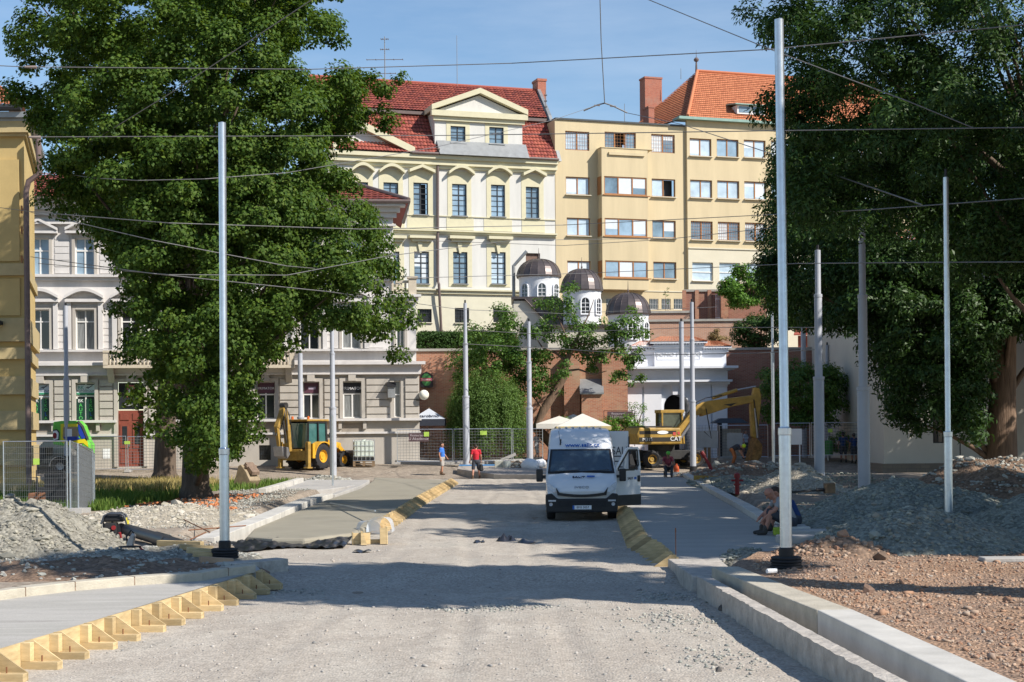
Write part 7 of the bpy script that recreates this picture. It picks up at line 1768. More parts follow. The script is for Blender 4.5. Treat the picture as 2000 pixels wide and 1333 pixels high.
def wire(label, pts, r=0.012, sag=0.0, knots=()):
    """pts: (px, py, distance) supports along the cable"""
    P3 = [PD(*p) for p in pts]; b = MB()
    for a, c in zip(P3, P3[1:]):
        n = 12; b.tube([a.lerp(c, i / n) - Vector((0, 0, sag * 4 * (i / n) * (1 - i / n))) for i in range(n + 1)], r, 5)
    o = P3[0]; b.v = [(x - o.x, y - o.y, z - o.z) for x, y, z in b.v]
    ob = b.build('overhead_wire', M_wire, loc=tuple(o)); tag(ob, label, 'wire', 'overhead tram wires')
    for kx in knots:
        k = MB(); q = PD(*kx) - o; k.tube([q + Vector((-0.16, 0, 0.0)), q + Vector((0.16, 0, -0.01))], [0.03, 0.045], 8); k.build('insulator', mat('insulator', (0.30, 0.24, 0.21), 0.5, 0.1), ob)
    return ob
wire('highest dark cable crossing the sky in front of the roofs', [(-40, 127, 42), (45, 131, 42), (600, 136, 42), (1000, 124, 42), (1500, 97, 34), (2040, 45, 31)], 0.013, 0.0, ((60, 131, 42),))
wire('pale cable crossing the left tree just above the pole top level', [(60, 268, 42), (880, 265, 42), (1500, 256, 34), (2040, 249, 31)], 0.012, 0.0, ((68, 268, 42),))
wire('slanting cable climbing from the ochre house eaves across the left tree', [(88, 333, 57), (200, 264, 46), (340, 178, 42), (606, 2, 36), (700, -60, 33)], 0.013)
wire('sagging cable from the ochre house through the left tree', [(88, 333, 57), (180, 348, 46), (270, 353, 43), (400, 350, 43), (560, 338, 45), (850, 288, 60), (1080, 235, 80), (1165, 206, 84)], 0.012)
wire('vertical hanger cable coming down from the top of the picture', [(1171, -30, 80), (1174, 80, 82), (1181, 203, 84)], 0.026)
wire('short dark yoke carrying two cables in front of the yellow office block', [(1140, 217, 84), (1165, 206, 84), (1181, 202, 84), (1196, 207, 84), (1225, 221, 84)], 0.04, 0.0, ((1166, 206, 84), (1197, 208, 84)))
wire('cable running down right across the yellow office block', [(1225, 221, 84), (1330, 243, 75), (1450, 282, 60), (1560, 318, 45), (1800, 400, 34)], 0.018)
wire('slanting cable from the top edge towards the dark ash tree', [(1255, -5, 40), (1500, 95, 35), (1770, 197, 33), (1900, 250, 33)], 0.012)
wire('slack cable from the ochre house wall at window height', [(0, 406, 58), (55, 413, 55), (120, 419, 46), (330, 436, 43), (700, 448, 45), (1100, 440, 60), (1500, 420, 50), (1700, 410, 36), (2040, 385, 32)], 0.013)
wire('thin cable dipping behind the left tree towards the domes', [(60, 415, 57), (120, 428, 47), (300, 470, 43), (560, 520, 44), (820, 543, 60), (1150, 534, 80), (1560, 515, 50), (1800, 513, 34), (2040, 512, 32)], 0.013)
wire('lowest pale cable across the lower wall of the grey town house', [(60, 502, 57), (300, 535, 43), (640, 570, 44), (900, 605, 75), (1100, 613, 85), (1400, 600, 85)], 0.013)
wire('second low cable crossing the crown of the left tree', [(75, 515, 57), (330, 537, 42), (560, 538, 43), (760, 500, 48), (1000, 470, 75), (1300, 466, 85)], 0.012)
wire('cable between the tram poles over the gateway', [(911, 645, 86), (1035, 652, 86), (1354, 640, 80), (1601, 640, 55)], 0.016)
wire('pale sunlit cable in front of the gateway inscription', [(905, 672, 86), (1100, 682, 85), (1260, 694, 80), (1480, 690, 70), (1600, 683, 60)], 0.02)
wire('upper cable running from the palace wall to the ash crown', [(820, 470, 90), (1100, 480, 90), (1300, 468, 85), (1560, 440, 60)], 0.016)

# ------------------------------------------------------------------ mesh fences
def fence_panel(p0, p1, h, label, group, vs=0.16, hs=0.26, r=0.0045, fr_=0.02, drop=0.0):
    p0, p1 = Vector(p0), Vector(p1); d = p1 - p0; L_ = d.xy.length; a = math.atan2(d.y, d.x)
    t = thing('mesh_fence', label, 'fence', tuple(p0), a, group)
    dz = d.z
    b = MB(); b.tube([(0, 0, 0.05), (0, 0, h), (L_, 0, h + dz), (L_, 0, 0.05 + dz)], fr_, 8); b.tube([(0, 0, 0.15), (L_, 0, 0.15 + dz)], fr_ * 0.8, 6); b.build('frame', M_galv, t, smooth=True)
    m = MB(); n = max(2, int(L_ / vs))
    for i in range(1, n): u = L_ * i / n; m.cyl((u, 0, 0.15 + dz * i / n), (u, 0, h + dz * i / n), r, n=4, caps=False)
    for k in range(1, int(h / hs) + 1): z = 0.15 + (h - 0.15) * k / (int(h / hs) + 1); m.cyl((0, 0, z), (L_, 0, z + dz), r * 1.5, n=4, caps=False)
    m.build('wire_mesh', M_mesh, t)
    f = MB(); f.box(-0.14, 0.16, -0.32, 0.32, 0.0, 0.13); f.build('foot', M_concrete, t)
    return t
nz_ = 0.30
A0 = PD(8, 1015, 42); A1 = PD(132, 1012, 42); A0.z = A1.z = 0.36
fence_panel(A0, A1, 2.0, 'near mesh fence panel in front of the ochre house', 'mesh site fence panels', 0.05, 0.2, 0.0025, 0.022)
B1 = PD(182, 1000, 46.5); B1.z = 0.08; B0 = A1 + Vector((0.08, 0, 0.02))
fence_panel(B0, B1, 1.98, 'mesh fence panel turned obliquely at the end of the ochre house', 'mesh site fence panels', 0.05, 0.2, 0.0025, 0.022)
B2 = PD(176, 1000, 46.8); B2.z = 0.05
fence_panel(B0 + Vector((0.12, 0.35, 0)), B2 + Vector((0, 0.5, 0)), 1.9, 'second mesh fence panel folded against the oblique one', 'mesh site fence panels', 0.05, 0.2, 0.0025, 0.02)
def far_panel(x0, x1, D, label, yt=836, h=2.0): p0, p1 = PD(x0, 900, D), PD(x1, 900, D); z = PD((x0 + x1) / 2, yt, D).z - h; p0.z = p1.z = z; return fence_panel(p0, p1, h, label, 'mesh site fence panels', 0.17, 0.2, 0.006, 0.025)
far_panel(776, 884, 88.5, 'fence panel with a dark banner at the corner of the grey town house', 839)
far_panel(887, 999, 88.5, 'fence panel before the weeping tree, right of the banner panel', 838)
far_panel(1002, 1060, 88.5, 'fence panel partly hidden behind the van and the leaning trunk', 838)
far_panel(131, 246, 87, 'fence panel behind the green painted cab', 853)
far_panel(250, 365, 87, 'fence panel crossing in front of the red brown door', 853)
far_panel(1335, 1403, 90, 'fence panel under the excavator boom with a white board', 831)
far_panel(1406, 1500, 90, 'fence panel between excavator boom and bucket', 831)
far_panel(1512, 1582, 88, 'fence panel behind the white notice board', 827)
far_panel(1585, 1680, 88, 'fence panel behind the two blue shirted workers', 826)
far_panel(1683, 1727, 88, 'fence panel in front of the blue tarpaulin', 825)
def board_thing(name, label, cat, x0, y0, x1, y1, D, m_, th=0.02, legs=None):
    a, c = PD(x0, (y0+y1)/2, D), PD(x1, (y0+y1)/2, D); z0, z1 = PD((x0+x1)/2, y1, D).z, PD((x0+x1)/2, y0, D).z
    t = thing(name, label, cat, (a.x, D, z0)); b = MB(); b.box(0, c.x - a.x, -th, 0, 0, z1 - z0); b.build('board', m_, t)
    if legs is not None:
        g = gz(a.x, D) - z0
        for u in (0.12, c.x - a.x - 0.12): l_ = MB(); l_.box(u - 0.03, u + 0.03, 0.002, 0.06, g, z1 - z0); l_.build('leg', legs, t)
    return t, c.x - a.x, z1 - z0
M_lime = mat('lime_sign', (0.42, 0.62, 0.10), 0.5, 0.1)
for x0, y0, x1, y1, D, lb in ((65, 896, 77, 908, 41.9, 'near mesh panel, left of its middle'), (154, 906, 161, 918, 43.8, 'oblique mesh panel'), (308-65, 862, 254, 868, 86.9, 'panel before the red brown door'), (828, 844, 838, 853, 88.3, 'corner of the banner panel'), (938, 842, 951, 850, 88.4, 'panel before the weeping tree'), (1617, 838, 1626, 845, 87.8, 'panel by the green litter bin'), (1707, 833, 1716, 840, 87.8, 'panel before the blue tarpaulin'), (485, 858, 491, 864, 86.5, 'wall behind the left tree')):
    board_thing('fence_sign', 'small lime green sign hung on the ' + lb, 'sign', x0, y0, x1, y1, D - 0.05, M_lime, 0.01)
M_ban = mat('banner_brown', (0.09, 0.055, 0.06), 0.7, 0.2, 3)
for x0, y0, x1, y1, D, lb in ((798, 846, 838, 863, 88.3, 'dark brown restaurant banner tied to the fence by the town house corner'), (1186, 804, 1236, 820, 92.2, 'dark brown restaurant banner on a frame behind the van')):
    t, W_, H_ = board_thing('banner', lb, 'banner', x0, y0, x1, y1, D, M_ban)
    text_obj('lettering', 'Restaurace', H_ * 0.36, mat('lettering_pale', (0.5, 0.44, 0.46), 0.6, 0), t, TXT(W_ * 0.42, -0.024, H_ * 0.72)); text_obj('lettering', 'U Akademie', H_ * 0.46, MATS['lettering_pale'], t, TXT(W_ * 0.48, -0.024, H_ * 0.32))
    if x0 > 1000:
        f = MB(); f.tube([(-0.2, 0.03, -1.6), (-0.2, 0.03, H_ + 0.05), (W_ + 0.1, 0.03, H_ + 0.05), (W_ + 0.1, 0.03, -1.6)], 0.025, 6); f.build('frame', M_win_dark, t)
board_thing('notice_board', 'white board on two legs before the fence right of the excavator bucket', 'board', 1520, 838, 1566, 869, 86, M_white, 0.03, M_white)
board_thing('site_board', 'pale grey board leaning on the fence under the excavator boom', 'board', 1348, 842, 1402, 876, 89.5, mat('board_grey', (0.42, 0.46, 0.50), 0.7, 0.1), 0.03)
board_thing('site_board', 'greyish board on the fence beside the small stone shelter', 'board', 1420, 846, 1450, 876, 89.6, MATS['board_grey'], 0.03)
for k, x in enumerate((1375, 1383)):
    b = MB(); p = PD(x, 900, 89); b.box(0, 0.16, 0, 0.16, 0, 0.9); tag(b.build('timber_post', M_wood_old, loc=(p.x, 89, gz(p.x, 89))), ('left', 'right')[k] + ' of the two short brown posts under the pale grey board', 'post')
# oval beer sign on the brick wall
t = thing('pub_sign', 'oval green beer sign with a red band on the brick wall beside the town house', 'sign', tuple(PD(833, 742, 97.0)))
b = MB(); q = [(-0.36, -0.5), (0.36, -0.5), (0.4, -0.4), (0.4, 0.28), (0.2, 0.42), (0, 0.5), (-0.2, 0.42), (-0.4, 0.28), (-0.4, -0.4)]; b.prism([(x, -0.1, z) for x, z in q], (0, 0.15, 0)); b.build('backing', M_black, t)
b = MB(); b.prism([(0.30 * math.cos(a), -0.115, 0.40 * math.sin(a)) for a in [2*math.pi*k/24 for k in range(24)]], (0, 0.014, 0)); b.build('oval', mat('beer_green', (0.05, 0.22, 0.06), 0.4, 0.1), t)
b = MB(); b.box(-0.36, 0.36, -0.125, -0.116, -0.1, 0.1); b.build('band', mat('beer_red', (0.42, 0.10, 0.12), 0.4, 0.1), t)
text_obj('lettering', 'Starobrno', 0.14, M_lit, t, TXT(0, -0.128, 0.0))
# awning tent and parasols of the garden restaurant
def parasol(px, y_top, y_edge, hw, D, label, m_, val=0.3, m_val=None, text=None):
    c = PD(px, y_edge, D); zt = PD(px, y_top, D).z; zg = gz(c.x, D)
    t = thing('parasol', label, 'parasol', (c.x, D, zg)); h = c.z - zg; tp_ = zt - zg
    b = MB(); q = [(-hw, -hw), (hw, -hw), (hw, hw), (-hw, hw)]
    for i in range(4):
        a_, c_ = q[i], q[(i + 1) % 4]; b.poly([(a_[0], a_[1], h), (c_[0], c_[1], h), (0, 0, tp_)])
    b.build('canopy', m_, t)
    b = MB()
    for i in range(4): a_, c_ = q[i], q[(i + 1) % 4]; b.poly([(a_[0], a_[1], h - val), (c_[0], c_[1], h - val), (c_[0], c_[1], h), (a_[0], a_[1], h)])
    b.build('valance', m_val or m_, t); b = MB(); b.cyl((0, 0, 0), (0, 0, tp_ + 0.06), 0.035, n=8); b.build('pole', M_wood_old, t)
    b = MB()
    for x, y in q: b.beam((0, 0, tp_ - 0.15), (x * 0.98, y * 0.98, h - 0.02), 0.03, 0.03)
    b.build('rib', M_wood_old, t)
    if text:
        sl_ = math.atan2(tp_ - h, hw); text_obj('lettering', text, 0.42, M_lit_dk, t, Matrix.Translation((0, -hw * 0.78, h + (tp_ - h) * 0.22 + 0.04)) @ Matrix.Rotation(sl_, 4, 'X'), 0.006, sx=0.75)
M_canvas = mat('canvas_cream', (0.60, 0.58, 0.52), 0.85, 0.06, 2); M_canvas2 = mat('canvas_valance', (0.55, 0.44, 0.20), 0.85, 0.1, 2)
M_canvas_b = mat('canvas_blue_grey', (0.44, 0.47, 0.52), 0.85, 0.05, 2)
parasol(1092, 813, 828, 1.4, 92.5, 'leftmost cream parasol behind the van', M_canvas)
parasol(1120, 809, 830, 1.4, 94.5, 'middle cream parasol behind the van', M_canvas)
parasol(1138, 808, 833, 1.6, 91.0, 'front cream parasol with ochre valance right of the leaning trunk', M_canvas, 0.22, M_canvas2)
parasol(838, 798, 819, 1.0, 92.0, 'grey blue lettered parasol with dark valance beside the town house', M_canvas_b, 0.4, mat('canvas_dark', (0.03, 0.035, 0.05), 0.8, 0.1), 'Starobrno')
# small stone shelter right of the gateway
p = PD(1430, 870, 93); t = thing('map_shelter', 'small stone map shelter with a dark roof right of the gateway', 'shelter', (p.x, 93, 0.6))
b = MB(); b.box(-0.6, 0.55, 0, 0.3, 0, 1.9); b.build('panel', mat('shelter_stone', (0.45, 0.42, 0.36), 0.9, 0.2, 3), t); b = MB(); b.box(-0.85, -0.62, -0.1, 0.4, 0, 2.25); b.build('post', M_win_dark, t)
b = MB(); b.prism([(-1.3, -0.6, 2.25), (0.9, -0.6, 2.25), (0.5, -0.2, 2.55), (-0.7, -0.2, 2.55)], (0, 1.2, 0)); b.build('roof', M_win_dark, t)
# blue tarpaulin, timber stack, litter bin
p = PD(1712, 862, 92); t = thing('tarpaulin', 'blue tarpaulin draped over a stack beside the church corner', 'tarpaulin', (p.x, 92, 0.6))
b = MB(); b.prism([(-0.75, 0, 0.7), (1.2, 0, 0.7), (1.3, 0.2, 1.5), (1.2, 0.5, 1.75), (-0.5, 0.5, 1.7), (-0.95, 0.2, 1.55)], (0, 0.9, 0)); b.build('sheet', mat('tarp_blue', (0.03, 0.10, 0.42), 0.4, 0.2, 3), t, bevel=0.08)
p = PD(1714, 880, 90); t = thing('timber_stack', 'low stack of orange brown planks below the blue tarpaulin', 'planks', (p.x, 90, 0.6))
for k in range(4): b = MB(); b.box(-0.6, 1.2, 0, 0.6, 0.13 * k, 0.13 * k + 0.11); b.build('plank', mat('plank_orange', (0.42, 0.25, 0.12), 0.8, 0.2, 4), t)
p = PD(1619, 880, 89.5); t = thing('litter_bin', 'green litter bin on a post by the fence', 'bin', (p.x, 89.5, gz(p.x, 89.5)))
b = MB(); b.lathe([(0.0, 0.35), (0.24, 0.35), (0.27, 1.1), (0.2, 1.2), (0.0, 1.2)], 16); b.build('tub', mat('bin_green', (0.07, 0.25, 0.07), 0.5, 0.1), t, smooth=True); b = MB(); b.cyl((0, 0.27, 0), (0, 0.27, 1.4), 0.03); b.build('post', M_galv, t)

# ------------------------------------------------------------------ things lying about the site
def local(name, label, cat, px, py, rz=0.0, z=None, group=None):
    p = PG(px, py, z); return thing(name, label, cat, tuple(p), rz, group)
# generator
g = local('generator', 'small black generator in a tube frame on the stony mound', 'generator', 224, 1048, 0.15, 0.32)
b = MB()
for y in (-0.22, 0.22): b.tube([(-0.26, y, 0), (-0.26, y, 0.30), (-0.2, y, 0.46), (-0.12, y, 0.5), (0.14, y, 0.5), (0.22, y, 0.46), (0.27, y, 0.30), (0.27, y, 0)], 0.019, 8)
for x, z in ((-0.26, 0.03), (0.27, 0.03), (-0.12, 0.5), (0.14, 0.5), (-0.26, 0.3), (0.27, 0.3)): b.tube([(x, -0.22, z), (x, 0.22, z)], 0.017, 8)
b.build('frame', mat('frame_steel', (0.10, 0.11, 0.13), 0.35, 0.1, metal=0.6), g, smooth=True)
b = MB(); b.box(-0.22, 0.22, -0.17, 0.18, 0.32, 0.47); b.build('fuel_tank', M_black, g, bevel=0.04); b = MB(); b.box(-0.20, 0.06, -0.19, 0.16, 0.03, 0.30); b.build('engine', M_rubber, g, bevel=0.02)
b = MB(); b.lathe([(0.0, -0.12), (0.12, -0.12), (0.12, 0.14), (0, 0.14)], 16, (0.13, 0, 0.16), Matrix.Rotation(R(90), 3, 'X')); b.build('alternator', M_black, g, smooth=True); b = MB(); b.lathe([(0, 0), (0.05, 0), (0.05, 0.03), (0, 0.03)], 12, (0.0, -0.2, 0.2), Matrix.Rotation(R(90), 3, 'X')); b.build('switch', M_red, g)
b = MB(); b.box(0.245, 0.255, -0.18, 0.18, 0.2, 0.4); b.box(0.28, 0.3, -0.22, 0.1, 0.18, 0.34); b.build('yellow_label', mat('label_yellow', (0.7, 0.6, 0.05), 0.5, 0), g)
b = MB(); b.tube([(0, 0, 0), (0.02, -0.03, 0.1), (0.0, -0.05, 0.19)], [0.03, 0.022, 0.03], 8); p = PG(235, 1058, 0.33); tag(b.build('red_funnel', M_red, loc=tuple(p)), 'small red funnel standing at the foot of the generator', 'funnel')
# drain pipe lying
p0, p1 = PG(249, 1046, 0.36) + Vector((0, 0, 0.12)), PG(352, 1076, 0.30) + Vector((0, 0, 0.10))
t = thing('plastic_pipe', 'thick black plastic pipe lying behind the timber stack', 'pipe', tuple(p0)); d = p1 - p0
b = MB(); b.tube([(0, 0, 0), d * 0.5, d], 0.125, 18); b.build('barrel', mat('pipe_black', (0.03, 0.032, 0.036), 0.45, 0.2), t, smooth=True, ang=50); b = MB(); b.tube([d * 0.58, d * 0.78], 0.142, 18); b.build('socket', MATS['pipe_black'], t, smooth=True, ang=50)
# timber stacks
def timbers(label, px, py, rz, n, ln, wd, ht, shift, z):
    t = local('timber_beam', label, 'timber', px, py, rz, z)
    return t
TB = 'yellow timber beams lying left of the galvanised pole'
for i, (px, py, rz, ln, z, lb) in enumerate(((352, 1079, -0.42, 1.0, 0.30, 'lower one of two long beams behind the black pipe end'), (352, 1079, -0.42, 1.0, 0.41, 'upper one of two long beams behind the black pipe end'), (383, 1082, 0.42, 0.62, 0.36, 'backmost of the four short slanting beams'), (398, 1088, 0.42, 0.62, 0.35, 'second from the back of the four short slanting beams'), (411, 1094, 0.42, 0.62, 0.34, 'third from the back of the four short slanting beams'), (422, 1101, 0.40, 0.58, 0.30, 'nearest of the four short slanting beams'))):
    p = PG(px, py, 0.30); b = MB(); b.box(-ln / 2, ln / 2, -0.06, 0.06, 0.0, 0.105)
    o = b.build('timber_beam', M_wood if i != 5 else mat('wood_pinkish', (0.42, 0.28, 0.18), 0.8, 0.15, 4), bevel=0.005, loc=(p.x, p.y, z)); o.rotation_euler = (0, 0.1 if i > 1 else 0, rz); tag(o, 'yellow timber beam, ' + lb, 'timber', TB)
# cut-off saw
t = local('cutting_saw', 'dark power cutting saw lying on the soil mound with its disc flat', 'saw', 254, 1072, 0.1, 0.42)
b = MB(); b.lathe([(0.0, 0.03), (0.21, 0.03), (0.21, 0.045), (0, 0.045)], 24, (0, 0, 0)); b.build('disc', M_rubber, t); b = MB(); b.prism([(-0.06, -0.1, 0.05), (0.06, -0.1, 0.05), (0.1, -0.1, 0.24), (0.06, -0.1, 0.3), (-0.02, -0.1, 0.18)], (0, 0.2, 0)); b.build('motor', M_steel, t, bevel=0.015)
b = MB(); b.tube([(-0.05, 0, 0.08), (-0.06, 0, 0.22), (0.02, 0, 0.34), (0.08, 0, 0.28)], 0.016, 6); b.build('handle', M_black, t); b = MB(); b.tube([(0.18, -0.05, 0.03), (0.27, -0.08, -0.05)], 0.018, 6); b.build('grip', M_red, t)
# rods
for px0, py0, px1, py1, lb in ((368, 1036, 480, 1027, 'thin rusty rod lying across the chippings beside the white kerb'), (352, 1012, 410, 1040, 'rusty rod on the pale chippings'), (372, 1054, 402, 1040, 'short rod lying by the white kerb')):
    p0, p1 = PG(px0, py0, 0.36), PG(px1, py1, 0.36); b = MB(); b.tube([(0, 0, 0), p1 - p0], 0.014, 6); tag(b.build('steel_rod', M_rust, loc=tuple(p0)), lb, 'rod')
# screed pole, plastic hoods, box forms at the near corner of the fresh slab
p0, p1 = PG(645, 983, 0.25), PG(733, 1017, 0.25); b = MB(); b.tube([(0, 0, 0), (p1 - p0) + Vector((0, 0, 0.25))], 0.022, 8); tag(b.build('screed_pole', M_galv, loc=tuple(p0), smooth=True), 'long aluminium pole lying across the fresh slab', 'pole')
M_film = bpy.data.materials.new('clear_plastic'); M_film.use_nodes = True
bs = M_film.node_tree.nodes['Principled BSDF']; bs.inputs['Base Color'].default_value = (0.62, 0.70, 0.80, 1); bs.inputs['Roughness'].default_value = 0.25; bs.inputs['Alpha'].default_value = 0.62
for px, py, r, rz, ln, lb in ((716, 1041, 0.29, 0.45, 0.55, 'left one of two curled clear plastic hoods at the corner of the fresh slab'), (748, 1036, 0.33, -0.25, 0.6, 'right one of two curled clear plastic hoods before the formwork row')):
    p = PG(px, py, 0.12); t = MB(); n = 20
    prof_ = [(r * math.cos(a), r * 1.12 * math.sin(a) * (1 + 0.05 * math.sin(3 * a))) for a in [math.pi * (i / n * 1.06 - 0.03) for i in range(n + 1)]]
    vs_ = [(x * (1 - 0.1 * k), -ln / 2 + ln * k / 4, z * (1 - 0.12 * k / 4)) for k in range(5) for x, z in prof_]; m_ = n + 1
    t.raw(vs_, [(k*m_ + i, k*m_ + i + 1, (k+1)*m_ + i + 1, (k+1)*m_ + i) for k in range(4) for i in range(n)])
    o = t.build('plastic_hood', M_film, loc=tuple(p), smooth=True); o.rotation_euler = (0, 0, rz); tag(o, lb, 'plastic', None)
t = local('box_form', 'loose wooden box form standing left of the plastic hoods', 'formwork', 706, 1064, 0.15, 0.02)
b = MB(); b.box(-0.2, 0.2, 0, 0.03, 0, 0.26); b.build('board', M_wood, t); b = MB(); b.prism([(-0.2, -0.02, 0), (-0.17, -0.02, 0), (-0.17, -0.02, 0.26), (-0.2, -0.02, 0.26)], (0, 0.4, 0)); b.prism([(-0.02, -0.16, 0), (0.12, -0.16, 0), (0.02, -0.16, 0.3), (-0.02, -0.16, 0.3)], (0, 0.15, 0)); b.build('gusset_plate', M_wood, t)
t = local('box_form', 'second loose wooden box form in front of the plastic hoods', 'formwork', 737, 1063, 0.12, 0.02)
b = MB(); b.box(-0.22, 0.2, 0.1, 0.13, 0, 0.1); b.box(0.06, 0.2, -0.06, 0.098, 0, 0.36); b.build('board', M_wood, t); b = MB(); b.prism([(0.205, -0.06, 0), (0.205, 0.25, 0), (0.205, 0.25, 0.38), (0.205, -0.06, 0.38)], (0.03, 0, 0)); b.build('side_plate', M_wood, t)
# black film
def film(name, label, pts_fn, nx, ny, m_, loc):
    vs_ = [pts_fn(i / nx, j / ny) for j in range(ny + 1) for i in range(nx + 1)]
    b_ = MB(); b_.raw(vs_, [(j*(nx+1)+i, j*(nx+1)+i+1, (j+1)*(nx+1)+i+1, (j+1)*(nx+1)+i) for j in range(ny) for i in range(nx)])
    return tag(b_.build(name, m_, loc=loc, smooth=True, ang=60), label, 'plastic')
M_bf = mat('black_film', (0.02, 0.022, 0.03), 0.28, 0.3, 6, spec=0.7)
q0, q1 = PG(447, 1068, 0.03), PG(690, 1058, 0.03)
film('plastic_sheet', 'crumpled black plastic sheet along the near end of the fresh slab', lambda u, v: ((q1.x - q0.x) * u, (q1.y - q0.y) * u + (v - 1.0) * (1.5 + 0.3 * math.sin(u * 9)) - 0.15, 0.04 + 0.10 * v + 0.11 * abs(mnoise.noise(Vector((u * 14, v * 5, 1))))), 60, 12, M_bf, (q0.x, q0.y, 0.0))
for px0, px1, py, hgt, lb in ((968, 1010, 1058, 0.22, 'crumpled black film heap on the roadbed before the van'), (1008, 1046, 1061, 0.13, 'smaller dark rag beside the crumpled film heap'), (925, 947, 1060, 0.09, 'small bluish scrap of film left of the film heap'), (690, 725, 1077, 0.05, 'flat grey scrap of film below the box forms')):
    a, c = PG(px0, py, 0.03), PG(px1, py, 0.03); W_ = c.x - a.x
    film('plastic_film', lb, lambda u, v: (W_ * u, (v - 0.5) * 0.5 * math.sin(math.pi * (0.15 + 0.7 * u)), 0.03 + hgt * max(0, math.sin(math.pi * u) * math.sin(math.pi * v)) * (0.6 + 0.8 * mnoise.noise(Vector((u * 4 + px0, v * 3, 0)))) + 0.02 * math.sin(9 * u)), 16, 8, M_bf, (a.x, a.y, 0.0))
# right side: hydrant, red lever, stool, drum, pipes
t = local('standpipe', 'dark red hydrant standpipe behind the right kerb', 'hydrant', 1440, 966, 0, 0.36)
b = MB(); b.cyl((0, 0, 0), (0, 0, 0.55), 0.075, n=12); b.lathe([(0.0, 0.3), (0.12, 0.3), (0.12, 0.36), (0, 0.36)], 14, (0, 0, 0)); b.build('barrel', M_red, t, smooth=True); b = MB(); b.lathe([(0.0, 0.55), (0.11, 0.55), (0.10, 0.68), (0.03, 0.72), (0, 0.72)], 12, (0, 0, 0)); b.cyl((-0.2, 0, 0.46), (0.2, 0, 0.46), 0.035, n=8); b.build('head', M_red, t, smooth=True)
t = local('red_pipe', 'dark red pipe leaning out of the trench near the right kerb', 'pipe', 1394, 928); b = MB(); b.tube([(0, 0, -0.1), (-0.2, 0.1, 0.5), (-0.48, 0.2, 0.98)], [0.10, 0.085, 0.06], 10); b.build('tube', M_red, t, smooth=True); b = MB(); b.tube([(-0.4, 0.17, 0.85), (-0.55, 0.22, 1.1)], 0.1, 10); b.build('flange', M_red, t)
t = local('timber_plank', 'ochre plank lying along the trench behind the right kerb', 'plank', 1405, 940); b = MB(); b.beam((-1.0, 0.5, 0.12), (0.4, -0.1, 0.08), 0.06, 0.22); b.build('plank', M_dirty_yellow, t)
t = local('timber_block', 'small brown timber block at the foot of the shaded tram pole', 'block', 1620, 964); b = MB(); b.box(-0.17, 0.17, -0.15, 0.15, 0, 0.34); b.build('block', M_wood_old, t, bevel=0.015); b = MB(); b.cyl((-0.45, -0.05, 0.12), (-0.18, -0.05, 0.12), 0.06, n=10); b.build('spindle', M_black, t)
for px0, py0, px1, py1, lb in ((1600, 990, 1672, 988, 'white plastic pipe lying behind the front gravel heap'), (1500, 965, 1608, 957, 'thin dark pipe lying in front of the pale gravel heap'), (1498, 1116, 1516, 1115, 'short white pipe stub left of the right rubber foot'), (1862, 1026, 1892, 1038, 'blue white pipe leaning at the foot of the slender pole')):
    p0, p1 = PG(px0, py0, 0.45), PG(px1, py1, 0.45); b = MB(); b.tube([(0, 0, 0), p1 - p0], 0.035, 8); tag(b.build('plastic_pipe', M_white if 'white' in lb else M_black, loc=tuple(p0), smooth=True), lb, 'pipe')
for px, py, s, lb in ((1588, 1050, 0.5, 'pale concrete block behind the tall right pole'), (1560, 1062, 0.4, 'low pale slab beside the seated workers')):
    p = PG(px, py, 0.36); b = MB(); b.box(-s, s, -0.25, 0.25, 0, 0.16); tag(b.build('concrete_block', M_concrete, loc=tuple(p), bevel=0.03), lb, 'block')
p = PG(1990, 1098, 0.36); b = MB(); b.box(-0.6, 0.6, -0.15, 0.2, 0, 0.08); tag(b.build('concrete_block', M_concrete, loc=tuple(p), bevel=0.02), 'grey slab lying at the right edge below the dark heap', 'block')
p = PG(1722, 1098, 0.36)
b = MB(); b.stone((0, 0, 0.08), 0.13); tag(b.build('boulder', M_soil, loc=tuple(p)), 'dark clod lying at the foot of the greenish heaps', 'stone')
for px, py, z, r, lb in ((1412, 1196, 0.02, 0.07, 'dark stone lying in the shadow of the kerb wall'), (1720, 1293, 0.13, 0.06, 'left brown stone in the gutter between the kerbs'), (1740, 1297, 0.13, 0.055, 'right brown stone in the gutter between the kerbs'), (1404, 1314, 0.02, 0.05, 'small dark stone on the road near the bottom edge'), (1695, 1158, 0.4, 0.09, 'pinkish stone standing out of the red gravel')):
    p = PG(px, py, z); b = MB(); b.stone((0, 0, r * 0.5), r); tag(b.build('stone', mat('brown_stone', (0.20, 0.13, 0.095), 0.9, 0.3, 9) if 'brown' in lb or 'pink' in lb else mat('dark_stone', (0.13, 0.12, 0.11), 0.9, 0.3, 9), loc=tuple(p)), lb, 'stone')
# far middle: islands with kerb, sacks, rubble, blue sheet, bucket
isl = [PG(x, y) for x, y in ((768, 905), (860, 909), (960, 907), (1062, 903), (1062, 893), (900, 891), (790, 893))]
b = MB(); b.prism([(p.x, p.y, p.z + 0.2) for p in isl], (0, 0, -0.6)); struct(b.build('traffic_island', M_concrete, bevel=0.04))
isl = [PG(x, y) for x, y in ((893, 926), (965, 937), (1075, 938), (1085, 926), (985, 920), (895, 918))]
b = MB(); b.prism([(p.x, p.y, p.z + 0.28) for p in isl], (0, 0, -0.6)); struct(b.build('traffic_island', mat('island_stone', (0.36, 0.32, 0.28), 0.9, 0.2, 2), bevel=0.04))
b = MB(); p = PG(897, 921); b.box(0, 2.3, 0, 0.5, 0.3, 0.36); tag(b.build('blue_sheet', mat('sheet_blue', (0.10, 0.28, 0.55), 0.5, 0.1), loc=tuple(p)), 'flat blue sheet lying on the island behind the red shirted man', 'sheet')
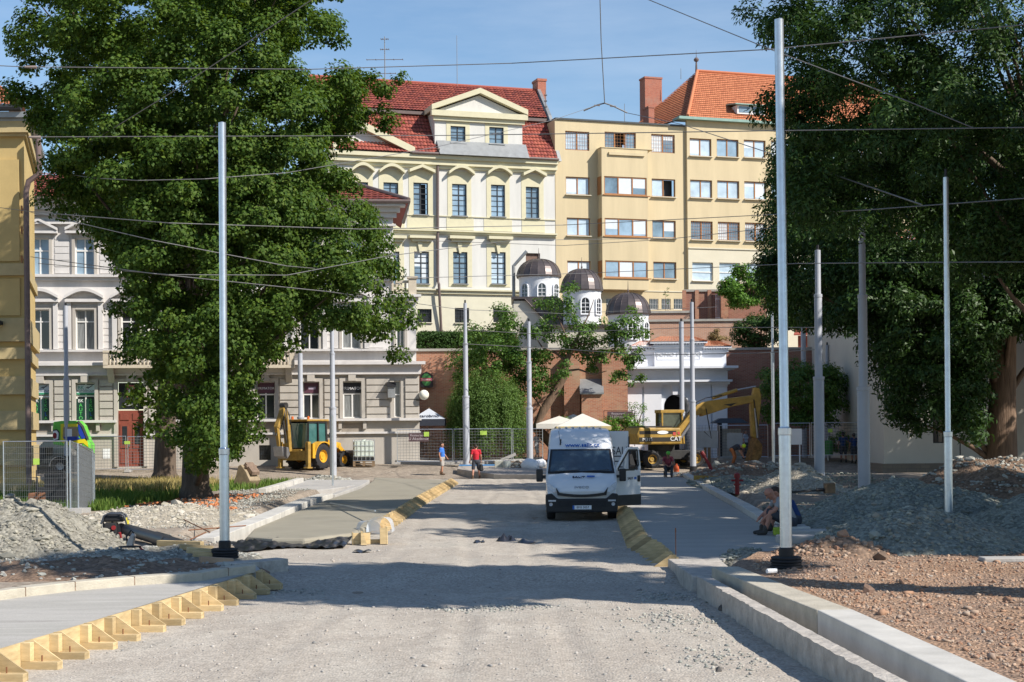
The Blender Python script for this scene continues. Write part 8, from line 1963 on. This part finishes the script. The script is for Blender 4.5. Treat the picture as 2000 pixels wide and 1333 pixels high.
def sack(px, py, r, lb, m_=None):
    p = PG(px, py); b_ = MB(); prof_ = [(0.01, -0.05), (r, 0.0), (r * 1.08, r * 0.5), (r * 0.9, r * 0.95), (r * 0.45, r * 1.2), (0.01, r * 1.22)]
    b_.lathe(prof_, 18); b_.v = [(x * (1 + 0.18 * mnoise.noise(Vector((x * 3, y * 3, z * 3 + px)))), y * (1 + 0.2 * mnoise.noise(Vector((x * 3 + 5, y * 3, z * 3)))), z * (1 + 0.15 * mnoise.noise(Vector((x * 2, y * 2, px))))) for x, y, z in b_.v]
    tag(b_.build('sand_sack', m_ or M_white, loc=(p.x, p.y, p.z + 0.25), smooth=True, ang=80), lb, 'sack')
sack(1036, 926, 0.48, 'big white sack left of the van mirror'); sack(1054, 922, 0.36, 'smaller white sack behind the big one by the van')
p = PG(990, 925); t = thing('bucket', 'pale round bucket on the low island among rubble', 'bucket', (p.x, p.y, p.z + 0.27)); b = MB(); b.lathe([(0.0, 0), (0.2, 0), (0.26, 0.2), (0.22, 0.4), (0.19, 0.4), (0.17, 0.3), (0, 0.3)], 16); b.build('tub', mat('bucket_grey', (0.45, 0.48, 0.44), 0.6, 0.1), t, smooth=True); b = MB(); b.tube([(0.22 * math.cos(a), -0.1, 0.36 + 0.2 * math.sin(a)) for a in [math.pi * k / 8 for k in range(9)]], 0.012, 5); b.build('handle', M_steel, t)
p = PG(975, 925); b = MB(); b.box(-0.25, 0.25, -0.2, 0.2, 0, 0.42); tag(b.build('stone_block', mat('pale_block', (0.55, 0.54, 0.45), 0.9, 0.1, 3), loc=(p.x, p.y + 0.3, p.z + 0.27), bevel=0.03), 'pale square block behind the round bucket', 'block')
p = PG(990, 912); t = thing('concrete_slab', 'broken concrete slabs stacked on boards behind the bucket', 'slabs', tuple(p)); b = MB(); b.box(-0.75, 0.75, 0, 0.5, 0.22, 0.30); b.build('board', M_wood_old, t); b = MB(); Mx = Matrix.Rotation(R(-22), 3, 'Y'); b.obox((0.1, 0.2, 0.55), (0.9, 0.5, 0.16), Mx); b.build('slab', M_concrete, t); b = MB(); b.box(-0.5, -0.2, 0.05, 0.4, 0.02, 0.22); b.box(0.2, 0.5, 0.05, 0.4, 0.02, 0.22); b.build('support', M_wood_old, t)
heap('rubble_heap', 'dark rubble with earth between bucket and white sacks', PG(1014, 925).x, PG(1014, 925).y + 0.3, 0.9, 0.7, 0.42, M_mound_soil, M_st_pale, 120, (0.05, 0.12), 21, z0=PG(1014, 925).z + 0.25)
# old kerb stones and rubble left of the slab, brush, dark posts by the ochre house
for px, py, wd, hh, lb, m_ in ((105, 985, 0.95, 1.05, 'dark low wheeled crate behind the near mesh fence', M_black), (72, 1000, 0.35, 0.9, 'dark brown bollard stump beside the ochre house', M_rust)):
    D = 47 if px > 90 else 45; p = PD(px, py, D); t = thing('site_crate', lb, 'crate', (p.x, D, 0.3)); b = MB()
    b.box(-wd / 2, wd / 2, -0.3, 0.3, 0.0, hh * 0.6)
    if px > 90: b.box(-wd / 4, wd / 2 - 0.05, -0.2, 0.3, hh * 0.6, hh)
    b.build('box', m_, t, bevel=0.03); b = MB(); b.tube([(-wd / 2 + 0.05, -0.32, hh * 0.6), (-wd / 2 + 0.05, -0.32, hh + 0.1), (wd / 2 - 0.05, -0.32, hh + 0.1), (wd / 2 - 0.05, -0.32, hh * 0.6)], 0.02, 6); b.build('handle', M_black, t)
# ================================================================== PEOPLE
def capsule(mb, p0, r0, p1, r1, n=14):
    p0, p1 = Vector(p0), Vector(p1); d = p1 - p0; L_ = d.length
    if L_ < 1e-5: d = Vector((0, 0, 1)); L_ = 1e-4
    q = d.normalized().to_track_quat('Z', 'Y').to_matrix()
    prof_ = [(1e-4, -r0)] + [(r0 * math.sin(a), -r0 * math.cos(a)) for a in (R(30), R(60), R(90))] + [(r1 * math.cos(a), L_ + r1 * math.sin(a)) for a in (0, R(30), R(60))] + [(1e-4, L_ + r1)]
    mb.lathe(prof_, n, p0, q)
def skin(name, caps, m_, parent, voxel=0.011, smooth=3):
    """capsules grown together into one continuous surface"""
    b = MB()
    for c in caps: capsule(b, *c)
    me = bpy.data.meshes.new(name + '_raw'); me.from_pydata(b.v, [], b.f)
    o = bpy.data.objects.new(name + '_raw', me); col.objects.link(o)
    md = o.modifiers.new('r', 'REMESH'); md.mode = 'VOXEL'; md.voxel_size = voxel
    sm = o.modifiers.new('s', 'SMOOTH'); sm.iterations = smooth; sm.factor = 0.5
    dg = bpy.context.evaluated_depsgraph_get()
    m2 = bpy.data.meshes.new_from_object(o.evaluated_get(dg), depsgraph=dg); bpy.data.objects.remove(o)
    m2.materials.clear(); m2.materials.append(m_); m2.name = name
    m2.polygons.foreach_set('use_smooth', [True] * len(m2.polygons))
    ob = bpy.data.objects.new(name, m2); col.objects.link(ob); ob.parent = parent
    return ob
STAND = dict(hip=(0, 0, .93), chest=(0, 0.0, 1.26), neck=(0, 0.01, 1.46), head=(0, -0.02, 1.62), face=(0, -1, 0),
             shL=(-.18, 0, 1.42), shR=(.18, 0, 1.42), elL=(-.25, .02, 1.14), elR=(.25, .02, 1.14), wrL=(-.27, -.05, .90), wrR=(.27, -.05, .90),
             hjL=(-.09, 0, .90), hjR=(.09, 0, .90), knL=(-.11, -.01, .49), knR=(.11, -.01, .49), anL=(-.12, .03, .09), anR=(.12, .03, .09))
def person(label, loc, rz, pose, shirt, legs, shoes, hair=None, cap=None, helmet=None, long_legs=False, sleeve=0.55, skin_c=(0.50, 0.28, 0.19), hold=None, scale=1.0):
    J = {k: Vector(v) for k, v in {**STAND, **pose}.items()}
    t = thing('person', label, 'person', tuple(loc), rz); t.scale = (scale,) * 3
    ms = mat('skin_%d' % int(skin_c[0] * 100), skin_c, 0.6, 0.06, 20)
    f = J['face'].normalized(); hd = J['head']; upv = (hd - J['neck']).normalized(); side = f.cross(upv).normalized(); upv = side.cross(f).normalized()
    B = [(hd + upv * .03, .098, hd - upv * .02 + f * .01, .085), (hd - upv * .06 + f * .035, .055, hd - upv * .085 + f * .05, .038), (J['neck'] - upv * .03, .058, hd - upv * .05, .055),
         (hd + f * .095, .014, hd + f * .112 - upv * .03, .018), (hd + side * .095, .014, hd + side * .1 + upv * .03, .016), (hd - side * .095, .014, hd - side * .1 + upv * .03, .016),
         (J['hip'], .135, J['chest'], .145), (J['chest'], .15, J['neck'] - (J['neck'] - J['chest']) * .35, .11), (J['shL'], .062, J['shR'], .062)]
    for s in 'LR':
        B += [(J['sh' + s], .058, J['el' + s], .042), (J['el' + s], .043, J['wr' + s], .028), (J['hj' + s], .09, J['kn' + s], .058), (J['kn' + s], .058, J['kn' + s].lerp(J['an' + s], .35), .056), (J['kn' + s].lerp(J['an' + s], .35), .056, J['an' + s], .04)]
        w_ = J['wr' + s]; dr = (w_ - J['el' + s]).normalized(); dr = (dr + Vector((0, 0, -0.25))).normalized(); pd = dr.cross(f)
        pd = pd.normalized() if pd.length > .2 else side
        B.append((w_, .028, w_ + dr * .075, .034))
        for k, ln in enumerate((.065, .075, .072, .055)):
            o_ = w_ + dr * .08 + f * (.033 - .022 * k) if abs(dr.dot(f)) < .8 else w_ + dr * .08 + side * (.033 - .022 * k)
            kn = o_ + dr * ln * .5; B += [(o_, .0095, kn, .009), (kn, .009, kn + (dr * .8 + pd * (.35 if s == 'L' else -.35)).normalized() * ln * .5, .0075)]
        B += [(w_ + dr * .03 + f * .025, .012, w_ + dr * .07 + f * .06, .010), (w_ + dr * .07 + f * .06, .010, w_ + dr * .10 + f * .062, .008)]
    skin('body', B, ms, t, 0.0095, 2)
    # face details
    e = MB(); 
    for k in (-1, 1): capsule(e, hd + f * .088 + side * .035 * k + upv * .022, .011, hd + f * .088 + side * .04 * k + upv * .022, .011, 8)
    e.build('eyes', M_black, t); e = MB(); capsule(e, hd + f * .078 - upv * .058 - side * .02, .008, hd + f * .078 - upv * .058 + side * .02, .008, 8); e.build('mouth', mat('lips', (0.32, 0.12, 0.10), 0.6, 0), t)
    S = [(J['hip'] + (J['chest'] - J['hip']).normalized() * 0.0, .152, J['chest'], .165), (J['chest'], .168, J['neck'] - (J['neck'] - J['chest']) * .42, .118), (J['shL'], .075, J['shR'], .075)]
    for s in 'LR': S.append((J['sh' + s], .072, J['sh' + s].lerp(J['el' + s], sleeve), .060))
    if sleeve >= 1:
        for s in 'LR': S.append((J['el' + s], .058, J['el' + s].lerp(J['wr' + s], .9), .042))
    skin('shirt', S, shirt, t, 0.014, 3)
    T_ = [(J['hip'] - Vector((0, 0, .02)), .158, J['hip'] + (J['chest'] - J['hip']) * .15, .155)]
    for s in 'LR':
        if long_legs: T_ += [(J['hj' + s], .112, J['kn' + s], .078), (J['kn' + s], .078, J['an' + s] + Vector((0, 0, .03)), .066)]
        else: T_ += [(J['hj' + s], .115, J['hj' + s].lerp(J['kn' + s], .9), .092)]
    skin('trousers' if long_legs else 'shorts', T_, legs, t, 0.014, 3)
    for s in 'LR':
        a = J['an' + s]; fl = Vector((f.x, f.y, 0)); fl = fl.normalized() if fl.length > .1 else Vector((0, -1, 0))
        if 'toe' in pose: fl = Vector(pose['toe']).normalized()
        skin('shoe', [(a + Vector((0, 0, .07)), .052, a - Vector((0, 0, .035)), .05), (a - Vector((0, 0, .04)), .048, a + fl * .15 - Vector((0, 0, .05)), .04)], shoes, t, 0.012, 2)
    if hair: skin('hair', [(hd + upv * .055 - f * .02, .098, hd + upv * .03 - f * .045, .092), (hd - f * .06 - upv * .03, .055, hd - f * .055, .07)], hair, t, 0.012, 2)
    if cap:
        o = skin('cap', [(hd + upv * .065 - f * .01, .102, hd + upv * .055 - f * .02, .104), (hd + upv * .055 + f * .10 - side * .05, .016, hd + upv * .055 + f * .10 + side * .05, .016), (hd + upv * .06 + f * .06, .05, hd + upv * .055 + f * .10, .03)], cap, t, 0.012, 2)
    if helmet: skin('helmet', [(hd + upv * .07, .122, hd + upv * .06, .125), (hd + upv * .045 + f * .10 - side * .06, .02, hd + upv * .045 + f * .10 + side * .06, .02)], helmet, t, 0.012, 2)
    return t
def cloth(name, c): return mat(name, c, 0.9, 0.1, 6, 0.15, 20)
C_blue = cloth('cloth_blue', (0.045, 0.17, 0.55)); C_red = cloth('cloth_red', (0.50, 0.02, 0.035)); C_gry = cloth('cloth_grey', (0.28, 0.28, 0.29)); C_dk = cloth('cloth_dark', (0.05, 0.055, 0.07)); C_lt = cloth('cloth_light', (0.38, 0.35, 0.32))
C_navy = cloth('cloth_navy', (0.02, 0.05, 0.16)); C_crim = cloth('cloth_crimson', (0.26, 0.05, 0.07)); C_brn = cloth('cloth_brown', (0.13, 0.085, 0.06)); C_or = cloth('cloth_orange', (0.45, 0.16, 0.06)); C_wh = cloth('cloth_white', (0.55, 0.6, 0.7))
H_dk = mat('hair_dark', (0.035, 0.022, 0.016), 0.7, 0.2, 30); H_br = mat('hair_brown', (0.10, 0.055, 0.03), 0.7, 0.2, 30); SH = mat('shoe_dark', (0.05, 0.045, 0.04), 0.7, 0.2); SHB = mat('boot_brown', (0.12, 0.07, 0.04), 0.8, 0.2)
person('man in a bright blue t-shirt and grey shorts standing before the fence', PG(863, 928), R(72), dict(knL=(-.11, -.06, .49), anL=(-.12, -.06, .09), anR=(.12, .12, .09), elR=(.25, -.04, 1.15), wrR=(.25, -.20, .95), elL=(-.25, .05, 1.13), wrL=(-.25, -.02, .88), hip=(0, -.03, .93), face=(0, -1, -.2)), C_blue, C_lt, SHB, hair=H_dk, skin_c=(0.44, 0.22, 0.14))
person('man in a red t-shirt and dark shorts walking away with a bag', PG(930, 936), R(190), dict(face=(0.1, -1, -.45), head=(0.0, -.07, 1.60), neck=(0, -.03, 1.46), anL=(-.20, -.1, .09), knL=(-.15, -.1, .49), anR=(.2, .16, .09), knR=(.15, .02, .49), elL=(-.26, -.02, 1.14), wrL=(-.27, -.10, .90), wrR=(.31, -.08, .90)), C_red, C_dk, SHB, hair=H_dk, scale=1.04, skin_c=(0.50, 0.25, 0.17))
p = PG(938, 936); b = MB(); b.lathe([(0.02, 0.36), (0.1, 0.3), (0.13, 0.05), (0.05, 0.0), (0.01, 0.0)], 12); b.tube([(0, 0, 0.34), (0, 0, 0.48)], 0.012, 5); tag(b.build('bag', M_black, loc=(p.x + 0.05, p.y - 0.12, p.z + 0.42), smooth=True), 'dark bag held by the red shirted man', 'bag')
person('man in a grey t-shirt and grey shorts walking behind the white van', PG(1048, 901), R(62), dict(anL=(-.12, -.22, .09), knL=(-.11, -.16, .50), anR=(.12, .2, .10), knR=(.11, .02, .49), elR=(.25, -.06, 1.16), wrR=(.22, -.28, 1.04), elL=(-.25, .08, 1.14), wrL=(-.26, .05, .9)), C_gry, C_gry, SH, skin_c=(0.52, 0.28, 0.20))
SIT = dict(hip=(0, 0.12, .45), chest=(0, 0.0, .76), neck=(0, -.08, .95), head=(0, -.16, 1.09), face=(0, -1, -.55), shL=(-.18, -.04, .92), shR=(.18, -.04, .92), elL=(-.25, -.15, .66), elR=(.25, -.15, .66), wrL=(-.10, -.36, .58), wrR=(.10, -.36, .58), hjL=(-.10, .10, .45), hjR=(.10, .10, .45), knL=(-.15, -.33, .50), knR=(.15, -.33, .50), anL=(-.13, -.36, .09), anR=(.13, -.36, .09))
pw = PG(1306, 933, 0.25); person('seated worker in a dark red shirt and green cap beside the right slab', pw + Vector((0, 0.3, 0)), R(0), SIT, C_crim, C_dk, SHB, cap=mat('cap_green', (0.12, 0.5, 0.06), 0.6, 0.1), long_legs=True, skin_c=(0.30, 0.15, 0.10))
t = thing('folding_stool', 'low dark stool under the worker in the green cap', 'stool', (pw.x, pw.y + 0.42, 0.25)); b = MB(); b.box(-0.2, 0.2, -0.15, 0.15, 0.26, 0.30); b.build('seat', M_wood_old, t)
for sx in (-1, 1):
    for sy in (-1, 1): b = MB(); b.cyl((sx * .17, sy * .12, 0), (sx * .17, sy * .12, 0.26), 0.018, n=6); b.build('leg', M_black, t)
p = PG(1321, 922, 0.25); t = thing('fuel_can', 'orange red jug on the ground beside the seated worker', 'can', tuple(p)); b = MB(); b.lathe([(0, 0), (0.14, 0), (0.16, 0.1), (0.13, 0.3), (0.05, 0.38), (0.05, 0.44), (0, 0.44)], 14); b.build('body', mat('can_orange', (0.55, 0.10, 0.03), 0.45, 0.1), t, smooth=True); b = MB(); b.tube([(0.05, 0, 0.4), (0.15, 0, 0.38), (0.15, 0, 0.25)], 0.015, 6); b.build('handle', M_black, t)
BEND = dict(hip=(0, .18, .88), chest=(0, -.12, 1.02), neck=(0, -.32, 1.06), head=(0, -.46, 1.03), face=(0, -.6, -.8), shL=(-.18, -.24, 1.02), shR=(.18, -.24, 1.02), elL=(-.22, -.32, .74), elR=(.22, -.32, .74), wrL=(-.10, -.45, .52), wrR=(.12, -.45, .50), hjL=(-.09, .16, .86), hjR=(.09, .16, .86), knL=(-.12, .02, .47), knR=(.12, .02, .47), anL=(-.13, .12, .09), anR=(.13, .12, .09), toe=(0, -1, 0))
person('bent over worker with a yellow helmet and orange trousers digging by the bucket', PG(1436, 908), R(68), BEND, C_dk, C_or, SH, helmet=mat('helmet_yellow', (0.55, 0.75, 0.03), 0.4, 0.05), long_legs=True)
SL = dict(hip=(0, .15, .25), chest=(0, .0, .55), neck=(0, -.16, .72), head=(0, -.28, .83), face=(0, -.8, -.7), shL=(-.18, -.10, .69), shR=(.18, -.10, .69), elL=(-.21, -.25, .49), elR=(.21, -.25, .49), wrL=(-.12, -.44, .36), wrR=(.10, -.42, .34), hjL=(-.10, .12, .25), hjR=(.10, .12, .25), knL=(-.14, -.30, .45), knR=(.14, -.30, .45), anL=(-.12, -.42, .08), anR=(.12, -.42, .08))
p = PG(1530, 1043, 0.27)
person('bald worker in a grey shirt sitting on the kerb behind the tallest pole', p, R(-82), SL, C_gry, C_dk, SH, skin_c=(0.40, 0.19, 0.13), scale=1.05)
person('dark haired worker sitting just behind the bald one', p + Vector((0.25, 0.75, 0.02)), R(-88), SL, C_navy, C_dk, SH, hair=H_dk, skin_c=(0.40, 0.19, 0.13))
b = MB(); b.box(-0.09, 0.10, -0.1, 0.1, 0, 0.17); q = PG(1519, 1046, 0.27); tag(b.build('lunch_box', mat('hi_vis', (0.30, 0.40, 0.03), 0.6, 0.1), loc=(q.x, q.y, 0.27), bevel=0.03), 'hi-vis yellow bag on the ground between the seated worker and the pole', 'bag')
b = MB(); b.box(-0.3, 0.35, -0.3, 0.8, 0, 0.16); tag(b.build('kerb_stone', M_kerb_new, loc=(p.x + 0.2, p.y + 0.1, 0.27), bevel=0.02), 'loose kerb stone used as a seat by the two resting workers', 'kerb stone')
person('worker in a blue t-shirt and dark shorts, left one of the pair before the fence', PG(1647, 904), R(176), dict(elL=(-.33, -.1, 1.2), wrL=(-.3, -.3, 1.25), knL=(-.15, -.12, .5), anL=(-.16, .02, .09)), C_navy, C_dk, SH, hair=H_dk, skin_c=(0.36, 0.18, 0.12))
person('worker in a blue t-shirt, right one of the pair beside the tall stepped pole', PG(1668, 905), R(188), {}, C_navy, C_dk, SH, hair=H_dk, skin_c=(0.36, 0.18, 0.12), scale=0.98)
person('passer-by in a white and blue top walking behind the fence', Vector((PD(1456, 880, 92).x, 92, gz(14, 92))), R(60), dict(anL=(-.1, -.2, .09), knL=(-.1, -.15, .5), anR=(.1, .2, .1), elR=(.22, -.15, 1.15), wrR=(.2, -.38, 1.05)), C_wh, C_dk, SH, hair=H_br, long_legs=True)
